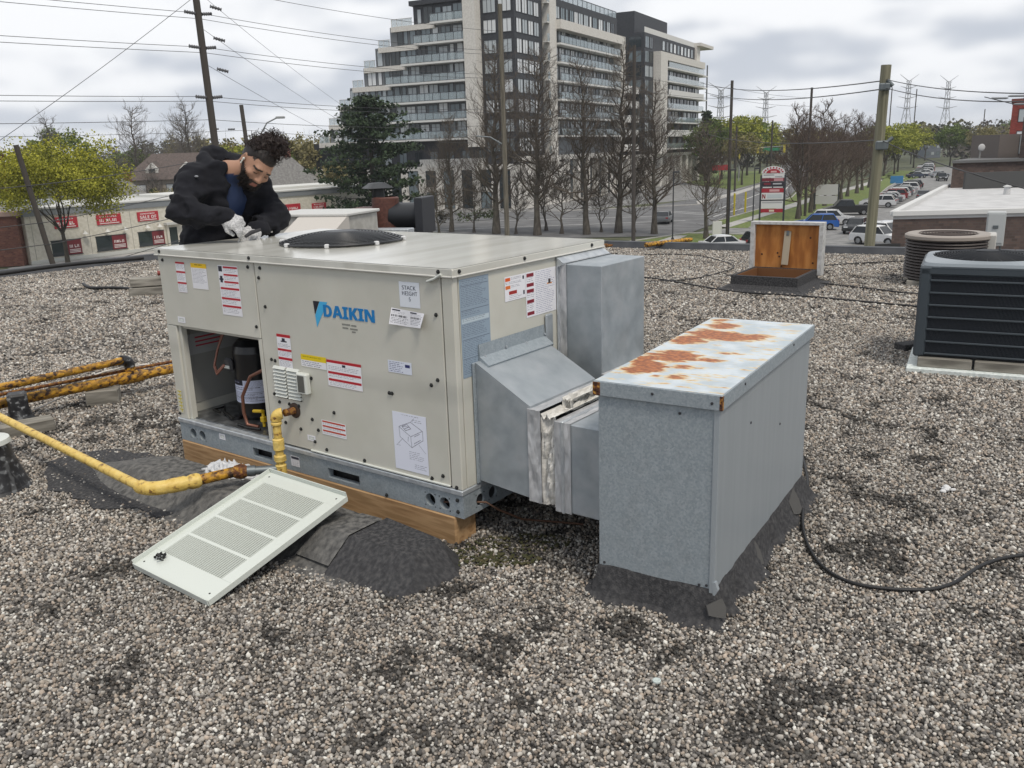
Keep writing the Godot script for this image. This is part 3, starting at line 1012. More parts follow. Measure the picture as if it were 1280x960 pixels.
func build_ducts():
	var g: Material = M.galv_duct
	var at1 := Vector3(.3, 0, -.335)
	var o := thing("supply_duct", in_unit(at1), UNIT_TURN, "lower galvanized duct with a sloping top and crumpled canvas joint", "duct")
	var b := Mb.new()
	b.xf = at(-at1)
	b.prism(PackedVector2Array([Vector2(.012, .262), Vector2(.012, .752), Vector2(.268, .612), Vector2(.268, .238)]), -.575, -.10)
	part("duct_transition", b, g, o)
	b = Mb.new()
	b.xf = at(-at1)
	b.bx(Vector3(.003, .25, -.598), Vector3(.0105, .752, -.085), .002)
	b.prism(PackedVector2Array([Vector2(.003, .74), Vector2(.003, .815), Vector2(.007, .818), Vector2(.011, .768), Vector2(.055, .738), Vector2(.05, .728)]), -.585, -.13)
	part("wall_flange", b, M.galv, o)
	b = Mb.new()
	b.xf = at(-at1)
	b.bx(Vector3(.003, .70, -.645), Vector3(.016, .86, -.592), .006)
	b.xf = at(-at1)
	part("flange_ear", b, g, o)
	for k in 4:
		b = Mb.new()
		b.xf = at(-at1 + Vector3(.013, .765 + .012 * (k % 2), -.16 - .14 * k)) * Transform3D(Basis(Vector3.FORWARD, PI / 2), Vector3.ZERO)
		b.lathe(Vector3.ZERO, [Vector2(.006, 0), Vector2(.006, .004), Vector2(0, .005)], 6)
		part("screw", b, M.galv_light, o)
	b = Mb.new()
	b.xf = at(-at1)
	sleeve(b, .258, .318, .229, .604, -.581, -.094, .003, 301, 4, .03)
	part("sealed_collar", b, M.mastic, o)
	b = Mb.new()
	b.xf = at(-at1)
	sleeve(b, .314, .382, .225, .59, -.572, -.103, .022, 302, 12, .012)
	part("canvas_joint", b, M.canvas, o)
	b = Mb.new()
	b.xf = at(-at1)
	sleeve(b, .322, .372, .575, .622, -.55, -.24, .03, 303, 10, .012)
	part("canvas_fold", b, M.canvas, o)
	b = Mb.new()
	b.xf = at(-at1)
	b.bx(Vector3(.376, .216, -.575), Vector3(.65, .57, -.10), .004)
	part("duct_section", b, g, o)
	b = Mb.new()
	b.xf = at(-at1)
	sleeve(b, .378, .45, .213, .573, -.578, -.097, .003, 304, 4, .03)
	part("sealed_collar", b, M.mastic, o)
	b = Mb.new()
	b.xf = at(-at1)
	b.bx(Vector3(.408, .209, -.582), Vector3(.42, .577, -.093), .003)
	part("duct_seam", b, M.galv_light, o)
	# the return duct beyond it
	var at2 := Vector3(.3, 0, -.89)
	o = thing("return_duct", in_unit(at2), UNIT_TURN, "taller galvanized duct box on the far end of the air conditioner side", "duct")
	b = Mb.new()
	b.xf = at(-at2)
	b.bx(Vector3(.012, .30, -1.085), Vector3(.226, 1.066, -.703), .003)
	part("duct_box", b, g, o)
	b = Mb.new()
	b.xf = at(-at2)
	b.bx(Vector3(.003, .5, -1.092), Vector3(.0115, 1.092, -.69), .002)
	b.prism(PackedVector2Array([Vector2(.003, 1.05), Vector2(.003, 1.094), Vector2(.008, 1.094), Vector2(.04, 1.072), Vector2(.04, 1.064)]), -1.09, -.69)
	part("wall_flange", b, M.galv_light, o)
	b = Mb.new()
	b.xf = at(-at2)
	sleeve(b, .004, .05, .5, 1.071, -1.0885, -.6995, .002, 305, 4, .03)
	part("sealed_collar", b, M.mastic, o)
	b = Mb.new()
	b.xf = at(-at2)
	b.bx(Vector3(.222, .25, -1.06), Vector3(.6, .588, -.70), .004)
	part("duct_section", b, g, o)
	b = Mb.new()
	b.xf = at(-at2)
	sleeve(b, .227, .30, .247, .600, -1.066, -.694, .004, 306, 5, .03)
	sleeve(b, .37, .43, .247, .594, -1.066, -.694, .004, 307, 5, .03)
	part("sealed_collar", b, M.mastic, o)
	b = Mb.new()
	b.xf = at(-at2)
	sleeve(b, .30, .37, .248, .597, -1.062, -.698, .016, 308, 10, .014)
	part("canvas_joint", b, M.canvas, o)

func build_cabinet():
	var turn := -deg_to_rad(31.9886)
	var w := .4208
	var d := 1.1854
	var o := thing("duct_cabinet", Vector3(.6475, 0, -2.5943), turn, "tall galvanized sheet metal cabinet with a rusty lid over the duct openings", "duct cabinet")
	var y0 := .108
	var y1 := .745
	var b := Mb.new()
	b.bx(Vector3(-w, y0, -.012), Vector3(-.010, y1, 0), .002)
	part("front_panel", b, M.galv, o)
	b = Mb.new()
	b.bx(Vector3(-.012, y0, -d), Vector3(-.0, y1, -.001), .0015)
	var streak := nmat(fnl(231, .03, 5), [[.2, .395, .44, .475], [.8, .425, .47, .505]], 1.6, .40, .45, null, 512, Vector3(1, .05, 1))
	part("side_panel", b, streak, o)
	b = Mb.new()
	b.bx(Vector3(-w, y0, -d), Vector3(-w + .01, y1, -.013), .0015)
	b.bx(Vector3(-w + .01, y0, -d), Vector3(-.012, y1, -d + .01), .0015)
	part("rear_panel", b, M.galv_duct, o)
	b = Mb.new()
	b.bx(Vector3(-.016, y0 - .004, -.009), Vector3(.004, y1, .0045), .002)
	part("corner_seam", b, streak, o)
	b = Mb.new()
	b.prism(PackedVector2Array([Vector2(-.0, y0 - .02), Vector2(.016, y0 + .012), Vector2(.006, y0 + .04), Vector2(-.004, y0 + .04)]), -.012, .006)
	part("bent_corner", b, streak, o)
	# the lid, rusted in two long patches
	var iw := 192
	var ih := 512
	var im := Image.create(iw, ih, true, Image.FORMAT_RGB8)
	var n1 := fnl(232, .022, 5)
	var n2 := fnl(233, .09, 4)
	var n3 := fnl(234, .012, 4)
	var blobs := [[.20, .20, .17, .085, 1.0], [.27, .36, .22, .075, .95], [.10, .30, .12, .1, .8], [.16, .60, .16, .07, .95], [.30, .70, .28, .085, 1.1], [.55, .70, .2, .05, .85], [.68, .745, .18, .028, .75], [.22, .86, .16, .055, .9], [.10, .95, .1, .04, .8], [.55, .36, .13, .035, .62], [.44, .24, .10, .03, .55], [.52, .13, .09, .035, .72], [.36, .12, .06, .03, .5], [.62, .46, .1, .02, .4]]
	for y in ih:
		for x in iw:
			var s := float(x) / iw
			var t := 1.0 - float(y) / ih
			var r := 0.0
			for q in blobs:
				var e := Vector2((s - q[0]) / q[2], (t - q[1]) / q[3]).length()
				r = max(r, q[4] * (1.36 - e))
			var f := r + .55 * n1.get_noise_2d(x * .55, y * 1.5) + .38 * n2.get_noise_2d(x * .4, y * 1.6)
			var k: float = n3.get_noise_2d(x * 1.2, y)
			var base := Color(.69, .73, .755).lerp(Color(.79, .82, .84), clamp(.5 + k * 1.3 + .4 * n2.get_noise_2d(x * .3, y * 1.4 + 90.0), 0.0, 1.0))
			var pale := Color(.84, .76, .60)
			var rust := Color(.70, .42, .21).lerp(Color(.52, .29, .14), clamp(.5 + n2.get_noise_2d(x + 300.0, y) * 1.5, 0.0, 1.0))
			var c := base.lerp(pale, smoothstep(.1, .36, f))
			c = c.lerp(rust, smoothstep(.30, .58, f + .16 * n2.get_noise_2d(x * .25, y * 2.6 + 40.0)))
			im.set_pixel(x, y, c)
	im.generate_mipmaps()
	var lm := StandardMaterial3D.new()
	lm.albedo_texture = ImageTexture.create_from_image(im)
	lm.roughness = .5
	lm.metallic = .12
	b = Mb.new()
	var yt := .7937
	b.quad(Vector3(-w - .010, yt, .010), Vector3(.010, yt, .010), Vector3(.010, yt, -d - .010), Vector3(-w - .010, yt, -d - .010))
	var lid := part("lid", b, lm, o)
	b = Mb.new()
	b.bx(Vector3(-w - .013, .742, .0), Vector3(.013, yt - .001, .013), .002)
	b.bx(Vector3(.0025, .742, -d - .013), Vector3(.013, yt - .001, .0), .002)
	b.bx(Vector3(-w - .013, .742, -d - .013), Vector3(-w - .002, yt - .001, .0), .002)
	b.bx(Vector3(-w - .002, .742, -d - .013), Vector3(.0025, yt - .001, -d - .002), .002)
	part("lid_rim", b, M.galv, lid)
	b = Mb.new()
	b.bx(Vector3(-w - .0145, .744, .0), Vector3(-w + .013, yt - .004, .0142), .001)
	part("rusty_corner", b, M.pipe_rust, lid, "rust brown corner of the lid")
	b = Mb.new()
	b.bx(Vector3(.004, .744, .0), Vector3(.0142, yt - .003, .0143), .001)
	part("rusty_corner", b, M.pipe_rust, lid, "rust brown corner of the lid")
	var sm := mat(.03, .03, .035, .5)
	for p in [[-.22, .772, .0135, 0], [-.02, .765, .0135, 0], [-.13, .715, .0005, 0], [-.40, .125, .0005, 0], [-.05, .125, .0005, 0], [-.025, .128, .0005, 0], [.0135, .775, -.22, 1], [.0135, .778, -.85, 1], [.0005, .60, -.35, 1], [.0005, .48, -.75, 1]]:
		b = Mb.new()
		b.xf = Transform3D(Basis(Vector3.RIGHT, PI / 2), Vector3(p[0], p[1], p[2])) if p[3] == 0 else Transform3D(Basis(Vector3.FORWARD, PI / 2), Vector3(p[0], p[1], p[2]))
		b.lathe(Vector3.ZERO, [Vector2(.005, 0), Vector2(.005, .002), Vector2(0, .0035)], 6)
		part("screw", b, sm, o)
	# the felt-covered upstand
	b = Mb.new()
	var nz := fnl(236, 5.0, 4)
	var loop := []
	var cs := [Vector2(-w, 0), Vector2(0, 0), Vector2(0, -d), Vector2(-w, -d)]
	for i in 4:
		var p: Vector2 = cs[i]
		var q: Vector2 = cs[(i + 1) % 4]
		var k := 10 if i % 2 == 0 else 26
		var nn := -Vector2((q - p).y, -(q - p).x).normalized()
		var np := -Vector2((p - cs[(i + 3) % 4]).y, -(p - cs[(i + 3) % 4]).x).normalized()
		loop.append([p, (nn + np)])
		for j in range(1, k):
			loop.append([p.lerp(q, float(j) / k), nn])
	var lv := [[-.02, .132], [-.004, .128], [.006, .10], [.020, .055], [.036, .018], [.058, .004], [.068, -.012]]
	var m := loop.size()
	var rows := []
	for l in lv:
		var row := []
		for q in loop:
			var p: Vector2 = q[0]
			var off: float = l[0]
			if off > .0:
				off *= 1.0 + .9 * nz.get_noise_2d(p.x * 2.0, p.y * 2.0)
			var e: Vector2 = p + q[1] * off
			row.append(Vector3(e.x, l[1] + (.006 * nz.get_noise_2d(e.x * 6, e.y * 6) if l[1] > 0.01 and l[1] < .09 else 0.0), e.y))
		rows.append(row)
	for i in lv.size() - 1:
		for j in m:
			var j2 := (j + 1) % m
			b.quad(rows[i + 1][j], rows[i + 1][j2], rows[i][j2], rows[i][j], Vector2.ZERO, Vector2.ZERO, Vector2.ZERO, Vector2.ZERO)
	var up := part("felt_upstand", b, M.felt, o)
	for q in [[Vector3(.018, .060, .018), .034, .8], [Vector3(.020, .062, -.42), .05, 1.57], [Vector3(.022, .060, -.98), .06, 1.57]]:
		b = Mb.new()
		var pts := PackedVector2Array()
		for k in 7:
			var a := TAU * k / 7
			pts.append(Vector2(cos(a), sin(a)) * q[1] * (1.0 + .25 * sin(k * 2.3)))
		b.xf = Transform3D(Basis(Vector3.UP, q[2]) * Basis(Vector3.RIGHT, -.42), q[0])
		b.prism(pts, -.004, .003)
		part("felt_patch", b, mat(.075, .073, .07, .9), up)

func build_curb():
	# the felt-covered sleeper in front of the unit
	var o := thing("felt_covered_curb", in_unit(Vector3(-.9, 0, .3)), UNIT_TURN, "low curb wrapped in grey and black roofing felt in front of the timber", "roof curb")
	var b := Mb.new()
	var nz := fnl(241, 3.0, 4)
	var prof := [Vector2(.075, -.012), Vector2(.10, .012), Vector2(.115, .075), Vector2(.145, .098), Vector2(.33, .104), Vector2(.36, .092), Vector2(.42, .035), Vector2(.47, .010), Vector2(.53, .003), Vector2(.57, -.012)]
	var rows := []
	var xs := []
	var nx := 70
	for i in nx + 1:
		xs.append(lerp(.09, 2.42, float(i) / nx))
	for u in xs:
		var row := []
		var k: float = smoothstep(.02, .24, u) * (1.0 - smoothstep(1.75, 2.38, u))
		for p in prof:
			var zz: float = lerp(.33, p.x, .35 + .65 * k) + .016 * nz.get_noise_2d(u * 1.6, p.x * 3) * (1.0 if p.y < .06 else .4)
			var yy: float = p.y * (k if p.y > 0 else 1.0) + (.005 * nz.get_noise_3d(u * 2.2, p.x * 4, 3.0) * k if p.y > .01 else 0.0) + .002
			row.append(Vector3(-u + .9, yy, zz - .3))
		rows.append(row)
	for i in nx:
		for j in prof.size() - 1:
			b.quad(rows[i][j], rows[i + 1][j], rows[i + 1][j + 1], rows[i][j + 1])
	part("felt_cover", b, M.felt_grey, o)
	# the folded end: flat faces meeting in creases
	b = Mb.new()
	var V := {"A": [.30, .112, .135], "B": [.30, .112, .345], "C": [.0, .102, .155], "D": [-.012, .097, .315], "E": [-.155, -.004, .215], "F": [-.075, -.004, .47], "G": [.30, -.004, .51], "H": [-.05, -.004, .08], "I": [.30, -.004, .085], "J": [.12, .028, .435], "K": [-.065, .038, .375]}
	for t in ["ABDC", "BGJ", "BJD", "GFJ", "JKD", "JFK", "DKE", "KFE", "CDE", "CEH", "CHA", "AHI"]:
		var q := []
		for ch in t:
			var w: Array = V[ch]
			q.append(Vector3(-w[0] + .9, w[1], w[2] - .3))
		b.tri(q[0], q[1], q[2])
		if q.size() == 4:
			b.tri(q[0], q[2], q[3])
	part("felt_end_cap", b, M.felt, o, "black folded felt at the end of the curb")
	b = Mb.new()
	for q in [[[.30, .117, .16], [.42, .113, .16], [.47, .112, .345], [.30, .117, .345]], [[.30, .117, .345], [.47, .112, .345], [.50, .03, .455], [.30, .034, .462]]]:
		var c := []
		for w in q:
			c.append(Vector3(-w[0] + .9, w[1], w[2] - .3))
		b.quad(c[3], c[2], c[1], c[0])
	part("felt_lap", b, M.felt_grey, o)
	# the flat black smear at its other end
	b = Mb.new()
	var pts := PackedVector2Array()
	for k in 40:
		var a := TAU * k / 40
		pts.append(Vector2(cos(a) * .62, sin(a) * .30) * (1.0 + .28 * nz.get_noise_2d(cos(a) * .8, sin(a) * .8)))
	b.xf = Transform3D(Basis(Vector3.RIGHT, -PI / 2), Vector3(-1.02, .012, .03))
	b.prism(pts, -.02, .0)
	part("tar_smear", b, M.felt, o, "black tar smear around the end of the curb")
	# moss
	b = Mb.new()
	var r := RandomNumberGenerator.new()
	r.seed = 5
	for i in 560:
		var c: Array = [[-.22, -3.12, .17, .08], [.0, -3.22, .22, .09], [-.05, -3.08, .14, .05], [-.83, -3.2, .1, .04]][r.randi() % 4]
		var a := r.randf() * TAU
		var q := sqrt(r.randf())
		var s := r.randf_range(.004, .010)
		var p := Vector3(c[0] + cos(a) * q * c[2], .006 + s * .4, c[1] + sin(a) * q * c[3])
		b.col = Color(.035, .040, .014).lerp(Color(.075, .065, .03), r.randf())
		b.ball(p, Vector3(s, s * .6, s), 5, 3)
	var mm := mat(1, 1, 1, .95)
	mm.vertex_color_use_as_albedo = true
	var ms := solo("moss", b, mm, "dark green moss in the gravel by the end of the curb", "moss")
	ms.set_meta("kind", "stuff")

func build_panel():
	# the louvred cover taken off the compressor opening
	var s := Vector3(0, .165, -.652).normalized()
	var n := Vector3.RIGHT.cross(s)
	var o := Node3D.new()
	o.name = numbered("louvered_access_panel")
	add_child(o, true)
	o.transform = Transform3D(Basis(Vector3.UP, UNIT_TURN) * Basis(Vector3.UP, -.03) * Basis(Vector3.RIGHT, s, n), in_unit(Vector3(-.968, .028, .868)))
	tag(o, "white louvered access panel lying tilted on the felt curb", "access panel")
	var w := .505
	var L := .69
	var pm := mat(.60, .635, .59, .38)
	var b := Mb.new()
	var rects := []
	var by := .105
	var bh := .118
	for k in 4:
		rects.append(["r", .045, by + k * (bh + .014), w - .06, by + k * (bh + .014) + bh])
	# sheet with four open bands
	b.bx(Vector3(0, 0, 0), Vector3(w, by, .004), .001)
	b.bx(Vector3(0, rects[3][4], 0), Vector3(w, L, .004), .001)
	b.bx(Vector3(0, by, 0), Vector3(.045, rects[3][4], .004), .0)
	b.bx(Vector3(w - .06, by, 0), Vector3(w, rects[3][4], .004), .0)
	for k in 3:
		b.bx(Vector3(.045, rects[k][4], 0), Vector3(w - .06, rects[k + 1][2], .004), .0)
	b.bx(Vector3(-.003, 0, -.012), Vector3(.0, L, .022), .001)
	b.bx(Vector3(.0, L, -.012), Vector3(w, L + .004, .024), .001)
	b.bx(Vector3(w, 0, -.018), Vector3(w + .003, L, .006), .001)
	b.bx(Vector3(.0, -.004, -.018), Vector3(w, .0, .010), .001)
	part("sheet", b, pm, o)
	for k in 4:
		b = Mb.new()
		var q: Array = rects[k]
		var cnt := 30
		b.xf = Transform3D(Basis(Vector3.RIGHT, Vector3.BACK, Vector3.DOWN), Vector3.ZERO)
		for i in cnt:
			var x: float = lerp(q[1], q[3], (i + .5) / cnt)
			b.prism(PackedVector2Array([Vector2(x - .0040, .0005), Vector2(x + .0022, .0005), Vector2(x + .0006, .0062), Vector2(x - .0006, .0062)]), -q[4] - .001, -q[2] + .001)
		var lb := part("louver_band", b, pm, o)
		lb.set_meta("kind", "stuff")
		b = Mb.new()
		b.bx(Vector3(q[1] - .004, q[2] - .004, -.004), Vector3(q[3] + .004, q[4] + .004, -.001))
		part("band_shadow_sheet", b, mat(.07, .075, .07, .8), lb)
	for p in [[.03, L - .03], [w - .03, L - .03], [.03, .03], [w - .03, .03]]:
		b = Mb.new()
		b.xf = Transform3D(Basis(Vector3.RIGHT, PI / 2), Vector3(p[0], p[1], .004))
		b.lathe(Vector3.ZERO, [Vector2(.004, 0), Vector2(.004, .001), Vector2(0, .0012)], 8)
		part("screw_hole", b, mat(.02, .02, .02, .8), o)
	var bs := o.transform
	b = Mb.new()
	var r := RandomNumberGenerator.new()
	r.seed = 9
	for i in 11:
		var p := Vector3(.055 + r.randf() * .05, .06 + r.randf() * .035, .010 + r.randf() * .008)
		var dd := Vector3(r.randf() - .5, r.randf() - .5, r.randf() * .5).normalized() * .012
		b.tube([bs * (p - dd), bs * p, bs * (p + dd * .8), bs * (p + dd)], [.0025, .0028, .003, .007], 6)
	var ls := solo("loose_screws", b, mat(.015, .015, .016, .5), "small heap of black screws on the lower corner of the white panel", "screws")
	ls.set_meta("kind", "stuff")

func pipe_run(o: Node3D, called: String, pts: Array, r, m: Material, bends := 0.0, label := ""):
	var b := Mb.new()
	b.tube(pts, r, 14, true, 1.0)
	return part(called, b, m, o, label)

func arc(a: Vector3, c: Vector3, d: Vector3, r: float, k := 6) -> Array:
	# a rounded corner at c between a and d
	var u := (a - c).normalized()
	var v := (d - c).normalized()
	var out := []
	for i in k + 1:
		var t := float(i) / k
		var p := c + u * r
		var q := c + v * r
		out.append(p.lerp(c, t).lerp(c.lerp(q, t), t))
	return out

func build_pipes():
	var base := in_unit(Vector3(-1.02, .17, .085))
	var o := thing("yellow_gas_pipe", Vector3(base.x, 0, base.z), 0, "pale yellow gas pipe running from the roof post to the air conditioner", "gas pipe")
	var L := func(p: Vector3) -> Vector3: return p - o.position
	var gr := in_unit(Vector3(-.985, .43, .0))
	var gr2 := in_unit(Vector3(-.995, .43, .055))
	var top := in_unit(Vector3(-1.02, .43, .085))
	var a3 := in_unit(Vector3(-1.16, .172, .24))
	var a2 := in_unit(Vector3(-1.22, .172, .42))
	var el := in_unit(Vector3(-1.295, .172, .585))
	var a0 := Vector3(-3.4, .20, -5.14)
	pipe_run(o, "inlet_nipple", [L.call(gr), L.call(gr2)], .017, M.pipe_rust, 0, "rusty brown inlet pipe")
	var e := arc(gr2, top, top + Vector3.DOWN, .03)
	var pts := []
	for p in e:
		pts.append(L.call(p))
	pipe_run(o, "elbow", pts, .026, M.pipe_yellow)
	var bt := in_unit(Vector3(-1.02, .13, .085))
	pipe_run(o, "riser", [L.call(top + Vector3.DOWN * .03), L.call(bt)], .019, M.pipe_yellow)
	for q in [[.375, .395, .025], [.255, .315, .026], [.20, .235, .029], [.12, .19, .026]]:
		var b := Mb.new()
		var p: Vector3 = L.call(in_unit(Vector3(-1.02, 0, .085)))
		b.lathe(p, [Vector2(q[2] * .8, q[0]), Vector2(q[2], q[0] + .006), Vector2(q[2], q[1] - .006), Vector2(q[2] * .8, q[1])], 14 if q[0] != .20 else 6)
		part("coupling", b, M.pipe_yellow, o)
	var tee := in_unit(Vector3(-1.02, .165, .085))
	var st1 := tee.lerp(a3, .72)
	pipe_run(o, "steel_nipple", [L.call(tee), L.call(st1)], .020, M.steel, 0, "bare grey steel nipple")
	pipe_run(o, "steel_coupling", [L.call(tee.lerp(a3, .55)), L.call(tee.lerp(a3, .72))], .025, M.steel)
	pipe_run(o, "union", [L.call(st1), L.call(tee.lerp(a3, .80)), L.call(tee.lerp(a3, .86)), L.call(a3)], [.024, .034, .036, .028], M.pipe_rust, 0, "rusty pipe union")
	pipe_run(o, "rusty_nipple", [L.call(a3), L.call(a2)], .024, M.pipe_orange, 0, "orange pipe length with rust")
	pipe_run(o, "coupling", [L.call(a3.lerp(a2, .80)), L.call(a3.lerp(a2, .86)), L.call(a2), L.call(a2.lerp(el, .1))], [.028, .034, .034, .028], M.pipe_yellow)
	pipe_run(o, "coupling", [L.call(a2.lerp(el, .1)), L.call(a2.lerp(el, .16)), L.call(a2.lerp(el, .5)), L.call(a2.lerp(el, .63))], [.028, .033, .033, .027], M.pipe_yellow)
	pts = []
	for p in arc(a2, el, a0, .075, 8):
		pts.append(L.call(p))
	pipe_run(o, "elbow", pts, .031, M.pipe_yellow)
	var run := []
	for i in 13:
		run.append(L.call((el + (a0 - el).normalized() * .07).lerp(a0, i / 12.0)))
	pipe_run(o, "long_pipe", run, .0212, M.pipe_yellow)
	# the two orange pipes behind
	o = thing("orange_gas_pipe", Vector3(-2.78, 0, -5.57), 0, "thick orange gas pipe with peeling paint lying on wooden blocks", "gas pipe")
	var c0 := Vector3(-3.75, .135, -4.60)
	var c1 := Vector3(-1.75, .135, -6.60)
	run = []
	for i in 17:
		run.append(c0.lerp(c1, i / 16.0) - o.position)
	pipe_run(o, "long_pipe", run, .033, M.pipe_orange)
	var tj := Vector3(-2.60, .135, -5.75)
	var dir := (c1 - c0).normalized()
	pipe_run(o, "tee_fitting", [tj - dir * .09 - o.position, tj - dir * .07 - o.position, tj + dir * .07 - o.position, tj + dir * .09 - o.position], [.036, .043, .043, .036], M.pipe_orange)
	pipe_run(o, "tee_branch", [tj - o.position, tj + Vector3(0, .075, 0) - o.position], .034, M.pipe_orange)
	var top2 := tj + Vector3(0, .125, 0)
	var b0 := Vector3(-3.22, .26, -4.93)
	o = thing("thin_orange_gas_pipe", Vector3(-2.9, 0, -5.4), 0, "thinner orange and black gas pipe branching above the thick one", "gas pipe")
	pts = []
	for p in arc(tj + Vector3(0, .05, 0), top2, b0, .05, 6):
		pts.append(p - o.position)
	pipe_run(o, "elbow", pts, .036, M.tar)
	run = []
	for i in 9:
		run.append((top2 + (b0 - top2).normalized() * .05).lerp(b0, i / 8.0) - o.position)
	pipe_run(o, "long_pipe", run, .024, M.pipe_orange)
	pipe_run(o, "tarred_joint", [b0 - (top2 - b0).normalized() * .2 - o.position, b0 - o.position, b0 + (top2 - b0).normalized() * .1 - o.position], [.06, .055, .03], M.tar)
	# thin conduit lying along the thick pipe
	var b2 := Mb.new()
	b2.tube([c0 + Vector3(.02, .055, -.03), c0.lerp(c1, .3) + Vector3(.02, .05, -.05), c0.lerp(c1, .62) + Vector3(.02, .045, -.06), c1 + Vector3(.05, .045, -.05)], .011, 8)
	solo("rusty_conduit", b2, M.pipe_rust, "thin rusty conduit lying along the thick orange gas pipe", "conduit")
	b2 = Mb.new()
	var wire := [Vector3(-3.16, .03, -5.12), Vector3(-3.03, .05, -5.40), Vector3(-2.9, .10, -5.55), Vector3(-2.84, .165, -5.62), Vector3(-2.76, .19, -5.70), Vector3(-2.62, .20, -5.80), Vector3(-2.52, .19, -5.88)]
	b2.tube(wire, .0055, 6)
	solo("rope", b2, M.canvas, "thin white cord tied over the orange gas pipes", "cord")
	# supports
	b2 = Mb.new()
	b2.bx(Vector3(-.10, 0.0, -.055), Vector3(.10, .10, .055), .006)
	solo("wooden_block", b2, M.old_wood, "weathered wooden block under the thick orange gas pipe", "wooden block", "", Vector3(-2.73, .0, -5.585), .25)
	b2 = Mb.new()
	b2.bx(Vector3(-.22, 0.0, -.06), Vector3(.22, .075, .06), .006)
	solo("wooden_block", b2, M.old_wood, "long grey wooden block beside the tarred post", "wooden block", "", Vector3(-2.98, .0, -4.93), .65)
	# tarred posts where the pipes come through the roof
	b2 = Mb.new()
	b2.bx(Vector3(-.055, 0, -.055), Vector3(.055, .20, .055), .012)
	b2.lathe(Vector3.ZERO, [Vector2(.13, .0), Vector2(.09, .02), Vector2(.07, .06), Vector2(.06, .10)], 14)
	var ps := thing("tarred_roof_post", Vector3(-3.06, 0, -5.17), .5, "square black tarred post with white paint runs by the orange pipes", "roof post")
	part("post", b2, M.tar, ps)
	b2 = Mb.new()
	var wob := fnl(251, 2.0, 3)
	b2.lathe(Vector3(0, 0, 0), [Vector2(.19, -.01), Vector2(.165, .02), Vector2(.14, .09), Vector2(.115, .18), Vector2(.10, .245)], 22)
	ps = thing("pitch_pocket", Vector3(-2.60, 0, -4.05), 0, "tapered black pitch pocket with a white metal cap below the yellow pipe", "roof post")
	part("tarred_cone", b2, M.tar, ps)
	b2 = Mb.new()
	b2.lathe(Vector3(0, 0, 0), [Vector2(.10, .235), Vector2(.118, .24), Vector2(.112, .262), Vector2(.04, .275), Vector2(0, .276)], 22)
	part("metal_cap", b2, M.panel_white, ps)
	# crumpled white sheet under the pipe
	b2 = Mb.new()
	var nz := fnl(252, 11.0, 4)
	var gx := 26
	for i in gx:
		for j in gx:
			var q := []
			for c in [[i, j], [i + 1, j], [i + 1, j + 1], [i, j + 1]]:
				var x: float = (c[0] / float(gx) - .5)
				var y: float = (c[1] / float(gx) - .5)
				var rr: float = Vector2(x, y).length() * 2.0
				q.append(Vector3(x * .42 + .03 * nz.get_noise_2d(y, 4.0), .075 * max(0.0, 1.0 - rr * rr * .8) + .05 * nz.get_noise_2d(x * .8, y * .8) + .01, -y * .2 + .02 * nz.get_noise_2d(x, 9.0)))
			if Vector2(q[0].x, q[0].z * 1.8).length() < .2:
				b2.quad(q[0], q[1], q[2], q[3])
	solo("crumpled_plastic_sheet", b2, mat(.62, .63, .65, .35), "crumpled white plastic sheet tucked under the yellow gas pipe", "plastic sheet", "", in_unit(Vector3(-1.36, .045, .13)), UNIT_TURN)

func cable(label: String, r: float, pts: Array, called := "black_cable", m: Material = null, group := ""):
	var c := Curve3D.new()
	for i in pts.size():
		var p := Vector3(pts[i][0], r + (pts[i][2] if pts[i].size() > 2 else .008), pts[i][1])
		var a: Array = pts[max(i - 1, 0)]
		var d: Array = pts[min(i + 1, pts.size() - 1)]
		var t := Vector3(d[0] - a[0], 0, d[1] - a[1]) / 6.0
		c.add_point(p, -t, t)
	c.bake_interval = .03
	var out := []
	for p in c.get_baked_points():
		out.append(p)
	var b := Mb.new()
	b.tube(out, r, 8)
	solo(called, b, m if m else M.rubber, label, "cable", group)

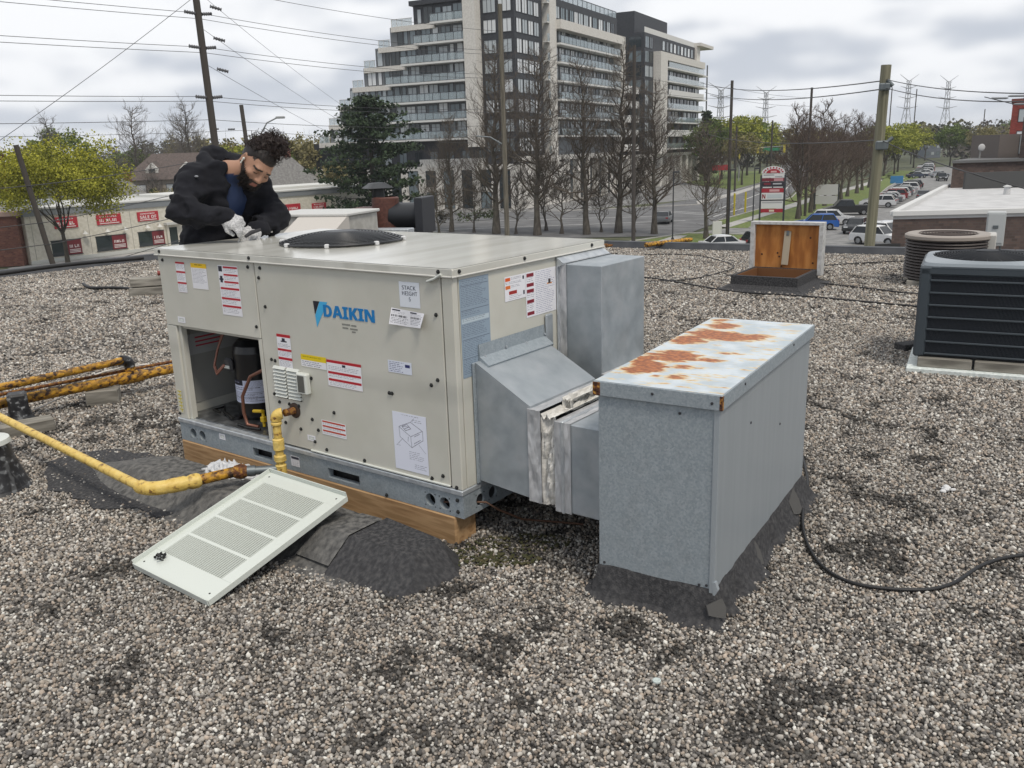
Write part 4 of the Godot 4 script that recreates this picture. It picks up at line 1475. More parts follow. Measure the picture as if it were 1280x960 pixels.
func build_right():
	cable("thick black cable curving over the gravel beside the rusty cabinet", .0068, [[1.52, -4.4], [1.37, -3.79], [1.222, -3.414], [1.15, -3.16], [1.135, -2.93], [1.207, -2.79], [1.385, -2.735], [1.53, -2.765], [1.726, -2.905], [1.912, -2.969], [2.3, -2.99], [2.9, -2.95]])
	cable("black cable running from the ducts past the near foot of the roof hatch", .009, [[.9, -10.9], [1.69, -10.35], [2.37, -9.22], [3.0, -8.74], [3.78, -8.02], [4.6, -7.3]])
	cable("black cable coming out behind the roof hatch towards the old condenser", .008, [[3.2, -10.5], [3.93, -10.9], [4.6, -11.05], [5.12, -11.07], [6.0, -10.6]])
	cable("black cable looping across the gravel in front of the roof edge", .007, [[2.0, -12.7], [2.59, -12.5], [2.85, -11.9], [2.89, -11.08], [2.5, -10.5], [2.0, -10.1], [1.2, -10.2]])
	cable("thin black cable from the hatch corner to the large condenser", .008, [[3.2, -9.75], [3.545, -9.43], [3.9, -8.95], [4.1, -8.7], [5.2, -7.7]])
	# bundle of pipes
	for q in [[Vector3(1.45, .03, -14.1), Vector3(2.5, .05, -13.8), "rusty yellow pipe lying against the roof edge behind the ducts"], [Vector3(2.1, .09, -13.25), Vector3(2.9, .10, -13.75), "rusty yellow pipe lying across the others near the roof edge"], [Vector3(1.2, .03, -14.0), Vector3(2.35, .03, -13.6), "long brown pipe lying lowest of those near the roof edge"]]:
		var b := Mb.new()
		b.tube([q[0], q[0].lerp(q[1], .5), q[1]], .035, 8)
		solo("loose_pipe", b, M.pipe_orange if q[2][0] == "r" else M.pipe_rust, q[2], "pipe")
	# roof hatch, lid up
	var o := thing("roof_hatch", Vector3(2.70, 0, -9.18), -.6018, "open roof hatch with an orange plywood underside", "roof hatch")
	var b := Mb.new()
	var w := .82
	var d := .86
	var x0 := -.41
	var ring := []
	for l in [[-.10, -.01], [-.08, .012], [-.01, .02], [.045, .06], [.05, .155], [.085, .157], [.088, .03]]:
		var i: float = l[0]
		ring.append([Vector3(x0 + i, l[1], -i), Vector3(x0 + w - i, l[1], -i), Vector3(x0 + w - i, l[1], -d + i), Vector3(x0 + i, l[1], -d + i)])
	for i in ring.size() - 1:
		for j in 4:
			b.quad(ring[i][j], ring[i][(j + 1) % 4], ring[i + 1][(j + 1) % 4], ring[i + 1][j])
	part("felt_curb", b, M.felt, o)
	b = Mb.new()
	b.bx(Vector3(x0 + .09, .02, -d + .09), Vector3(x0 + w - .09, .05, -.09))
	part("shaft_floor", b, mat(.12, .06, .025, .9), o)
	b = Mb.new()
	b.bx(Vector3(x0 + .088, .04, -d + .09), Vector3(x0 + .1, .15, -.09))
	b.bx(Vector3(x0 + w - .1, .04, -d + .09), Vector3(x0 + w - .088, .15, -.09))
	b.bx(Vector3(x0 + .1, .04, -d + .088), Vector3(x0 + w - .1, .15, -d + .1))
	part("shaft_lining", b, mat(.16, .07, .025, .85), o)
	var ply := nmat(fnl(261, .014, 5), [[.2, .30, .105, .02], [.5, .42, .165, .035], [.8, .50, .215, .055]], 2.0, .7, 0.0, null, 256, Vector3(1, .25, 1))
	var lz := -d + .03
	b = Mb.new()
	b.bx(Vector3(x0 + .05, .14, lz), Vector3(x0 + w - .05, .64, lz + .012))
	var sh := part("plywood_underside", b, ply, o)
	b = Mb.new()
	b.bx(Vector3(-.045, .0, 0), Vector3(.03, .38, .018), .004)
	var st := part("wooden_strut", b, mat(.42, .36, .27, .85), o)
	st.position = Vector3(.0, .19, lz + .03)
	st.rotation = Vector3(-.05, 0, -.045)
	b = Mb.new()
	b.bx(Vector3(-.02, .33, .018), Vector3(.012, .385, .024), .003)
	part("strut_bracket", b, M.steel, st)
	var rim := nmat(fnl(262, .05, 4), [[.2, .40, .39, .37], [.5, .50, .50, .49], [.8, .56, .56, .55]], 1.0, .7)
	b = Mb.new()
	b.bx(Vector3(x0, .60 + .04, lz - .05), Vector3(x0 + w, .675, lz + .06), .004)
	b.bx(Vector3(x0, .09, lz - .05), Vector3(x0 + .05, .64, lz + .06), .004)
	b.bx(Vector3(x0 + w - .05, .09, lz - .05), Vector3(x0 + w, .64, lz + .06), .004)
	b.bx(Vector3(x0 + .05, .09, lz - .05), Vector3(x0 + w - .05, .64, lz - .01), .0)
	part("lid_frame", b, rim, o)
	for i in 6:
		b = Mb.new()
		b.xf = Transform3D(Basis(Vector3.RIGHT, PI / 2), [Vector3(-.28, .3, lz + .013), Vector3(-.10, .32, lz + .013), Vector3(-.08, .28, lz + .013), Vector3(.3, .22, lz + .013), Vector3(.26, .5, lz + .013), Vector3(-.05, .17, lz + .013)][i])
		b.lathe(Vector3.ZERO, [Vector2(.012, 0), Vector2(.008, .002), Vector2(0, .003)], 7)
		part("wood_knot", b, mat(.06, .02, .01, .8), sh)
	condenser()
	old_condenser()
	# litter
	b = Mb.new()
	var r := RandomNumberGenerator.new()
	r.seed = 3
	for i in 9:
		b.ball(Vector3(r.randf_range(-.035, .035), .012 + r.randf() * .012, r.randf_range(-.02, .02)), Vector3(r.randf_range(.008, .02), .008, r.randf_range(.006, .014)), 7, 5)
	solo("paper_scrap", b, mat(.62, .62, .62, .8), "scrap of crumpled white paper on the open gravel", "litter", "", Vector3(1.944, .0, -3.616))
	b = Mb.new()
	b.lathe(Vector3.ZERO, [Vector2(.013, 0), Vector2(.013, .005), Vector2(.009, .006), Vector2(.004, .004), Vector2(0, .004)], 14)
	solo("metal_washer", b, mat(.5, .56, .54, .4), "pale round washer lying on the near gravel", "washer", "", Vector3(.401, .012, -2.251))

func condenser():
	var turn := -.487
	var o := thing("condenser_unit", Vector3(2.75, 0, -5.76), turn, "large dark grey condenser unit with horizontal guard bars", "condenser")
	var w := .78
	var pm := mat(.045, .058, .07, .45)
	var coil := mat(.008, .010, .014, .6)
	var b := Mb.new()
	b.bx(Vector3(.02, .105, -w + .02), Vector3(w - .02, .70, -.02))
	part("coil_body", b, coil, o)
	for q in [[0, 0], [w - .075, 0], [0, -w + .075], [w - .075, -w + .075]]:
		b = Mb.new()
		b.bx(Vector3(q[0], .10, q[1] - .075), Vector3(q[0] + .075, .71, q[1]), .014)
		part("corner_post", b, pm, o)
	for side in 2:
		for i in 8:
			b = Mb.new()
			var y := .125 + i * .083
			b.bx(Vector3(.07, y - .006, -.016), Vector3(w - .07, y + .006, .001), .002)
			if side == 1:
				b.xf = Transform3D.IDENTITY
			var p := part("guard_bar", b, pm, o)
			if side == 1:
				p.rotation.y = -PI / 2
				p.position = Vector3(0, 0, -w)
	b = Mb.new()
	for i in 86:
		var x := .075 + (w - .15) * i / 85.0
		b.bx(Vector3(x - .0014, .12, -.020), Vector3(x + .0014, .70, -.009))
		b.bx(Vector3(.009, .12, -x - .0014), Vector3(.020, .70, -x + .0014))
	var fins := part("guard_wires", b, mat(.03, .038, .05, .5), o)
	fins.set_meta("kind", "stuff")
	b = Mb.new()
	b.bx(Vector3(.0, .655, -w + .0), Vector3(w, .715, -.0), .012)
	var top := part("top_band", b, pm, o)
	var cap := mat(.22, .25, .275, .35)
	b = Mb.new()
	var c := Vector3(w / 2, 0, -w / 2)
	var k := 64
	for i in k:
		var q := []
		for a in [TAU * i / k, TAU * (i + 1) / k]:
			var e := Vector2(cos(a), sin(a))
			var sq: Vector2 = e * (w / 2 - .005) / pow(pow(abs(e.x), 7.0) + pow(abs(e.y), 7.0), 1.0 / 7.0)
			q.append([Vector3(sq.x, .715, sq.y), Vector3(sq.x * .97, .735, sq.y * .97), Vector3(e.x * .34, .752, e.y * .34), Vector3(e.x * .325, .748, e.y * .325)])
		for l in 3:
			b.quad(c + q[1][l], c + q[0][l], c + q[0][l + 1], c + q[1][l + 1])
	part("top_cover", b, cap, o)
	b = Mb.new()
	for i in 16:
		var r := .06 + .0175 * i
		var pts := []
		for j in 41:
			pts.append(c + Vector3(cos(TAU * j / 40) * r, .750 + .03 * (1.0 - pow(r / .33, 2.0)), sin(TAU * j / 40) * r))
		b.tube(pts, .0035, 4, false)
	for j in 24:
		var a := TAU * j / 24
		b.tube([c + Vector3(cos(a) * .05, .775, sin(a) * .05), c + Vector3(cos(a) * .2, .766, sin(a) * .2), c + Vector3(cos(a) * .335, .75, sin(a) * .335)], .004, 4, false)
	b.lathe(c, [Vector2(.07, .77), Vector2(.07, .785), Vector2(.05, .79), Vector2(0, .79)], 20)
	part("fan_grille", b, coil, o)
	b = Mb.new()
	b.lathe(c, [Vector2(.33, .70), Vector2(0, .70)], 30)
	part("fan_well", b, coil, o)
	# what it stands on
	for i in 2:
		b = Mb.new()
		b.bx(Vector3(0, .035, -.0), Vector3(.33, .10, -.09), .005)
		solo("wooden_bearer", b, M.old_wood, ["grey wooden bearer under the left half of the large dark condenser", "grey wooden bearer under the right half of the large dark condenser"][i], "timber", "", Vector3(2.75, 0, -5.76) + Basis(Vector3.UP, turn) * Vector3(.035 + .345 * i, 0, .03), turn)
	b = Mb.new()
	b.bx(Vector3(-.03, -.005, -.8), Vector3(.74, .035, .075), .006)
	solo("white_pad", b, nmat(fnl(271, .05, 4), [[.3, .55, .60, .58], [.7, .72, .76, .74]], 2.0, .6), "white board pad under the large dark condenser", "equipment pad", "", Vector3(2.75, 0, -5.76), turn)
	b = Mb.new()
	b.bx(Vector3(-.12, -.005, -.06), Vector3(.08, .05, .06), .006)
	solo("dark_board", b, M.felt, "dark board half hidden behind the left edge of the large condenser", "board", "", Vector3(3.04, 0, -6.38), .3)

func old_condenser():
	var o := thing("old_condenser", Vector3(4.73, 0, -9.35), -.5, "older brown condenser with stacked horizontal louvers", "condenser")
	var brn := mat(.055, .045, .042, .6)
	var h := .50
	var b := Mb.new()
	b.lathe(Vector3.ZERO, [Vector2(.37, .06), Vector2(.37, h)], 28)
	part("coil_body", b, mat(.02, .017, .016, .8), o)
	for i in 14:
		b = Mb.new()
		var y := .075 + i * .031
		b.lathe(Vector3.ZERO, [Vector2(.375, y), Vector2(.415, y + .004), Vector2(.40, y + .022), Vector2(.375, y + .024)], 28)
		part("louver", b, brn, o)
	b = Mb.new()
	b.lathe(Vector3.ZERO, [Vector2(.41, h - .01), Vector2(.425, h), Vector2(.425, h + .03), Vector2(.40, h + .045), Vector2(.30, h + .04), Vector2(.28, h + .02)], 32)
	part("top_rim", b, mat(.30, .265, .235, .6), o)
	b = Mb.new()
	for i in 9:
		var r := .04 + .03 * i
		var pts := []
		for j in 31:
			pts.append(Vector3(cos(TAU * j / 30) * r, h + .045 - .0 * r, sin(TAU * j / 30) * r))
		b.tube(pts, .004, 4, false)
	b.lathe(Vector3.ZERO, [Vector2(.29, h + .0), Vector2(0, h + .0)], 24)
	part("fan_grille", b, mat(.06, .045, .04, .7), o)
	b = Mb.new()
	b.bx(Vector3(.30, h - .20, -.2), Vector3(.46, h + .04, .12), .01)
	part("control_cover", b, mat(.46, .45, .42, .6), o)
	b = Mb.new()
	b.bx(Vector3(-.35, 0, -.3), Vector3(.35, .06, .3), .008)
	solo("grey_pad", b, M.old_wood, "grey pad under the older brown condenser", "equipment pad", "", Vector3(4.73, 0, -9.35), -.5)
	for q in [[Vector3(6.1, 0, -10.9), .21, .62, .16, "tall pale grey electrical box on a stand behind the condensers"], [Vector3(6.45, 0, -10.2), .36, .42, .2, "wide pale grey electrical box right of the taller one"]]:
		var e := thing("electrical_box", q[0], -.5, q[4], "electrical box")
		b = Mb.new()
		b.bx(Vector3(-q[1] / 2, q[2] - .42 if q[2] > .5 else .1, -q[3] / 2), Vector3(q[1] / 2, q[2], q[3] / 2), .01)
		part("box", b, mat(.42, .44, .44, .5), e)
		b = Mb.new()
		b.bx(Vector3(-q[1] / 2 + .015, q[2] - .38 if q[2] > .5 else .12, q[3] / 2), Vector3(q[1] / 2 - .015, q[2] - .02, q[3] / 2 + .008), .003)
		part("door", b, mat(.46, .48, .48, .5), e)
		b = Mb.new()
		b.bx(Vector3(-.03, q[2] - .2, q[3] / 2 + .008), Vector3(.03, q[2] - .16, q[3] / 2 + .02), .004)
		part("latch", b, M.steel, e)
		for s in [-1, 1]:
			b = Mb.new()
			b.tube([Vector3(s * q[1] * .35, 0, 0), Vector3(s * q[1] * .35, q[2] - .05, 0)], .014, 6)
			part("leg", b, M.steel, e)

func build_left_far():
	# equipment beyond the unit
	var beige := nmat(fnl(281, .02, 4), [[.3, .36, .35, .32], [.7, .44, .43, .40]], 1.0, .6)
	var o := thing("rear_air_handler", Vector3(-2.35, 0, -11.6), -.32, "beige air handler with a sloped hood behind the mechanic", "air handler")
	var b := Mb.new()
	b.bx(Vector3(-.75, .1, -.6), Vector3(.42, .80, .3), .01)
	part("body", b, beige, o)
	b = Mb.new()
	b.bx(Vector3(-.78, .80, -.63), Vector3(.45, .84, .33), .01)
	part("lid", b, mat(.52, .52, .5, .5), o)
	b = Mb.new()
	b.prism(PackedVector2Array([Vector2(.0, .25), Vector2(.0, .80), Vector2(.06, .80), Vector2(.52, .60), Vector2(.52, .25)]), -.35, .35)
	var hd := part("sloped_hood", b, mat(.50, .47, .43, .55), o)
	hd.rotation.y = -PI / 2
	hd.position = Vector3(.12, 0, .30)
	b = Mb.new()
	b.bx(Vector3(-.8, 0, -.62), Vector3(.45, .1, .32), .01)
	part("base_curb", b, M.felt, o)
	o = thing("brown_exhaust_vent", Vector3(-1.93, 0, -13.0), -.25, "rust brown metal exhaust vent with a black rain cap", "exhaust vent")
	var br := nmat(fnl(282, .03, 4), [[.3, .075, .028, .020], [.7, .12, .048, .034]], 2.0, .6)
	b = Mb.new()
	b.bx(Vector3(-.30, 0, -.25), Vector3(.06, .80, .25), .01)
	part("lower_box", b, br, o)
	b = Mb.new()
	b.lathe(Vector3(.17, 0, 0), [Vector2(.20, 0), Vector2(.20, .93), Vector2(.17, .95)], 26)
	part("round_stack", b, br, o)
	b = Mb.new()
	b.tube([Vector3(.02, .9, .1), Vector3(.02, 1.08, .1)], .012, 5)
	b.tube([Vector3(.12, .9, -.1), Vector3(.12, 1.08, -.1)], .012, 5)
	b.lathe(Vector3(.07, 0, 0), [Vector2(.09, .93), Vector2(.08, 1.08)], 16)
	part("cap_stay", b, mat(.03, .03, .03, .6), o)
	b = Mb.new()
	b.lathe(Vector3(.06, 0, 0), [Vector2(.24, 1.07), Vector2(.255, 1.075), Vector2(.13, 1.15), Vector2(0, 1.155)], 4)
	part("rain_cap", b, mat(.035, .037, .04, .5), o)
	o = thing("black_exhaust_blower", Vector3(-1.42, 0, -12.9), -.25, "black exhaust blower with a square outlet flange", "exhaust blower")
	b = Mb.new()
	b.tube([Vector3(-.25, .68, 0), Vector3(-.15, .67, 0), Vector3(.12, .67, 0), Vector3(.2, .67, 0)], [.22, .19, .19, .24], 26)
	part("barrel", b, mat(.02, .022, .026, .4), o)
	b = Mb.new()
	b.bx(Vector3(.18, .42, -.28), Vector3(.30, .94, .28), .01)
	part("outlet_flange", b, mat(.025, .027, .033, .5), o)
	b = Mb.new()
	b.bx(Vector3(-.2, 0, -.2), Vector3(.28, .46, .2), .01)
	part("pedestal", b, M.felt, o)
	o = thing("pale_duct", Vector3(-1.75, 0, -12.2), -.3, "low pale sheet metal duct lying in front of the exhaust vent", "duct")
	b = Mb.new()
	b.bx(Vector3(-.3, .1, -.12), Vector3(.45, .555, .12), .01)
	part("duct_run", b, M.galv_light, o)
	# blocks by the far left edge
	o = thing("timber_blocks", Vector3(-4.35, 0, -10.4), .25, "stacked weathered timber blocks near the far roof edge", "timber")
	for i in 2:
		b = Mb.new()
		b.bx(Vector3(-.2 + .02 * i, .0 + .11 * i, -.12), Vector3(.5, .10 + .11 * i, .08 - .03 * i), .008)
		part("block", b, M.old_wood, o)
	b = Mb.new()
	b.tube([Vector3(-4.2, .26, -10.4), Vector3(-3.7, .26, -10.5)], .03, 8)
	solo("red_pipe", b, mat(.22, .04, .03, .6), "short red pipe resting on the stacked timber blocks", "pipe")
	cable("frayed black cable trailing from the far timber blocks", .02, [[-4.3, -10.5], [-4.9, -10.9], [-5.3, -11.0], [-5.6, -11.4]])
	cable("black hose lying along the far left roof edge", .03, [[-8.6, -10.6, .1], [-7.3, -11.6, .1], [-6.4, -12.6, .12], [-5.6, -13.4, .1]], "black_hose")
# ---------- bodies: a distance field on a grid, meshed as surface nets
class Field:
	var lo: Vector3
	var h: float
	var nx: int
	var ny: int
	var nz: int
	var d := PackedFloat32Array()
	func _init(a: Vector3, b: Vector3, cell: float):
		lo = a
		h = cell
		nx = int((b.x - a.x) / cell) + 2
		ny = int((b.y - a.y) / cell) + 2
		nz = int((b.z - a.z) / cell) + 2
		d.resize(nx * ny * nz)
		d.fill(0.4)
	func blend(i: int, v: float, k: float, sub: bool):
		var o := d[i]
		if sub:
			var t: float = max(k - abs(o + v), 0.0) / k
			d[i] = max(o, -v) + t * t * k * .25
		else:
			var t: float = max(k - abs(o - v), 0.0) / k
			d[i] = min(o, v) - t * t * k * .25
	func span(a: float, b: float, o: float, n: int) -> Array:
		return [clampi(int((a - o) / h), 0, n - 1), clampi(int((b - o) / h) + 1, 0, n - 1)]
	# a tapered capsule, flattened along an axis if squash is not one
	func cap(a: Vector3, b: Vector3, ra: float, rb: float, k := .03, sub := false):
		var m: float = max(ra, rb) + k + h * 2
		var p0 := Vector3(min(a.x, b.x), min(a.y, b.y), min(a.z, b.z)) - Vector3.ONE * m
		var p1 := Vector3(max(a.x, b.x), max(a.y, b.y), max(a.z, b.z)) + Vector3.ONE * m
		var ex := span(p0.x, p1.x, lo.x, nx)
		var ey := span(p0.y, p1.y, lo.y, ny)
		var ez := span(p0.z, p1.z, lo.z, nz)
		var ab := b - a
		var l2: float = max(ab.length_squared(), 1e-9)
		for z in range(ez[0], ez[1] + 1):
			for y in range(ey[0], ey[1] + 1):
				var i: int = (z * ny + y) * nx + ex[0]
				for x in range(ex[0], ex[1] + 1):
					var p := Vector3(lo.x + x * h, lo.y + y * h, lo.z + z * h) - a
					var t := clampf(p.dot(ab) / l2, 0.0, 1.0)
					blend(i, (p - ab * t).length() - lerpf(ra, rb, t), k, sub)
					i += 1
	# an ellipsoid; bs turns its own axes into the grid's
	func ell(c: Vector3, bs: Basis, r: Vector3, k := .02, sub := false):
		var m: float = max(r.x, max(r.y, r.z)) + k + h * 2
		var ex := span(c.x - m, c.x + m, lo.x, nx)
		var ey := span(c.y - m, c.y + m, lo.y, ny)
		var ez := span(c.z - m, c.z + m, lo.z, nz)
		var inv := bs.transposed()
		for z in range(ez[0], ez[1] + 1):
			for y in range(ey[0], ey[1] + 1):
				var i: int = (z * ny + y) * nx + ex[0]
				for x in range(ex[0], ex[1] + 1):
					var p := inv * (Vector3(lo.x + x * h, lo.y + y * h, lo.z + z * h) - c)
					var k0 := (p / r).length()
					var k1 := (p / (r * r)).length()
					blend(i, k0 * (k0 - 1.0) / max(k1, 1e-4), k, sub)
					i += 1
	func rough(f: FastNoiseLite, amp: float, st := Vector3.ONE):
		for z in nz:
			for y in ny:
				for x in nx:
					var i := (z * ny + y) * nx + x
					if abs(d[i]) < .06:
						d[i] += amp * f.get_noise_3d((lo.x + x * h) * st.x, (lo.y + y * h) * st.y, (lo.z + z * h) * st.z)
	func at(p: Vector3) -> float:
		var q := (p - lo) / h
		var x := clampi(int(q.x), 0, nx - 2)
		var y := clampi(int(q.y), 0, ny - 2)
		var z := clampi(int(q.z), 0, nz - 2)
		var t := Vector3(q.x - x, q.y - y, q.z - z)
		var i := (z * ny + y) * nx + x
		var sy := nx
		var sz := nx * ny
		var a := lerpf(lerpf(d[i], d[i + 1], t.x), lerpf(d[i + sy], d[i + sy + 1], t.x), t.y)
		var b := lerpf(lerpf(d[i + sz], d[i + sz + 1], t.x), lerpf(d[i + sz + sy], d[i + sz + sy + 1], t.x), t.y)
		return lerpf(a, b, t.z)
	func mesh_into(mb: Mb, colour = null):
		var cell := PackedInt32Array()
		cell.resize(nx * ny * nz)
		cell.fill(-1)
		var pos := PackedVector3Array()
		var nor := PackedVector3Array()
		var cols := PackedColorArray()
		var sy := nx
		var sz := nx * ny
		var off := [0, 1, sy, sy + 1, sz, sz + 1, sz + sy, sz + sy + 1]
		var cor := [Vector3(0, 0, 0), Vector3(1, 0, 0), Vector3(0, 1, 0), Vector3(1, 1, 0), Vector3(0, 0, 1), Vector3(1, 0, 1), Vector3(0, 1, 1), Vector3(1, 1, 1)]
		var ed := [[0, 1], [2, 3], [4, 5], [6, 7], [0, 2], [1, 3], [4, 6], [5, 7], [0, 4], [1, 5], [2, 6], [3, 7]]
		for z in nz - 1:
			for y in ny - 1:
				for x in nx - 1:
					var i := (z * ny + y) * nx + x
					var s := d[i] < 0.0
					if s == (d[i + 1] < 0.0) and s == (d[i + sy] < 0.0) and s == (d[i + sz] < 0.0) and s == (d[i + sy + 1] < 0.0) and s == (d[i + sz + 1] < 0.0) and s == (d[i + sz + sy] < 0.0) and s == (d[i + sz + sy + 1] < 0.0):
						continue
					var acc := Vector3.ZERO
					var k := 0
					for e in ed:
						var a: float = d[i + off[e[0]]]
						var b: float = d[i + off[e[1]]]
						if (a < 0.0) != (b < 0.0):
							acc += cor[e[0]].lerp(cor[e[1]], a / (a - b))
							k += 1
					cell[i] = pos.size()
					var p := lo + (Vector3(x, y, z) + acc / k) * h
					pos.append(p)
					var g := Vector3(at(p + Vector3(h, 0, 0)) - at(p - Vector3(h, 0, 0)), at(p + Vector3(0, h, 0)) - at(p - Vector3(0, h, 0)), at(p + Vector3(0, 0, h)) - at(p - Vector3(0, 0, h)))
					nor.append(g.normalized())
					if colour != null:
						cols.append(colour.call(p))
		for z in range(1, nz - 1):
			for y in range(1, ny - 1):
				for x in range(1, nx - 1):
					var i := (z * ny + y) * nx + x
					var s := d[i] < 0.0
					if s != (d[i + 1] < 0.0):
						quad(mb, pos, nor, cols, cell[i - sy - sz], cell[i - sz], cell[i], cell[i - sy], s)
					if s != (d[i + sy] < 0.0):
						quad(mb, pos, nor, cols, cell[i - 1 - sz], cell[i - 1], cell[i], cell[i - sz], s)
					if s != (d[i + sz] < 0.0):
						quad(mb, pos, nor, cols, cell[i - 1 - sy], cell[i - sy], cell[i], cell[i - 1], s)
	func quad(mb: Mb, pos, nor, cols, a: int, b: int, c: int, e: int, fwd: bool):
		if a < 0 or b < 0 or c < 0 or e < 0:
			return
		var o := [a, b, c, e] if fwd else [a, e, c, b]
		for t in [[0, 1, 2], [0, 2, 3]]:
			for j in [0, 2, 1]:
				var q: int = o[t[j]]
				if cols.size():
					mb.col = cols[q]
				mb.put(pos[q], nor[q], Vector2.ZERO)

func build_person():
	var root := Vector3(-1.72, 0, -5.0)
	var o := thing("person", root, 0, "bearded person with a curly topknot in a dark jacket bending over the unit", "person")
	var hips := Vector3(-1.68, .96, -4.97) - root
	var waist := Vector3(-1.64, 1.12, -4.94) - root
	var chest := Vector3(-1.56, 1.33, -4.86) - root
	var neck0 := Vector3(-1.49, 1.475, -4.80) - root
	var shR := Vector3(-1.645, 1.455, -4.66) - root
	var shL := Vector3(-1.395, 1.42, -4.955) - root
	var elR := Vector3(-1.645, 1.30, -4.50) - root
	var wrR := Vector3(-1.455, 1.262, -4.545) - root
	var elL := Vector3(-1.285, 1.225, -4.93) - root
	var wrL := Vector3(-1.345, 1.185, -4.735) - root
	var head := Vector3(-1.318, 1.520, -4.755) - root
	var hu := Vector3(.70, .62, .20).normalized()
	var hf := Vector3(.26, -.72, .62)
	hf = (hf - hu * hf.dot(hu)).normalized()
	var hr := hf.cross(hu)
	var hb := Basis(-hr, hu, hf)
	var face := Vector3(.78, 0, .62).normalized()
	var skin := Color(.37, .205, .135)
	var navy := Color(.012, .030, .085)
	var denim := Color(.022, .026, .036)
	# body: shirt, trousers, neck
	var lower := Field.new(Vector3(-.35, -.02, -.38), Vector3(.4, 1.12, .4), .016)
	var f := Field.new(Vector3(-.32, 1.06, -.34), Vector3(.5, 1.62, .5), .0085)
	for q in [lower, f]:
		q.cap(hips, waist, .13, .115, .04)
		q.cap(waist, chest, .115, .128, .05)
	f.cap(chest + (shR - chest) * .5, chest + (shL - chest) * .5, .088, .088, .06)
	f.cap(chest, neck0, .115, .068, .05)
	f.cap(neck0, head - hu * .05 - hf * .02, .057, .056, .03)
	var side := face.cross(Vector3.UP)
	for s in [-1.0, 1.0]:
		var hp: Vector3 = hips + side * s * .09 + Vector3.DOWN * .04
		var kn: Vector3 = hips + side * s * .11 + Vector3(0, -.46, 0) + face * .03
		var an: Vector3 = hips + side * s * .12 + Vector3(0, -.87, 0) - face * .02
		lower.cap(hp, kn, .092, .068, .05)
		lower.cap(kn, an, .066, .05, .03)
		lower.cap(an + Vector3.DOWN * .035, an + Vector3.DOWN * .045 + face * .16, .045, .036, .02)
	var body := Mb.new()
	var neckline: Vector3 = neck0
	var dye := func(p: Vector3) -> Color:
		if p.y < .11:
			return Color(.03, .022, .016)
		if p.y < .98:
			return denim
		return skin if p.y > neckline.y + .022 - .30 * (p - neckline).dot(face) and (p - neckline).length() < .2 else navy
	lower.mesh_into(body, dye)
	f.mesh_into(body, dye)
	# head, on a finer grid in its own axes
	var g := Field.new(Vector3(-.105, -.15, -.13), Vector3(.105, .14, .15), .0052)
	var I := Basis.IDENTITY
	g.ell(Vector3(0, .03, -.012), I, Vector3(.076, .092, .098), .02)
	g.ell(Vector3(0, -.025, .03), I, Vector3(.062, .085, .066), .03)
	g.ell(Vector3(0, -.082, .046), I, Vector3(.042, .036, .042), .03)
	g.cap(Vector3(0, -.02, -.035), Vector3(0, -.13, -.05), .058, .058, .03)
	g.cap(Vector3(-.032, .022, .082), Vector3(.032, .022, .082), .014, .014, .02)
	for s in [-1.0, 1.0]:
		g.ell(Vector3(s * .034, .002, .095), I, Vector3(.018, .013, .014), .012, true)
		g.ell(Vector3(s * .033, .002, .079), I, Vector3(.0125, .0125, .0125), .004)
		g.ell(Vector3(s * .046, -.022, .066), I, Vector3(.02, .014, .018), .02)
		g.ell(Vector3(s * .079, .0, -.012), Basis(Vector3.UP, s * .35), Vector3(.009, .032, .02), .008)
		g.ell(Vector3(s * .086, .002, -.006), Basis(Vector3.UP, s * .35), Vector3(.006, .02, .011), .006, true)
		g.ell(Vector3(s * .012, -.032, .100), I, Vector3(.0095, .008, .009), .008)
	g.cap(Vector3(0, .012, .090), Vector3(0, -.028, .110), .008, .0125, .012)
	g.cap(Vector3(-.02, -.061, .086), Vector3(.02, -.061, .086), .0075, .0075, .008)
	g.cap(Vector3(-.016, -.072, .084), Vector3(.016, -.072, .084), .008, .008, .008)
	var nz := fnl(401, 90.0, 2)
	for i in g.d.size():
		pass
	body.xf = Transform3D(hb, head)
	g.mesh_into(body, func(p: Vector3) -> Color:
		var n: float = nz.get_noise_3dv(p)
		if abs(abs(p.x) - .033) < .0115 and abs(p.y - .002) < .0075 and p.z > .074:
			return Color(.03, .02, .015) if p.y < .0005 else skin * .8
		if abs(abs(p.x) - .034) < .022 and abs(p.y - .025 + .2 * (abs(p.x) - .034)) < .0058 and p.z > .06:
			return Color(.018, .012, .010)
		if abs(p.x) < .019 and p.y < -.058 and p.y > -.078 and p.z > .088:
			return Color(.30, .12, .09)
		var jaw := -.038 - .25 * (p.z - .05) if p.z > .03 else -.02
		if p.y < jaw + .012 * n and p.z > -.005 - .3 * (p.y + .05) and (p.y > -.135):
			return Color(.022, .014, .011)
		if p.z > .07 and abs(p.x) < .034 and p.y < -.044 and p.y > -.057:
			return Color(.03, .018, .014)
		if p.y > .056 - .35 * p.z and not (p.z > .05 and p.y < .062):
			return Color(.02, .013, .011)
		return skin * (1.0 + .12 * n) if n < .9 else skin)
	body.xf = Transform3D.IDENTITY
	var bm := mat(1, 1, 1, .62)
	bm.vertex_color_use_as_albedo = true
	part("body", body, bm, o)
	# jacket with its open front, sleeves and fallen hood
	var j := Field.new(Vector3(-.40, .72, -.36), Vector3(.66, 1.66, .72), .0095)
	j.cap(hips + Vector3.DOWN * .06, waist, .185, .175, .05)
	j.cap(waist, chest, .175, .172, .06)
	j.cap(chest + (shR - chest) * .8, chest + (shL - chest) * .8, .098, .098, .07)
	j.cap(chest, neck0 + Vector3(-.02, -.03, 0), .16, .105, .05)
	j.cap(shR, elR, .077, .068, .05)
	j.cap(elR, wrR, .069, .050, .035)
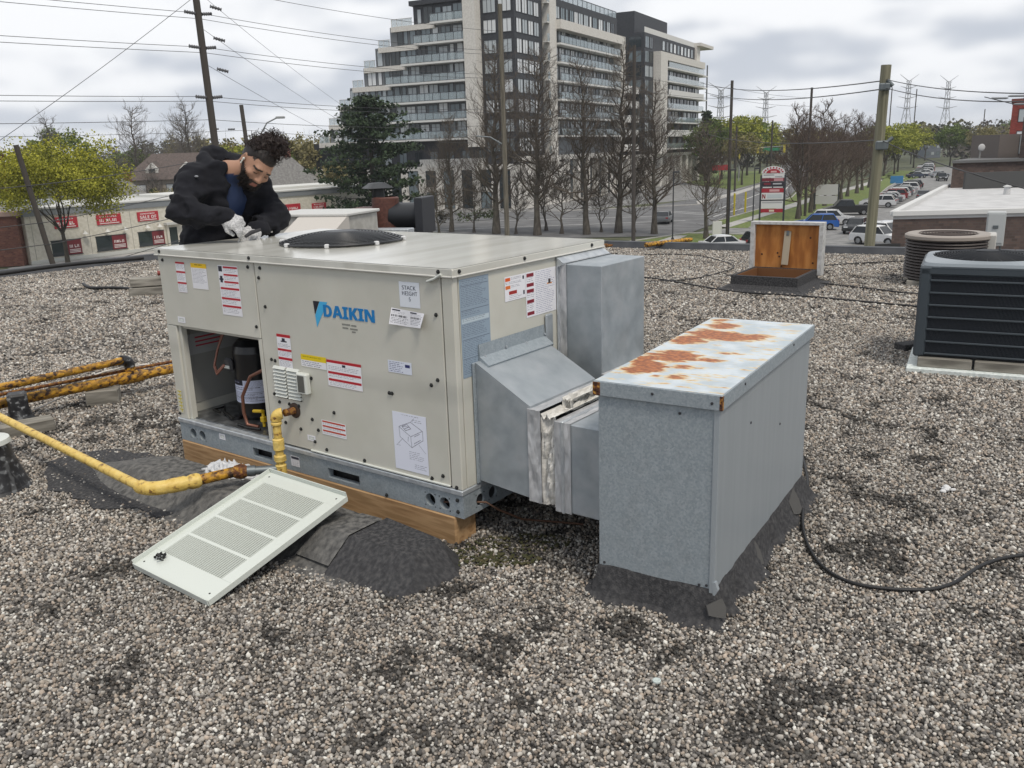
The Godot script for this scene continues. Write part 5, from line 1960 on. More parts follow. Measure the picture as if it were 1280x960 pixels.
	j.cap(elR.lerp(wrR, .84), elR.lerp(wrR, .95), .054, .052, .012)
	j.cap(shL, elL, .076, .067, .05)
	j.cap(elL, wrL, .068, .050, .035)
	j.cap(elL.lerp(wrL, .84), elL.lerp(wrL, .95), .054, .052, .012)
	# the open front, then the collar standing round the neck
	var fr := chest + face * .22
	j.cap(neck0 + face * .13 + Vector3(0, .03, 0), waist + face * .25 + Vector3(0, .02, 0), .072, .070, .03, true)
	j.cap(waist + face * .25, hips + face * .25 + Vector3.DOWN * .2, .062, .05, .03, true)
	j.cap(neck0 - face * .01, head - hu * .03, .082, .085, .012, true)
	var rim := []
	for i in 11:
		var a := lerpf(-2.35, 2.35, i / 10.0)
		var dir := (-face * cos(a) + side * sin(a))
		rim.append(neck0 + dir * (.098 + .018 * cos(a)) + Vector3(0, .058 + .040 * max(0.0, cos(a)) - .02 * (1.0 - cos(a)) * .5, 0))
	for i in 10:
		var k: float = 1.0 - abs(i - 4.5) / 6.0
		j.cap(rim[i], rim[i + 1], .024 + .014 * k, .024 + .014 * k, .02)
	for i in 8:
		j.cap(rim[i + 1] + Vector3(0, -.045, 0) - face * .015, rim[i + 2] + Vector3(0, -.045, 0) - face * .015, .036, .036, .03)
	for q in [[shR, elR, 5, .079], [elR, wrR, 5, .066], [shL, elL, 5, .078], [elL, wrL, 5, .065]]:
		for i in q[2]:
			var t: float = (i + .6) / q[2]
			var c: Vector3 = q[0].lerp(q[1], t)
			var ax: Vector3 = (q[1] - q[0]).normalized()
			var e1: Vector3 = ax.cross(Vector3(.3, 1, .2 * i)).normalized().rotated(ax, i * 1.9)
			var e2: Vector3 = ax.cross(e1)
			var rr: float = q[3] * lerpf(1.04, .92, t)
			var pr := []
			for k in 5:
				var a := -1.1 + .55 * k
				pr.append(c + (e1 * cos(a) + e2 * sin(a)) * rr + ax * (.03 * sin(a * 1.4 + i)))
			for k in 4:
				j.cap(pr[k], pr[k + 1], .008, .008, .022, i % 2 == 0)
	j.rough(fnl(402, 4.2, 3), .024, Vector3(1, 2.4, 1))
	j.rough(fnl(403, 10.0, 2), .006, Vector3(1, 2.4, 1))
	var jb := Mb.new()
	j.mesh_into(jb)
	var jm := nmat(fnl(404, .05, 3), [[.3, .0035, .004, .0075], [.7, .0065, .007, .012]], 3.0, .95)
	var jk := part("jacket", jb, jm, o)
	var lg := Mb.new()
	lg.ball(shR + Vector3(.06, .015, .075), Vector3(.011, .006, .010), 8, 5)
	part("jacket_badge", lg, mat(.25, .26, .28, .8), jk)
	# gloves
	var gm := nmat(fnl(405, .06, 3), [[.35, .34, .34, .35], [.6, .58, .58, .58]], 6.0, .85)
	var gd := mat(.035, .035, .04, .7)
	for q in [[wrR, Vector3(.86, -.36, .36), Vector3(.15, -.75, -.45), 1.0], [wrL, Vector3(-.42, -.30, .85), Vector3(-.30, -.75, -.35), -1.0]]:
		var w: Vector3 = q[0]
		var ahead: Vector3 = q[1].normalized()
		var palm: Vector3 = (q[2] - ahead * q[2].dot(ahead)).normalized()
		var acr: Vector3 = ahead.cross(palm) * q[3]
		var e := Field.new(w - Vector3.ONE * .15, w + Vector3.ONE * .19, .0055)
		e.cap(w - ahead * .03, w + ahead * .02, .036, .034, .02)
		for i in 4:
			var x: float = (i - 1.5) * .021
			e.cap(w + ahead * .015 + acr * x * .6, w + ahead * .078 + acr * x, .020, .017, .014)
			var ln: float = [.034, .040, .037, .028][i]
			var k0: Vector3 = w + ahead * .084 + acr * x
			var bend: float = [.75, .95, 1.1, 1.25][i]
			var d1: Vector3 = ahead * cos(bend) + palm * sin(bend)
			var d2: Vector3 = ahead * cos(bend * 2.0) + palm * sin(bend * 2.0)
			e.cap(k0, k0 + d1 * ln, .0115, .0105, .005)
			e.cap(k0 + d1 * ln, k0 + d1 * ln + d2 * ln * .8, .0105, .009, .004)
		var t0: Vector3 = w + ahead * .03 + acr * -.030
		var t1: Vector3 = t0 + (ahead * .6 - acr * .45 + palm * .55).normalized() * .042
		e.cap(t0, t1, .015, .0125, .012)
		e.cap(t1, t1 + (ahead * .75 + palm * .6 + acr * .2).normalized() * .034, .0125, .010, .005)
		e.rough(fnl(406, 40.0, 2), .003)
		var gb := Mb.new()
		e.mesh_into(gb)
		part("glove", gb, gm, o)
	# the small tool and wire held between the hands
	var tb := Mb.new()
	var mid := wrL.lerp(wrR, .45) + Vector3(.05, -.045, .03)
	tb.tube([mid + Vector3(-.03, -.02, .02), mid + Vector3(.0, .0, .0), mid + Vector3(.045, .012, -.02)], [.008, .011, .008], 8)
	solo("hand_tool", tb, gd, "small dark tool held between the two white gloves", "tool", "", root)
	tb = Mb.new()
	tb.tube([mid + Vector3(-.01, -.01, .0), mid + Vector3(-.05, -.015, .02), mid + Vector3(-.07, -.05, .03), mid + Vector3(-.068, -.072, .04)], .0045, 6)
	solo("white_wire", tb, M.canvas, "short white wire curling down from the gloves to the lid", "wire", "", root)
	# hair: swept up into a curly knot
	var hc := Field.new(Vector3(-.11, -.10, -.15), Vector3(.11, .16, .13), .0075)
	hc.ell(Vector3(0, .036, -.020), I, Vector3(.0815, .098, .101), .02)
	hc.ell(Vector3(0, -.035, .062), I, Vector3(.13, .098, .085), .012, true)
	hc.ell(Vector3(0, -.03, .02), I, Vector3(.12, .05, .05), .012, true)
	hc.rough(fnl(407, 55.0, 2), .004, Vector3(1.4, .5, 1.4))
	var hb2 := Mb.new()
	hb2.xf = Transform3D(hb, head)
	hc.mesh_into(hb2)
	var hm := mat(.012, .008, .0065, .55)
	part("hair", hb2, hm, o)
	var bun := head + hu * .108 - hf * .045 + Vector3(.012, -.012, 0)
	var r := RandomNumberGenerator.new()
	r.seed = 12
	var cb := Mb.new()
	var core := Field.new(bun - Vector3.ONE * .13, bun + Vector3.ONE * .13, .009)
	core.ell(bun, Basis.IDENTITY, Vector3(.092, .062, .08), .02)
	core.rough(fnl(408, 30.0, 2), .03)
	core.mesh_into(cb)
	for i in 520:
		var dir := Vector3(r.randfn(), r.randfn() * .9, r.randfn()).normalized()
		var p := bun + dir * Vector3(.07, .045, .06)
		var a := dir.cross(Vector3(r.randf() - .5, r.randf() - .5, r.randf() - .5)).normalized()
		var b := dir.cross(a)
		var ln := r.randf_range(.03, .062)
		var rr := r.randf_range(.004, .009)
		var ph := r.randf() * TAU
		var pts := []
		for k in 9:
			var t := k / 8.0
			pts.append(p + dir * ln * t + (a * cos(ph + t * 10.0) + b * sin(ph + t * 10.0)) * rr * (.4 + t))
		cb.tube(pts, .0016, 3, false)
	var hk := mat(.022, .012, .010, .6)
	part("hair_knot", cb, hk, o)
	# beard, as short hair standing off the jaw
	cb = Mb.new()
	cb.xf = Transform3D(hb, head)
	for i in 700:
		var th := r.randf_range(-1.5, 1.5)
		var y := r.randf_range(-.118, -.045)
		var q := Vector3(sin(th) * .060, y, .034 + cos(th) * .052 * (1.0 if y > -.09 else .75))
		if abs(th) > .9:
			q.y = r.randf_range(-.095, -.02)
		if abs(th) < .45 and y > -.083:
			continue
		var dir := Vector3(sin(th), -.8, cos(th) * .8).normalized()
		cb.tube([q, q + dir * .008, q + dir * .014 + Vector3(r.randfn(), r.randfn(), r.randfn()) * .003], [.003, .002, .0008], 3, false)
	part("beard", cb, hm, o)
	cb = Mb.new()
	cb.xf = Transform3D(hb, head)
	cb.ball(Vector3(-.084, .0, .004), Vector3(.007, .008, .007), 8, 6)
	cb.tube([Vector3(-.086, -.003, .006), Vector3(-.086, -.028, .012)], .0035, 6)
	part("earbud", cb, M.panel_white, o, "white wireless earbud in the right ear")
# ---------- the street below and the town behind
func flat(called: String, pts: Array, y: float, m: Material, parent: Node = null):
	var b := Mb.new()
	b.xf = Transform3D(Basis(Vector3.RIGHT, PI / 2), Vector3(0, y, 0))
	var p := PackedVector2Array()
	for q in pts:
		p.append(Vector2(q[0], q[1]))
	b.prism(p, 0.0, 0.02)
	# the sheet lies face up whichever way its outline runs
	if parent:
		return part(called, b, m, parent)
	return struct(called, b, m)

func build_ground():
	var lot := nmat(fnl(501, .02, 5), [[.2, .17, .17, .168], [.5, .215, .213, .21], [.8, .26, .257, .25]], .05, .9, 0.0, null, 512)
	lot.uv1_world_triplanar = true
	var road := nmat(fnl(502, .015, 5), [[.2, .105, .106, .108], [.5, .13, .131, .134], [.8, .16, .16, .163]], .04, .9, 0.0, null, 512)
	road.uv1_world_triplanar = true
	var grass := nmat(fnl(503, .03, 5), [[.2, .075, .115, .025], [.5, .12, .165, .035], [.8, .18, .19, .06]], .12, .95, 0.0, null, 512)
	grass.uv1_world_triplanar = true
	var far := nmat(fnl(504, .03, 5), [[.2, .04, .05, .022], [.5, .07, .08, .035], [.8, .11, .11, .07]], .03, .95, 0.0, null, 512)
	far.uv1_world_triplanar = true
	var walk := nmat(fnl(505, .03, 4), [[.2, .34, .33, .31], [.8, .44, .43, .41]], .3, .9)
	walk.uv1_world_triplanar = true
	M.grass = grass
	var y := STREET
	flat("ground", [[-2500, -2500], [2500, -2500], [2500, 400], [-2500, 400]], y - .06, far)
	flat("parking_lot", [[-70, -20], [60, -20], [150, -230], [170, -300], [122, -262], [92, -210], [70, -165], [48, -124], [24, -92], [10, -80], [-20, -78], [-70, -60]], y - .02, lot)
	flat("road", [[-120, -86], [-40, -98], [-14.5, -103.5], [0.0, -92], [18.2, -89.9], [24.4, -102.9], [35.1, -121.7], [47.3, -148.1], [63.9, -190.7], [94.2, -276.6], [130, -390], [122, -392], [90.7, -293.5], [59.1, -204.6], [45.2, -173.6], [34.4, -153.5], [19.6, -133.3], [7.6, -131.0], [-16.4, -139.0], [-60, -146], [-120, -150]], y, road)
	flat("tower_forecourt", [[-90, -138], [7, -130], [34, -152], [62, -206], [44, -235], [-90, -210]], y - .03, lot)
	flat("driveway", [[19.0, -91.8], [26.0, -97.5], [30.5, -96], [24.3, -86], [18, -84]], y + .004, lot)
	var vg := [["grass_verge", [[24.6, -103.9], [35.0, -121.7], [47.2, -145.6], [62, -184], [60.2, -172.2], [47.8, -140.4], [34.0, -115.9], [24.9, -100.4]]], ["grass_verge_001", [[24.4, -96.4], [32.8, -110.7], [45.8, -132.8], [57.6, -152.2], [82.2, -193.2], [96.0, -222.6], [90, -200], [72.3, -167.3], [62.0, -146.5], [50.4, -124.4], [42.6, -114.8], [34.2, -100.0], [28.6, -95.8], [26.4, -95.6]]], ["grass_verge_002", [[11, -84.2], [19.0, -91.6], [24.3, -88.0], [21.0, -75.9], [11.0, -78.3]]], ["grass_verge_003", [[-14, -107], [0, -95], [4, -86], [-10, -84], [-30, -92]]], ["grass_verge_004", [[88.5, -209.4], [110.3, -253.2], [112, -242], [94.8, -202.6], [83, -186]]], ["grass_verge_005", [[45, -176], [58, -203], [85, -280], [60, -300], [44, -215]]]]
	for v in vg:
		flat(v[0], v[1], y + .03, grass)
	flat("sidewalk", [[23.7, -98.7], [24.9, -100.4], [34.0, -115.9], [47.8, -140.4], [59.7, -159.8], [85.0, -201.2], [82.2, -193.2], [57.6, -152.2], [45.8, -132.8], [32.8, -110.7], [24.4, -96.4]], y + .06, walk)
	flat("sidewalk_001", [[30.9, -143.4], [43.7, -167.9], [58.4, -200.3], [85.8, -277.7], [104.1, -327.6], [89.1, -284.1], [56.6, -192.4], [42.0, -159.8], [29.5, -135.6]], y + .07, walk)
	flat("sidewalk_002", [[13.5, -82.6], [17.2, -89.6], [18.4, -89.2], [15, -81.8]], y + .07, walk)
	var paint := mat(.62, .62, .6, .8)
	for q in [[[26.5, -112.5], [37, -131]], [[39, -135], [50, -160]], [[53, -168], [66, -204]], [[22, -108], [-8, -106]], [[30.5, -126], [36, -138]], [[38.5, -143], [46, -160]], [[20, -116], [-12, -118]], [[21.5, -124], [26.5, -115.5]], [[23.0, -124.6], [28.0, -116.2]], [[49.5, -116], [46.8, -117.6]], [[53.2, -122.6], [50.5, -124.2]], [[57, -129], [54.2, -130.6]], [[60.8, -135.6], [58, -137.2]]]:
		var a := Vector2(q[0][0], q[0][1])
		var e := Vector2(q[1][0], q[1][1])
		var n := (e - a).orthogonal().normalized() * .09
		flat("road_marking" if not has_node("road_marking") else numbered("road_marking_line"), [[a.x + n.x, a.y + n.y], [e.x + n.x, e.y + n.y], [e.x - n.x, e.y - n.y], [a.x - n.x, a.y - n.y]], y + .006, paint)
	kerb([[24.5, -103.9], [35.0, -121.8], [47.2, -145.7], [62.0, -184.1]], "kerb", walk)
	kerb([[26.4, -95.5], [28.6, -95.7], [34.2, -99.9], [42.6, -114.7], [50.4, -124.3], [62.0, -146.4], [72.3, -167.2], [90, -199.9]], "kerb_001", walk)
	kerb([[7.6, -130.9], [19.6, -133.2], [29.5, -135.5], [42, -159.7], [56.6, -192.3], [89, -284]], "kerb_002", walk)
	kerb([[11, -84.3], [19.0, -91.7], [24.4, -88.0]], "kerb_003", walk)
	flat("storefront_pavement", [[-46, -80], [-20, -114], [-16, -110], [-40, -74]], y + .05, walk)

# a window: a frame with a pane set in it; facing +z
var win_cache := {}
func window_at(parent: Node3D, pos: Vector3, turn: float, w: float, h: float, kind: int, split := 1, called := "window"):
	var key := "%d %d %d" % [int(w * 100), int(h * 100), split]
	if not win_cache.has(key):
		var f := Mb.new()
		var t := .07
		f.bx(Vector3(-w / 2, 0, -.05), Vector3(w / 2, t, .06))
		f.bx(Vector3(-w / 2, h - t, -.05), Vector3(w / 2, h, .06))
		for i in split + 1:
			var x: float = lerp(-w / 2, w / 2 - t, float(i) / split)
			f.bx(Vector3(x, t, -.05), Vector3(x + t, h - t, .055))
		var p := Mb.new()
		p.bx(Vector3(-w / 2 + .02, .02, -.04), Vector3(w / 2 - .02, h - .02, .02))
		win_cache[key] = [f.mesh(M.frame), p.mesh(M.pane0)]
	var o := part(called, win_cache[key][0], null, parent)
	o.position = pos
	o.rotation.y = turn
	var q := part("pane", win_cache[key][1], M["pane%d" % kind], o)
	return o

func block(o: Node3D, called: String, lo: Vector3, hi: Vector3, m: Material, bev := 0.0) -> MeshInstance3D:
	var b := Mb.new()
	b.bx(lo, hi, bev)
	return part(called, b, m, o)

func build_tower():
	M.frame = mat(.035, .037, .042, .5)
	M.pane0 = mat(.17, .21, .23, .08)
	M.pane1 = mat(.42, .46, .48, .12)
	M.pane2 = mat(.035, .045, .05, .06)
	M.pane3 = mat(.66, .68, .69, .2)
	var glass := StandardMaterial3D.new()
	glass.albedo_color = Color(.66, .72, .74, .42)
	glass.transparency = BaseMaterial3D.TRANSPARENCY_ALPHA
	glass.roughness = .08
	M.guard = glass
	var char_m := nmat(fnl(511, .03, 3), [[.3, .030, .032, .038], [.7, .042, .045, .052]], .3, .6)
	var stone := nmat(fnl(512, .03, 4), [[.3, .60, .575, .53], [.7, .68, .655, .61]], .3, .8)
	var slabm := mat(.66, .655, .63, .7)
	var grey := mat(.16, .17, .18, .6)
	var o := thing("apartment_tower", Vector3(2.1, STREET, -137.7), deg_to_rad(62.5), "tall charcoal and white apartment tower with stepped terraces on its left wing", "apartment building")
	var F := 2.87
	var r := RandomNumberGenerator.new()
	r.seed = 31
	var yk := []
	for k in 9:
		yk.append(28.4 - F * k)
	var ends := [21.8, 24.5, 27.6, 30.2, 33.2, 35.7, 38.1]
	var bal := [13.7, 16.85, 19.5, 22.6, 25.5, 28.5, 31.0]
	# masses
	block(o, "podium", Vector3(.0, 0, -40.6), Vector3(18, 6.86, 0), stone)
	block(o, "podium_wall", Vector3(.02, 0, -18), Vector3(43.3, 8.0, -.9), stone)
	block(o, "band_storey", Vector3(.6, 6.86, -40.0), Vector3(17, 11.1, -5), char_m)
	for k in 7:
		var back: float = ends[k] - 2.3 if k > 0 else 17.8
		block(o, "storey", Vector3(.0 if k else .3, yk[k], -back), Vector3(14, yk[k] + F, -7.8), grey if k else char_m)
		var s := block(o, "floor_slab", Vector3(-1.65, yk[k] - .32, -bal[k]), Vector3(.2, yk[k] - .02, -7.8), slabm)
		block(o, "terrace_parapet", Vector3(-.35, yk[k] - .75, -ends[k]), Vector3(14.2, yk[k] + .02, -bal[k] + .05), stone)
		# balcony guard
		var g := block(o, "balcony_guard", Vector3(-1.62, yk[k] + .05, -bal[k] + .05), Vector3(-1.58, yk[k] + 1.1, -7.85), glass)
		var rail := Mb.new()
		rail.bx(Vector3(-1.66, yk[k] + 1.1, -bal[k]), Vector3(-1.54, yk[k] + 1.17, -7.8))
		var z: float = -bal[k]
		while z < -7.9:
			rail.bx(Vector3(-1.64, yk[k], z), Vector3(-1.56, yk[k] + 1.1, z + .06))
			z += 1.45
		part("guard_rail", rail, M.frame, o)
		block(o, "terrace_guard", Vector3(-.2, yk[k] + .05, -ends[k] + .1), Vector3(-.16, yk[k] + 1.1, -back - .05), glass)
		rail = Mb.new()
		rail.bx(Vector3(-.24, yk[k] + 1.1, -ends[k] + .05), Vector3(-.12, yk[k] + 1.16, -back))
		for i in 3:
			rail.bx(Vector3(-.22, yk[k], -ends[k] + .06 + i * 1.0), Vector3(-.14, yk[k] + 1.1, -ends[k] + .12 + i * 1.0))
		part("guard_rail", rail, slabm, o)
		z = -8.9
		while z > -back + 1.0:
			var w := [1.1, 1.7, 1.7, .8][r.randi() % 4] as float
			window_at(o, Vector3(-.02 if k else .28, yk[k] + .1, z - w / 2), -PI / 2, w, 2.45 if r.randf() < .6 else 2.2, [0, 0, 1, 2, 3, 1][r.randi() % 6], 1 if w < 1.2 else 2)
			z -= w + r.randf_range(.12, .5)
	block(o, "roof_slab", Vector3(-.3, 31.2, -18.2), Vector3(14, 31.9, -7.8), char_m)
	# white piers and the dark corner bay
	block(o, "white_pier", Vector3(-1.75, 9.7, -7.8), Vector3(1.5, 36, -5.7), stone)
	block(o, "corner_bay", Vector3(0, 7.0, -5.7), Vector3(9.7, 36, 0), char_m)
	block(o, "bay_core", Vector3(5, 7.0, -14), Vector3(20, 36, -5.6), char_m)
	block(o, "white_pier", Vector3(10.6, 7.0, -3), Vector3(13.2, 35, .9), stone)
	for k in range(-2, 8):
		var y: float = 28.4 - F * k
		for i in 2:
			window_at(o, Vector3(-.02, y + .55, -1.55 - i * 2.6), -PI / 2, 2.2, 1.95, [3, 1, 3, 0][r.randi() % 4], 3)
		for i in 4:
			window_at(o, Vector3(1.35 + i * 2.05, y + .45, .02), 0, 1.75, 2.1, [3, 1, 3, 3, 1][r.randi() % 5], 2)
		block(o, "recess_balcony", Vector3(9.75, y - .2, .1), Vector3(10.55, y - .0, .9), slabm)
		block(o, "recess_guard", Vector3(9.75, y, .86), Vector3(10.55, y + 1.1, .9), glass)
	# right wing
	block(o, "right_wing", Vector3(13.2, 8.0, -18), Vector3(43.3, 32.0, -.02), grey)
	block(o, "top_storey", Vector3(13.2, 29.05, -18), Vector3(42.4, 32.3, .35), char_m)
	block(o, "white_frame", Vector3(13.2, 27.6, -.5), Vector3(43.3, 29.0, 1.75), stone)
	block(o, "white_frame_side", Vector3(41.6, 8.0, -.5), Vector3(43.3, 27.6, 1.75), stone)
	for k in range(0, 7):
		var y: float = 28.4 - F * k
		if k > 0:
			block(o, "floor_slab", Vector3(13.25, y - .3, 0), Vector3(41.55, y - .02, 1.6), slabm)
			block(o, "balcony_guard", Vector3(13.3, y + .03, 1.52), Vector3(41.5, y + 1.1, 1.56), glass)
			var rail := Mb.new()
			rail.bx(Vector3(13.3, y + 1.1, 1.48), Vector3(41.5, y + 1.17, 1.6))
			for i in 18:
				rail.bx(Vector3(13.3 + i * 1.65, y, 1.5), Vector3(13.36 + i * 1.65, y + 1.1, 1.58))
			part("guard_rail", rail, M.frame, o)
		var x := 14.0
		while x < 40.5:
			var w := [1.0, 1.6, 1.6, 2.0][r.randi() % 4] as float
			window_at(o, Vector3(x + w / 2, y + (.1 if k else .95), 0.0 if k else .37), 0, w, 2.3 if k else 1.9, [3, 1, 1, 0, 2, 3][r.randi() % 6], 1 if w < 1.2 else 2)
			x += w + r.randf_range(.2, .8)
	block(o, "roof_guard", Vector3(13.4, 32.35, .2), Vector3(42.3, 33.4, .24), glass)
	var rg := Mb.new()
	rg.bx(Vector3(13.4, 33.4, .17), Vector3(42.3, 33.48, .28))
	for i in 15:
		rg.bx(Vector3(13.4 + i * 2.06, 32.3, .18), Vector3(13.48 + i * 2.06, 33.4, .27))
	part("roof_rail", rg, M.frame, o)
	# podium openings
	for i in 11:
		var z := -2.4 - i * 3.4
		if i % 3 == 1:
			window_at(o, Vector3(-.02, 3.6, z), -PI / 2, 1.9, 2.6, 2, 2)
			window_at(o, Vector3(-.02, .2, z), -PI / 2, 1.9, 2.6, 0, 2)
		else:
			window_at(o, Vector3(-.02, .2, z), -PI / 2, 1.9, 6.0, [2, 0][i % 2], 2)
	for i in 12:
		window_at(o, Vector3(.58, 7.2, -3.5 - i * 3.0), -PI / 2, 1.5, 2.0, [0, 1, 2][r.randi() % 3], 2)
	for i in 9:
		var x := 2.2 + i * 4.6
		block(o, "stone_pier", Vector3(x - 1.7, 0, -.9), Vector3(x - .5, 8.0, .0), stone)
		window_at(o, Vector3(x + 1.1, .3, -.88), 0, 3.0, 7.0, [2, 0, 2][i % 3], 3)
	block(o, "podium_cornice", Vector3(.0, 7.2, -.9), Vector3(43.3, 8.05, .05), stone)
	# the second block
	var p := thing("far_apartment_block", Vector3(2.1, STREET, -137.7), deg_to_rad(62.5), "farther charcoal apartment block with a dark penthouse box, right of the tall tower", "apartment building")
	block(p, "podium", Vector3(43.4, 0, -20), Vector3(106.6, 7.2, -1.0), stone)
	block(p, "link_block", Vector3(43.4, 7.2, -18), Vector3(59.5, 20.6, -3), char_m)
	block(p, "main_block", Vector3(59.6, 7.2, -18), Vector3(100.5, 31.6, .0), char_m)
	block(p, "end_block", Vector3(100.5, 7.2, -16), Vector3(106.4, 27.5, -1.2), grey)
	block(p, "roof_box", Vector3(60.5, 31.6, -15), Vector3(83, 36.0, -2.5), char_m)
	block(p, "roof_box_low", Vector3(83, 31.6, -14), Vector3(87, 33.4, -3.5), char_m)
	block(p, "white_pier", Vector3(65.6, 7.2, -.5), Vector3(70.4, 28.3, 1.7), stone)
	block(p, "white_frame", Vector3(70.4, 26.8, -.5), Vector3(101.2, 28.3, 1.7), stone)
	block(p, "canopy", Vector3(97.5, 32.0, -4), Vector3(109.5, 32.7, 1.5), stone)
	block(p, "canopy_wall", Vector3(97.5, 28.3, -4), Vector3(100.6, 32.0, .5), stone)
	for k in 9:
		var y: float = 28.4 - F * k
		if y < 7.0:
			continue
		# dark glass on the left face and corner
		for i in 5:
			window_at(p, Vector3(59.58, y + .3, -2.0 - i * 3.2), -PI / 2, 2.8, 2.3, [2, 0, 2][r.randi() % 3], 2)
		window_at(p, Vector3(61.2, y + .3, .02), 0, 2.4, 2.3, [0, 1][r.randi() % 2], 2)
		window_at(p, Vector3(63.9, y + .3, .02), 0, 2.2, 2.3, [2, 1][r.randi() % 2], 2)
		if k == 0:
			for i in 9:
				window_at(p, Vector3(72.5 + i * 2.8, y + .6, .02), 0, 1.7, 2.0, [3, 1, 0, 2][r.randi() % 4], 1)
			continue
		block(p, "floor_slab", Vector3(70.5, y - .3, 0), Vector3(101, y - .02, 1.6), slabm)
		block(p, "balcony_guard", Vector3(72.0, y, 1.5), Vector3(101, y + 1.1, 1.55), M.guard if k % 3 else slabm)
		var x := 71.5
		while x < 100:
			var w := [1.2, 1.8, 2.4][r.randi() % 3] as float
			window_at(p, Vector3(x + w / 2, y + .1, .02), 0, w, 2.3, [3, 1, 0, 2, 2][r.randi() % 5], 1 if w < 1.5 else 2)
			x += w + r.randf_range(.4, 1.3)
		block(p, "end_slab", Vector3(101, y - .3, -1.3), Vector3(106.5, y, 1.0), slabm)
		block(p, "end_post", Vector3(106.2, y, .7), Vector3(106.5, y + F - .3, 1.0), grey)
		if y < 21:
			block(p, "link_slab", Vector3(43.5, y - .3, -3), Vector3(59.4, y, -1.0), slabm)
			block(p, "link_guard", Vector3(43.5, y, -1.1), Vector3(65.5, y + 1.1, -1.04), slabm)
			for i in 6:
				window_at(p, Vector3(45 + i * 2.5, y + .1, -2.98), 0, 1.8, 2.2, [3, 2, 1, 0][r.randi() % 4], 2)
	block(p, "roof_guard", Vector3(59.8, 31.65, -.1), Vector3(97.4, 32.7, -.06), slabm)
	for i in 12:
		block(p, "stone_pier", Vector3(44.5 + i * 5.2, 0, -1.0), Vector3(46.3 + i * 5.2, 7.2, .2), stone)
		window_at(p, Vector3(48.3 + i * 5.2, .3, -.98), 0, 3.2, 6.2, [2, 0, 2][i % 3], 2)
	block(p, "podium_cornice", Vector3(43.4, 6.6, -1.0), Vector3(106.6, 7.25, .25), stone)

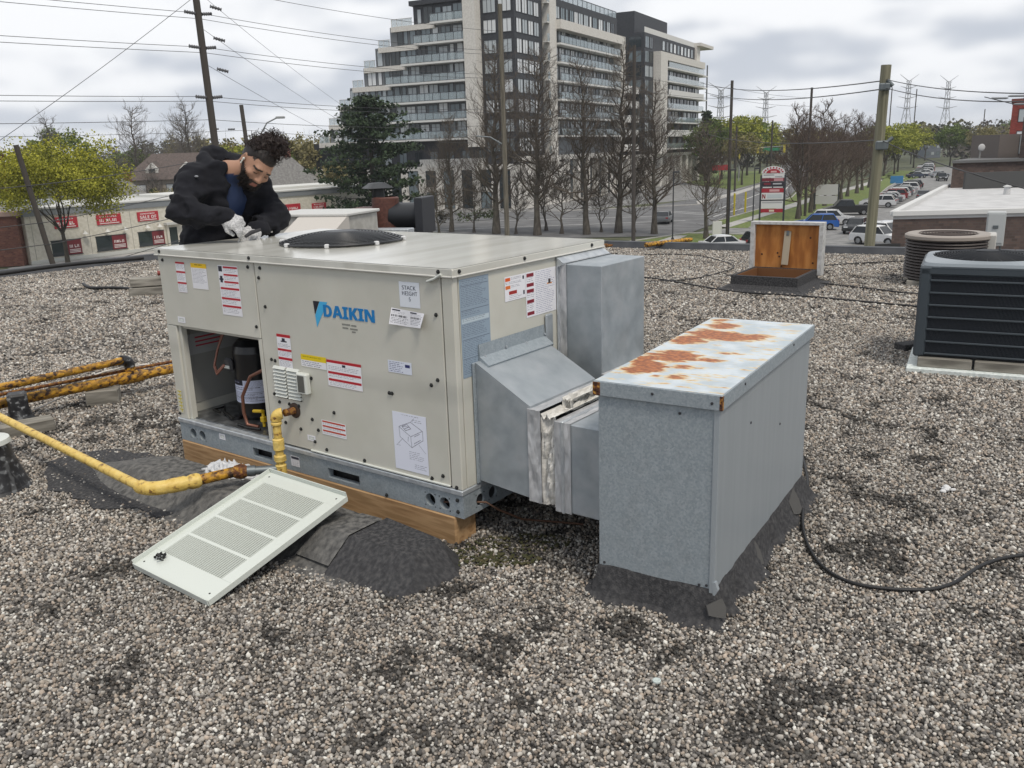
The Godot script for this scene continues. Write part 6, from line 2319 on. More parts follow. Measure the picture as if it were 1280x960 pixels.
func build_storefronts():
	var brickred := brick_mat(Color(.13, .052, .04), Color(.20, .085, .06), Color(.16, .10, .085))
	M.brick_red = brickred
	var cream := nmat(fnl(521, .03, 4), [[.3, .56, .53, .45], [.7, .64, .61, .53]], .3, .85)
	var white := mat(.60, .60, .57, .6)
	var turn := -atan2(-.804, .594)
	var o := thing("storefront_building", Vector3(-45.0, STREET, -82.4), turn, "long low cream storefront building hung with red sale signs", "shop building")
	# local x runs along the front, +z faces the roof we stand on
	block(o, "wall", Vector3(0, 0, -14), Vector3(46, 4.45, 0), cream)
	block(o, "grey_fascia", Vector3(-.1, 4.45, -14.1), Vector3(46.1, 5.05, .12), mat(.20, .215, .23, .6))
	block(o, "roof_coping", Vector3(-.15, 5.05, -14.15), Vector3(46.15, 5.2, .2), mat(.5, .5, .48, .7))
	block(o, "white_roof", Vector3(17, 5.2, -10), Vector3(46, 5.5, -3), white)
	block(o, "foundation", Vector3(-.05, 0, 0), Vector3(46.05, .35, .12), white)
	var redm := mat(.42, .025, .04, .6)
	var darkred := mat(.17, .022, .03, .5)
	var lett := mat(.75, .70, .68, .6)
	for q in [[2.66, 4.96, 3.1, 4.2, "DESIGN", "WINDOW"], [6.9, 9.5, 3.1, 4.1, "CLEAR", "GRAND"], [11.3, 13.7, 3.1, 4.05, "SALE OF", "BLOW OUT"], [30.7, 33.0, 2.66, 3.55, "SALE", ""], [34.85, 37.2, 2.6, 3.4, "SALE", "OPEN"]]:
		var s := thing("sale_sign", Vector3.ZERO, 0, {"DESIGN": "red shop sign behind the trunk of the yellow green tree, leftmost of all", "CLEAR": "red shop sign half hidden by the end of a tree branch", "SALE OF": "red shop sign reading SALE OF, right of the tree crown", "SALE": "small red sign just right of the mechanic's shoulder"}[q[4]] if q[0] < 34 else "small red sign farthest along the cream storefront, beside the beige air handler", "sign", "red signs on the storefront")
		s.transform = o.transform * Transform3D(Basis.IDENTITY, Vector3((q[0] + q[1]) / 2, q[2], .02))
		var w: float = (q[1] - q[0])
		var h: float = q[3] - q[2]
		block(s, "panel", Vector3(-w / 2, 0, 0), Vector3(w / 2, h, .08), redm, .01)
		if q[4] == "SALE OF":
			words(q[4], Vector2(w * .78, h * .34), lett, s, Vector3(0, h * .42, .09), "sign_lettering", 0, 700)
		else:
			strokes(s, -w * .39, h * .27, w * .78, h * .3, .085, lett, 6, 3 + int(q[0]))
		if q[5]:
			strokes(s, -w * .36, h * .72, w * .7, h * .14, .085, lett, 9, 8 + int(q[0]))
		block(s, "sign_line", Vector3(-w * .4, h * .1, .08), Vector3(w * .4, h * .17, .09), lett)
	var n := 0
	for q in [[2.1, 5.0], [6.55, 9.75], [11.15, 14.1]]:
		var m: float = lerp(q[0], q[1], .52)
		var f := block(o, "shop_window", Vector3(q[0], .55, -.02), Vector3(m, 1.98, .06), M.pane2)
		block(o, "window_poster", Vector3(m, .55, -.02), Vector3(q[1], 1.98, .07), darkred)
		block(o, "window_frame", Vector3(q[0] - .06, .5, -.02), Vector3(q[1] + .06, .56, .1), M.frame)
		block(o, "window_frame", Vector3(q[0] - .06, 1.97, -.02), Vector3(q[1] + .06, 2.03, .1), M.frame)
		strokes(o, m + .2, 1.2, (q[1] - m) - .4, .28, .072, lett, 4, 20 + n)
		for i in 3:
			block(o, "poster_line", Vector3(m + .15, .72 + i * .13, .07), Vector3(q[1] - .15, .78 + i * .13, .075), lett)
		n += 1
	var flag := block(o, "window_display", Vector3(7.1, 1.0, .06), Vector3(7.9, 1.4, .08), white)
	flag.rotation.z = -.15
	block(o, "door", Vector3(14.6, 0, .0), Vector3(15.7, 2.2, .06), M.pane2)
	block(o, "door_frame", Vector3(14.35, 0, .0), Vector3(14.6, 2.5, .3), cream)
	block(o, "door_canopy", Vector3(14.2, 2.5, .0), Vector3(16.2, 2.75, .6), mat(.5, .5, .48, .6))
	for x in [3.15, 5.4, 7.7, 9.6, 12.1, 13.5]:
		var l := Mb.new()
		l.tube([Vector3(0, .25, 0), Vector3(0, .3, .2), Vector3(0, .25, .38)], .025, 6)
		l.lathe(Vector3(0, 0, .38), [Vector2(.3, -.05), Vector2(.12, .12), Vector2(.05, .25)], 10)
		var ln := part("wall_lamp", l, white, o)
		ln.position = Vector3(x, 2.45, .02)
	for x in [.5, 6.0, 10.5, 17.5, 24]:
		block(o, "wall_joint", Vector3(x, .36, 0), Vector3(x + .05, 4.4, .015), mat(.36, .34, .3, .9))
	# brick block at its left end
	var c := thing("brick_shop", Vector3(-45.4, STREET, -81.8), .12, "dark red brick shop block at the left end of the storefronts", "shop building")
	block(c, "wall", Vector3(-16, 0, -10), Vector3(0, 4.6, 0), brickred)
	block(c, "fascia", Vector3(-16.2, 4.6, -10.2), Vector3(.2, 5.0, .2), mat(.34, .24, .21, .8))
	block(c, "roof_edge", Vector3(-16.2, 5.0, -9.8), Vector3(.0, 5.7, -1.5), mat(.36, .38, .39, .7))
	block(c, "dark_window", Vector3(-9, .4, .0), Vector3(-5.5, 1.6, .08), M.pane2)
	block(c, "sill", Vector3(-9.2, .25, .0), Vector3(-5.3, .4, .14), mat(.4, .38, .36, .8))

# lettering too small to read from here: short upright and level strokes
func strokes(o: Node3D, x: float, y: float, w: float, h: float, z: float, m: Material, n: int, sd: int):
	var r := RandomNumberGenerator.new()
	r.seed = sd
	var b := Mb.new()
	var cw := w / n
	for i in n:
		var l := x + i * cw
		b.bx(Vector3(l, y, z - .01), Vector3(l + cw * .22, y + h, z + .004))
		if r.randf() < .7:
			b.bx(Vector3(l + cw * .22, y + h * [.0, .4, .8][r.randi() % 3], z - .01), Vector3(l + cw * .7, y + h * .2 + h * .3 * r.randf(), z + .003))
		if r.randf() < .5:
			b.bx(Vector3(l + cw * .5, y, z - .01), Vector3(l + cw * .72, y + h, z + .002))
	var p := part("sign_print", b, m, o)
	p.set_meta("kind", "stuff")

func brick_mat(a: Color, b: Color, mortar: Color) -> StandardMaterial3D:
	# courses too fine to tell apart one by one from here
	var w := 128
	var h := 128
	var im := Image.create(w, h, true, Image.FORMAT_RGB8)
	var r := RandomNumberGenerator.new()
	r.seed = 61
	im.fill(mortar.linear_to_srgb())
	for row in 16:
		for k in 9:
			var c := a.lerp(b, r.randf()) * r.randf_range(.8, 1.15)
			c.a = 1.0
			im.fill_rect(Rect2i(k * 16 - (8 if row % 2 else 0), row * 8, 15, 7), c.linear_to_srgb())
	im.generate_mipmaps()
	var m := StandardMaterial3D.new()
	m.albedo_texture = ImageTexture.create_from_image(im)
	m.uv1_triplanar = true
	m.uv1_scale = Vector3.ONE * .42
	m.roughness = .9
	return m

func build_right_town():
	var brown := brick_mat(Color(.070, .048, .042), Color(.115, .078, .065), Color(.085, .075, .07))
	var o := thing("brown_brick_building", Vector3(21.0, STREET, -47.6), 0, "low brown brick building with a white flat roof beside the parking lot", "building")
	# front wall runs right; the side wall runs back along the lot
	var fr := Vector2(1.0, .10).normalized()
	var sd := Vector2(.52, -.854)
	var pts := PackedVector2Array([Vector2(0, 0), fr * 30, fr * 30 + sd * 30, sd * 30])
	var b := Mb.new()
	b.xf = Transform3D(Basis(Vector3.RIGHT, PI / 2), Vector3.ZERO)
	b.prism(pts, -4.75, 0)
	part("wall", b, brown, o)
	var white := nmat(fnl(531, .03, 5), [[.3, .46, .46, .46], [.7, .54, .54, .54]], .08, .8)
	b = Mb.new()
	b.xf = Transform3D(Basis(Vector3.RIGHT, PI / 2), Vector3.ZERO)
	b.prism(pts, -4.95, -4.75)
	part("white_roof", b, white, o)
	# parapet strips
	for q in [[Vector2.ZERO, fr * 30], [Vector2.ZERO, sd * 30], [sd * 30, sd * 30 + fr * 30]]:
		var e: Vector2 = q[1] - q[0]
		b = Mb.new()
		b.xf = Transform3D(Basis(Vector3.UP, -e.angle()), Vector3(q[0].x, 0, q[0].y))
		b.bx(Vector3(-.1, 4.93, -.18), Vector3(e.length() + .1, 5.2, .18), .02)
		part("coping", b, mat(.58, .58, .57, .7), o)
	var gm := mat(.30, .30, .29, .8)
	block(o, "roof_hatch_box", Vector3(17, 4.95, -10), Vector3(21, 6.6, -6), gm)
	block(o, "dark_wall_strip", Vector3(15, 4.96, -22.0), Vector3(32, 6.2, -21.7), mat(.06, .06, .06, .8))
	for i in 5:
		b = Mb.new()
		b.lathe(Vector3(14 + i * 1.6, 4.95, -14 + (i % 2) * 2), [Vector2(.22, 0), Vector2(.2, .5), Vector2(.3, .55), Vector2(0, .7)], 10)
		part("roof_vent", b, white, o)
	block(o, "wall_bracket", Vector3(-.9, 3.2, -.35), Vector3(.5, 3.45, .05), mat(.02, .02, .02, .5))
	block(o, "utility_cabinet", Vector3(-.55, .6, -.3), Vector3(-.05, 2.9, .1), mat(.2, .2, .2, .6))
	# blue sign panel on its front
	var s := thing("shop_sign_board", Vector3.ZERO, 0, "bright blue sign panel with a white edge at the right frame edge", "sign")
	s.transform = Transform3D(Basis(Vector3.UP, -fr.angle()), Vector3(21.0, STREET, -47.6) + Vector3(fr.x, 0, fr.y) * 7.55 + Vector3(0, 0, .12))
	block(s, "panel", Vector3(0, 2.0, 0), Vector3(4.2, 4.72, .1), mat(.012, .10, .42, .5))
	block(s, "edge", Vector3(-.16, 1.85, 0), Vector3(0, 4.85, .12), mat(.5, .55, .6, .5))
	block(s, "edge", Vector3(-.16, 1.85, 0), Vector3(4.2, 2.0, .12), mat(.5, .55, .6, .5))
	# taller brick block behind
	o = thing("rear_brick_block", Vector3(36.0, STREET, -71.5), 0, "taller plain brown brick block behind the white roof", "building")
	b = Mb.new()
	b.xf = Transform3D(Basis(Vector3.RIGHT, PI / 2), Vector3.ZERO)
	var sd2 := Vector2(.60, -.80)
	b.prism(PackedVector2Array([Vector2.ZERO, Vector2(26, 1.5), Vector2(26, 1.5) + sd2 * 14, sd2 * 14]), -6.9, 0)
	part("wall", b, brown, o)
	b = Mb.new()
	b.xf = Transform3D(Basis(Vector3.RIGHT, PI / 2), Vector3.ZERO)
	b.prism(PackedVector2Array([Vector2(-.2, .2), Vector2(26, 1.7), Vector2(26, 1.5) + sd2 * 14.2, sd2 * 14.2]), -7.1, -6.9)
	part("coping", b, mat(.12, .12, .12, .7), o)
	block(o, "roof_house", Vector3(5.5, 7.1, -8), Vector3(16, 9.0, -3.5), mat(.14, .12, .11, .8))
	block(o, "roof_window", Vector3(7.2, 7.4, -3.48), Vector3(9.2, 8.9, -3.4), M.pane1)
	b = Mb.new()
	b.ball(Vector3.ZERO, Vector3(.30, .30, .1), 16, 8)
	var dish := part("satellite_dish", b, white, o)
	dish.position = Vector3(4.0, 8.0, -3.4)
	b = Mb.new()
	b.tube([Vector3(4.0, 7.1, -3.6), Vector3(4.0, 8.0, -3.5)], .06, 6)
	part("dish_mast", b, gm, o)
	block(o, "side_tower", Vector3(6.2, 6.9, -1.6), Vector3(16, 10.3, 1.2), brown)
	block(o, "pale_lamp", Vector3(6.8, 9.2, 1.2), Vector3(7.4, 9.7, 1.6), white)
	# red brick apartments farther away
	var red := brick_mat(Color(.20, .032, .025), Color(.28, .05, .035), Color(.2, .06, .05))
	o = thing("red_brick_apartments", Vector3(75.5, STREET, -134.0), -.52, "bright red brick apartment house with white balcony bays", "apartment building")
	block(o, "wall", Vector3(0, 0, -16), Vector3(24, 13.6, 0), red)
	block(o, "cornice", Vector3(-.2, 13.6, -16.2), Vector3(24, 14.0, .2), mat(.16, .05, .04, .8))
	for k in 4:
		for i in 3:
			var y := .9 + k * 3.15
			window_at(o, Vector3(2.4 + i * 7.2, y + .3, .02), 0, 3.0, 1.9, [1, 0, 3][(i + k) % 3], 2)
			window_at(o, Vector3(5.8 + i * 7.2, y + .3, .02), 0, 1.2, 1.4, [3, 1][(i + k) % 2], 1)
			if k < 3:
				block(o, "balcony", Vector3(-.4 + i * 7.2, y - .3, 0), Vector3(2.2 + i * 7.2, y + .7, 1.2), mat(.45, .45, .44, .7))
	# a thin dark block on the skyline
	o = thing("distant_dark_block", Vector3(185, STREET, -385), 0, "small dark apartment block on the skyline left of the red brick house", "apartment building")
	block(o, "wall", Vector3(-4, 0, -6), Vector3(3, 10.0, 0), mat(.16, .18, .21, .8))
	block(o, "roof_box", Vector3(-2, 10, -5), Vector3(1.5, 12, -1), mat(.16, .18, .21, .8))
	for k in 3:
		for i in 3:
			window_at(o, Vector3(-2.6 + i * 2.2, 1.2 + k * 2.9, .02), 0, 1.4, 1.4, [0, 1][(i + k) % 2], 1)

func kerb(parent_pts: Array, called: String, m: Material):
	# a raised stone edge following a line of points
	var b := Mb.new()
	for i in parent_pts.size() - 1:
		var p := Vector2(parent_pts[i][0], parent_pts[i][1])
		var q := Vector2(parent_pts[i + 1][0], parent_pts[i + 1][1])
		b.xf = Transform3D(Basis(Vector3.UP, -(q - p).angle()), Vector3(p.x, STREET, p.y))
		b.bx(Vector3(0, -.05, -.09), Vector3((q - p).length() + .02, .135, .09), .02)
	struct(called, b, m)

func house(pos: Vector3, turn: float, w: float, d: float, eave: float, ridge: float, roofm: Material, wallm: Material, label: String, dormers := 0):
	var o := thing("house", pos, turn, label, "house", "")
	block(o, "wall", Vector3(-w / 2, 0, -d / 2), Vector3(w / 2, eave, d / 2), wallm)
	var b := Mb.new()
	var e := .5
	var hip := d * .32
	var A := [Vector3(-w / 2 - e, eave - .1, -d / 2 - e), Vector3(w / 2 + e, eave - .1, -d / 2 - e), Vector3(w / 2 + e, eave - .1, d / 2 + e), Vector3(-w / 2 - e, eave - .1, d / 2 + e), Vector3(-w / 2 + hip, ridge, 0), Vector3(w / 2 - hip, ridge, 0)]
	b.quad(A[3], A[2], A[5], A[4])
	b.quad(A[1], A[0], A[4], A[5])
	b.tri(A[2], A[1], A[5])
	b.tri(A[0], A[3], A[4])
	b.quad(A[0], A[1], A[2], A[3])
	var rf := part("roof", b, roofm, o)
	block(rf, "chimney", Vector3(w * .2, ridge - 1.5, -.5), Vector3(w * .2 + .9, ridge + .9, .5), M.brick_red)
	for i in int(w / 4):
		window_at(o, Vector3(-w / 2 + 2.2 + i * 4.0, eave - 2.2, d / 2 + .02), 0, 1.3, 1.5, [3, 1, 0][i % 3], 1)
	for i in dormers:
		var x := -w * .28 + i * w * .28
		b = Mb.new()
		var z := d * .40
		b.xf = at(Vector3(x, 0, 0))
		b.prism(PackedVector2Array([Vector2(-.9, eave + .2), Vector2(.9, eave + .2), Vector2(.9, eave + 1.4), Vector2(0, eave + 2.3), Vector2(-.9, eave + 1.4)]), 0, z)
		part("dormer", b, mat(.58, .57, .54, .7), rf)
		window_at(rf, Vector3(x, eave + .35, z + .02), 0, .9, 1.1, 2, 1, "dormer_window")

func build_houses():
	var br := nmat(fnl(541, .03, 4), [[.3, .075, .058, .052], [.7, .115, .09, .08]], .3, .9)
	var gr := nmat(fnl(542, .03, 4), [[.3, .13, .125, .12], [.7, .20, .195, .185]], .3, .9)
	var st := mat(.34, .30, .25, .9)
	var wh := mat(.5, .49, .46, .8)
	house(Vector3(-48, STREET, -136), .25, 17, 11, 6.6, 10.2, br, st, "wide house with a dark brown hipped roof and white dormers", 3)
	house(Vector3(-54, STREET, -122), .5, 9, 8, 4.2, 7.0, gr, wh, "small pale house with a grey gable left of the brown roof", 0)
	house(Vector3(-34.5, STREET, -128), .3, 15, 12, 5.0, 9.4, gr, st, "house with a long weathered grey roof behind the mechanic's head", 0)
	house(Vector3(-26, STREET, -170), .2, 12, 9, 5.0, 8.0, br, wh, "small brown roofed house seen left of the dark conifer", 0)
# ---------- trees
func bark(a: Color, b: Color) -> StandardMaterial3D:
	return nmat(fnl(601, .05, 4), [[.3, a.r, a.g, a.b], [.7, b.r, b.g, b.b]], .6, .95, 0.0, null, 128, Vector3(1, .25, 1))

func grow(b: Mb, r: RandomNumberGenerator, p: Vector3, d: Vector3, ln: float, rad: float, depth: int, tips: Array, up := .12, spread := .6, kids := 3):
	var pts := [p]
	var rads := [rad]
	var q := p
	var dd := d
	var n := 4 if depth > 1 else 3
	for i in n:
		dd = (dd + Vector3(r.randfn(), r.randfn(), r.randfn()) * .13 + Vector3.UP * up).normalized()
		q = q + dd * ln / n
		pts.append(q)
		rads.append(rad * lerpf(1.0, .55, float(i + 1) / n))
	b.tube(pts, rads, 5 if depth > 2 else 3, false)
	if depth <= 0:
		tips.append(q)
		return
	tips.append(q)
	for i in kids:
		var t := r.randf_range(.35, 1.0) if i > 0 else 1.0
		var at_p: Vector3 = pts[int(t * n)]
		var ax := Vector3(r.randfn(), r.randfn() * .6, r.randfn()).normalized()
		var nd := (dd + ax * spread * r.randf_range(.6, 1.3)).normalized()
		grow(b, r, at_p, nd, ln * r.randf_range(.55, .82), max(.013, rads[int(t * n)] * r.randf_range(.6, .8)), depth - 1, tips, up, spread, kids)

# a tall winter tree: one leader with many ascending limbs
func bare_tree(called: String, sd: int, h: float, w: float, bk: Material, label: String, cat: String, twig: Material, group := "") -> Node3D:
	var r := RandomNumberGenerator.new()
	r.seed = sd
	var o := thing(called, Vector3.ZERO, 0, label, cat, group)
	var b := Mb.new()
	var pts := []
	var rads := []
	var lean := Vector3(r.randfn(), 0, r.randfn()) * .035
	for i in 10:
		var t := i / 9.0
		pts.append(Vector3(r.randfn() * .26 * t, h * t, r.randfn() * .26 * t) + lean * h * t)
		rads.append(lerpf(.34, .035, pow(t, .8)) * h / 17.0 + (.12 if i == 0 else 0.0))
	b.tube(pts, rads, 8, false)
	part("trunk", b, bk, o)
	b = Mb.new()
	var tips := []
	var nl := int(h * 3.5)
	for i in nl:
		var t := lerpf(.16, .98, pow(float(i) / nl, .85))
		var k := t * 9.0
		var p: Vector3 = pts[int(k)].lerp(pts[min(int(k) + 1, 9)], k - int(k))
		var a := i * 2.4 + r.randfn() * .4
		var reach: float = w * .5 * (1.12 - t * .85) * r.randf_range(.45, 1.25)
		var d := Vector3(cos(a), r.randf_range(.1, .95), sin(a)).normalized()
		grow(b, r, p, d, reach * .62, max(rads[int(k)] * .40, .05), 4 if t < .66 else 3, tips, .09, .66, 3)
	part("branches", b, twig, o)
	return o

# leaves as many small faces in clumps
func leaf_clump(b: Mb, r: RandomNumberGenerator, c: Vector3, rad: Vector3, n: int, size: float, a: Color, e: Color):
	var tone := r.randf()
	for i in n:
		var d := Vector3(r.randfn(), r.randfn(), r.randfn()).normalized() * pow(r.randf(), .45)
		var p := c + d * rad
		var u := Vector3(r.randfn(), r.randfn() * .5, r.randfn()).normalized()
		var v := u.cross(Vector3(r.randfn(), r.randfn(), r.randfn())).normalized()
		var s := size * r.randf_range(.6, 1.3)
		var k := clampf(tone * .6 + r.randf() * .45, 0.0, 1.0)
		var cl := a.lerp(e, k)
		b.col = cl
		b.tri(p - u * s * .5, p + v * s * .5, p + u * s * .5)
		b.tri(p - u * s * .5, p + u * s * .5, p - v * s * .45)

func leafy_tree(called: String, sd: int, h: float, w: float, stem: float, a: Color, e: Color, label: String, clumps := 70, leaves := 75, size := .30, cat := "tree", group := "") -> Node3D:
	var r := RandomNumberGenerator.new()
	r.seed = sd
	var o := thing(called, Vector3.ZERO, 0, label, cat, group)
	var b := Mb.new()
	var tips := []
	b.tube([Vector3(0, -.2, 0), Vector3(.05, stem * .5, 0), Vector3(.0, stem, .05)], [.04 * h * .55, .026 * h * .55, .022 * h * .55], 8, false)
	part("trunk", b, M.bark, o)
	b = Mb.new()
	for i in 6:
		var t := TAU * i / 6 + r.randf()
		grow(b, r, Vector3(0, stem * .95, 0), Vector3(cos(t) * .6, .9, sin(t) * .6).normalized(), (h - stem) * .36, .014 * h * .55, 3, tips, .1, .5, 2)
	part("limbs", b, M.bark, o)
	b = Mb.new()
	var lobes := []
	var nlobe := 9
	for i in nlobe:
		var el := lerpf(-.5, .82, (i + .5) / nlobe)
		var an := i * 2.4 + r.randf() * .8
		var prof: float = sqrt(max(0.0, 1.0 - el * el))
		lobes.append([Vector3(cos(an) * w * .29 * prof, (h + stem * .9) * .5 + el * (h - stem * .9) * .30, sin(an) * w * .29 * prof), w * r.randf_range(.18, .27)])
	for i in clumps:
		var q: Array = lobes[i % nlobe]
		var d := Vector3(r.randfn(), r.randfn() * .8, r.randfn()).normalized() * pow(r.randf(), .35)
		var c: Vector3 = q[0] + d * Vector3(1, .58, 1) * q[1]
		var cr := r.randf_range(.085, .15) * w
		leaf_clump(b, r, c, Vector3(cr, cr * .7, cr), leaves, size, a, e)
	var lm := mat(1, 1, 1, .8)
	lm.vertex_color_use_as_albedo = true
	lm.backlight_enabled = true
	lm.backlight = Color(.35, .4, .12)
	part("crown", b, lm, o)
	return o

func conifer(called: String, sd: int, h: float, w: float, label: String, wide := true) -> Node3D:
	var r := RandomNumberGenerator.new()
	r.seed = sd
	var o := thing(called, Vector3.ZERO, 0, label, "tree")
	var b := Mb.new()
	b.tube([Vector3(0, -.2, 0), Vector3(.1, h * .5, 0), Vector3(0, h * .97, 0)], [.026 * h, .018 * h, .004 * h], 8, false)
	part("trunk", b, M.bark, o)
	b = Mb.new()
	var lb := Mb.new()
	var nl := int(h * 5.5)
	for i in nl:
		var t := lerpf(.14, .99, float(i) / nl)
		var a := i * 2.399 + r.randfn() * .3
		var env: float = (1.0 - pow(abs(t - .34) / .70, 2.4)) if wide else (1.04 - t)
		var reach: float = w * .5 * max(.12, env) * r.randf_range(.55, 1.1)
		var d := Vector3(cos(a), r.randf_range(-.05, .25) if wide else -.15, sin(a)).normalized()
		var p := Vector3(0, h * t, 0)
		lb.tube([p, p + d * reach * .5, p + d * reach], [.05, .035, .015], 4, false)
		for k in 5:
			var f := lerpf(.3, 1.0, k / 4.0)
			var c := p + d * reach * f + Vector3(r.randfn(), r.randfn() * .3, r.randfn()) * .28
			leaf_clump(b, r, c, Vector3(.75, .32, .75) * (w / 13.0 + .25), 26, .40, Color(.014, .028, .014), Color(.045, .072, .03))
	part("limbs", lb, M.bark, o)
	var lm := mat(1, 1, 1, .85)
	lm.vertex_color_use_as_albedo = true
	part("crown", b, lm, o)
	return o

func put(o: Node3D, x: float, z: float, turn := 0.0, s := 1.0, y := STREET):
	o.position = Vector3(x, y, z)
	o.rotation.y = turn
	o.scale = Vector3.ONE * s

func build_trees():
	M.bark = bark(Color(.045, .038, .030), Color(.085, .075, .06))
	var grey := bark(Color(.07, .06, .05), Color(.125, .11, .092))
	var twig := mat(.105, .085, .068, .9)
	var rust := mat(.105, .075, .058, .9)
	# large tree in front of the storefronts
	put(leafy_tree("maple_tree", 41, 13.6, 13.5, 3.6, Color(.11, .125, .012), Color(.42, .40, .035), "large yellow green tree in fresh leaf before the cream storefronts", 170, 170, .20), -39.4, -78.0, .4, .90)
	put(conifer("pine_tree", 42, 15.9, 15.0, "tall dark green pine standing left of the apartment tower"), -16.5, -110.5)
	# the winter trees in front of the tower
	var protos := []
	for i in 3:
		protos.append(bare_tree("bare_tree", 51 + i, [19.6, 18.8, 18.2][i], [11.5, 12.5, 11.0][i], grey, "", "tree", twig, "leafless trees in front of the tower"))
	var row := [[-1.2, -98.5, 0, 1.02, "leafless tree below the tower's dark corner bay, leftmost of the row"], [3.3, -95.3, 1, 1.0, "leafless tree second from the left in the row before the tower"], [8.6, -94.4, 2, .98, "leafless tree third in the row, with a full twiggy crown"], [12.1, -95.0, 0, .95, "leafless tree fourth in the row before the tower"], [15.6, -92.7, 1, .80, "shorter leafless tree ending the row beside the road"], [-6.5, -103, 2, .72, "smaller leafless tree between the pine and the twiggy row"]]
	var used_p := {}
	for i in row.size():
		var q: Array = row[i]
		var t: Node3D
		if not used_p.has(q[2]):
			t = protos[q[2]]
			used_p[q[2]] = true
			t.set_meta("label", q[4])
		else:
			t = copy_of(protos[q[2]], Vector3.ZERO, 0, q[4])
		put(t, q[0], q[1], 1.3 * i, q[3])
	# twiggy undergrowth between their trunks
	var sh := bare_tree("bare_shrub", 66, 6.8, 8.5, grey, "", "shrub", twig, "leafless shrubs between the trunks")
	var sp := [[-7.5, -97.0, "left of the first trunk"], [1.0, -97.5, "between the first and second trunks"], [6.0, -96.0, "between the second and third trunks"], [10.4, -96.5, "between the third and fourth trunks"], [13.8, -95.0, "between the fourth and fifth trunks"], [-3.8, -101.0, "behind the first trunk"], [4.5, -100.5, "behind the second trunk"]]
	for i in sp.size():
		var lab: String = "low leafless shrub " + sp[i][2] + " before the tower"
		var t: Node3D = sh if i == 0 else copy_of(sh, Vector3.ZERO, 0, lab)
		t.set_meta("label", lab)
		put(t, sp[i][0], sp[i][1], 1.9 * i, [1.0, .9, 1.1, .85][i % 4])
	# the spreading tree by the driveway
	var low := bare_tree("bare_tree", 61, 10.6, 9.5, grey, "low spreading leafless tree on the grass by the driveway", "tree", twig)
	put(low, 19.6, -86.0, .5)
	# the double row along the verge
	var names := ["bare", "rust"]
	var pa := bare_tree("bare_tree", 71, 13.2, 8.0, grey, "", "tree", rust, "budding trees along the verge")
	var pb := bare_tree("bare_tree", 72, 12.6, 8.4, grey, "", "tree", rust, "budding trees along the verge")
	var vr := [[36.5, -109.5], [39.3, -113.5], [41.5, -119.0], [45.0, -124.5], [48.5, -130.5], [52.0, -137], [55.5, -143.5], [60, -151], [64.5, -160], [34.8, -104.8], [69, -168]]
	for i in vr.size():
		var lab := "budding brown tree on the verge, number %d" % i
		var near: String = ["behind the roof hatch lid", "just right of the roof hatch lid", "above the white and blue parked cars", "above the black pickup truck", "left of the near utility pole", "behind the near utility pole", "just right of the near utility pole", "beside the middle of the parked row", "above the middle of the parked row", "nearest the pylon sign", "at the far end of the row"][i]
		lab = "thin budding brown tree on the verge %s" % near
		var t: Node3D
		if i == 0:
			t = pa
			pa.set_meta("label", lab)
		elif i == 1:
			t = pb
			pb.set_meta("label", lab)
		else:
			t = copy_of(pa if i % 2 == 0 else pb, Vector3.ZERO, 0, lab)
		put(t, vr[i][0], vr[i][1], i * 1.7, [1.0, .95, 1.05, .9, .98][i % 5])
	# distant kinds, then copies of them
	var kinds := [
		leafy_tree("tree", 81, 14, 11, 3, Color(.14, .17, .02), Color(.40, .40, .05), "", 90, 50, .42),
		leafy_tree("tree", 82, 15, 10, 3, Color(.06, .10, .02), Color(.17, .22, .05), "", 90, 50, .42),
		leafy_tree("tree", 83, 13, 10, 3, Color(.13, .115, .05), Color(.27, .235, .10), "", 70, 34, .40),
		leafy_tree("tree", 84, 13, 11, 3, Color(.07, .02, .016), Color(.16, .05, .035), "", 90, 50, .42),
		conifer("spruce_tree", 85, 14, 5.5, "", false),
		bare_tree("bare_tree", 86, 15, 11, grey, "", "tree", mat(.16, .145, .13, .9))]
	var what := ["yellow green tree in young leaf", "dark green leafy tree", "olive brown thin crowned tree", "dark red leaved tree", "narrow dark spruce", "pale leafless tree"]
	var seen := {}
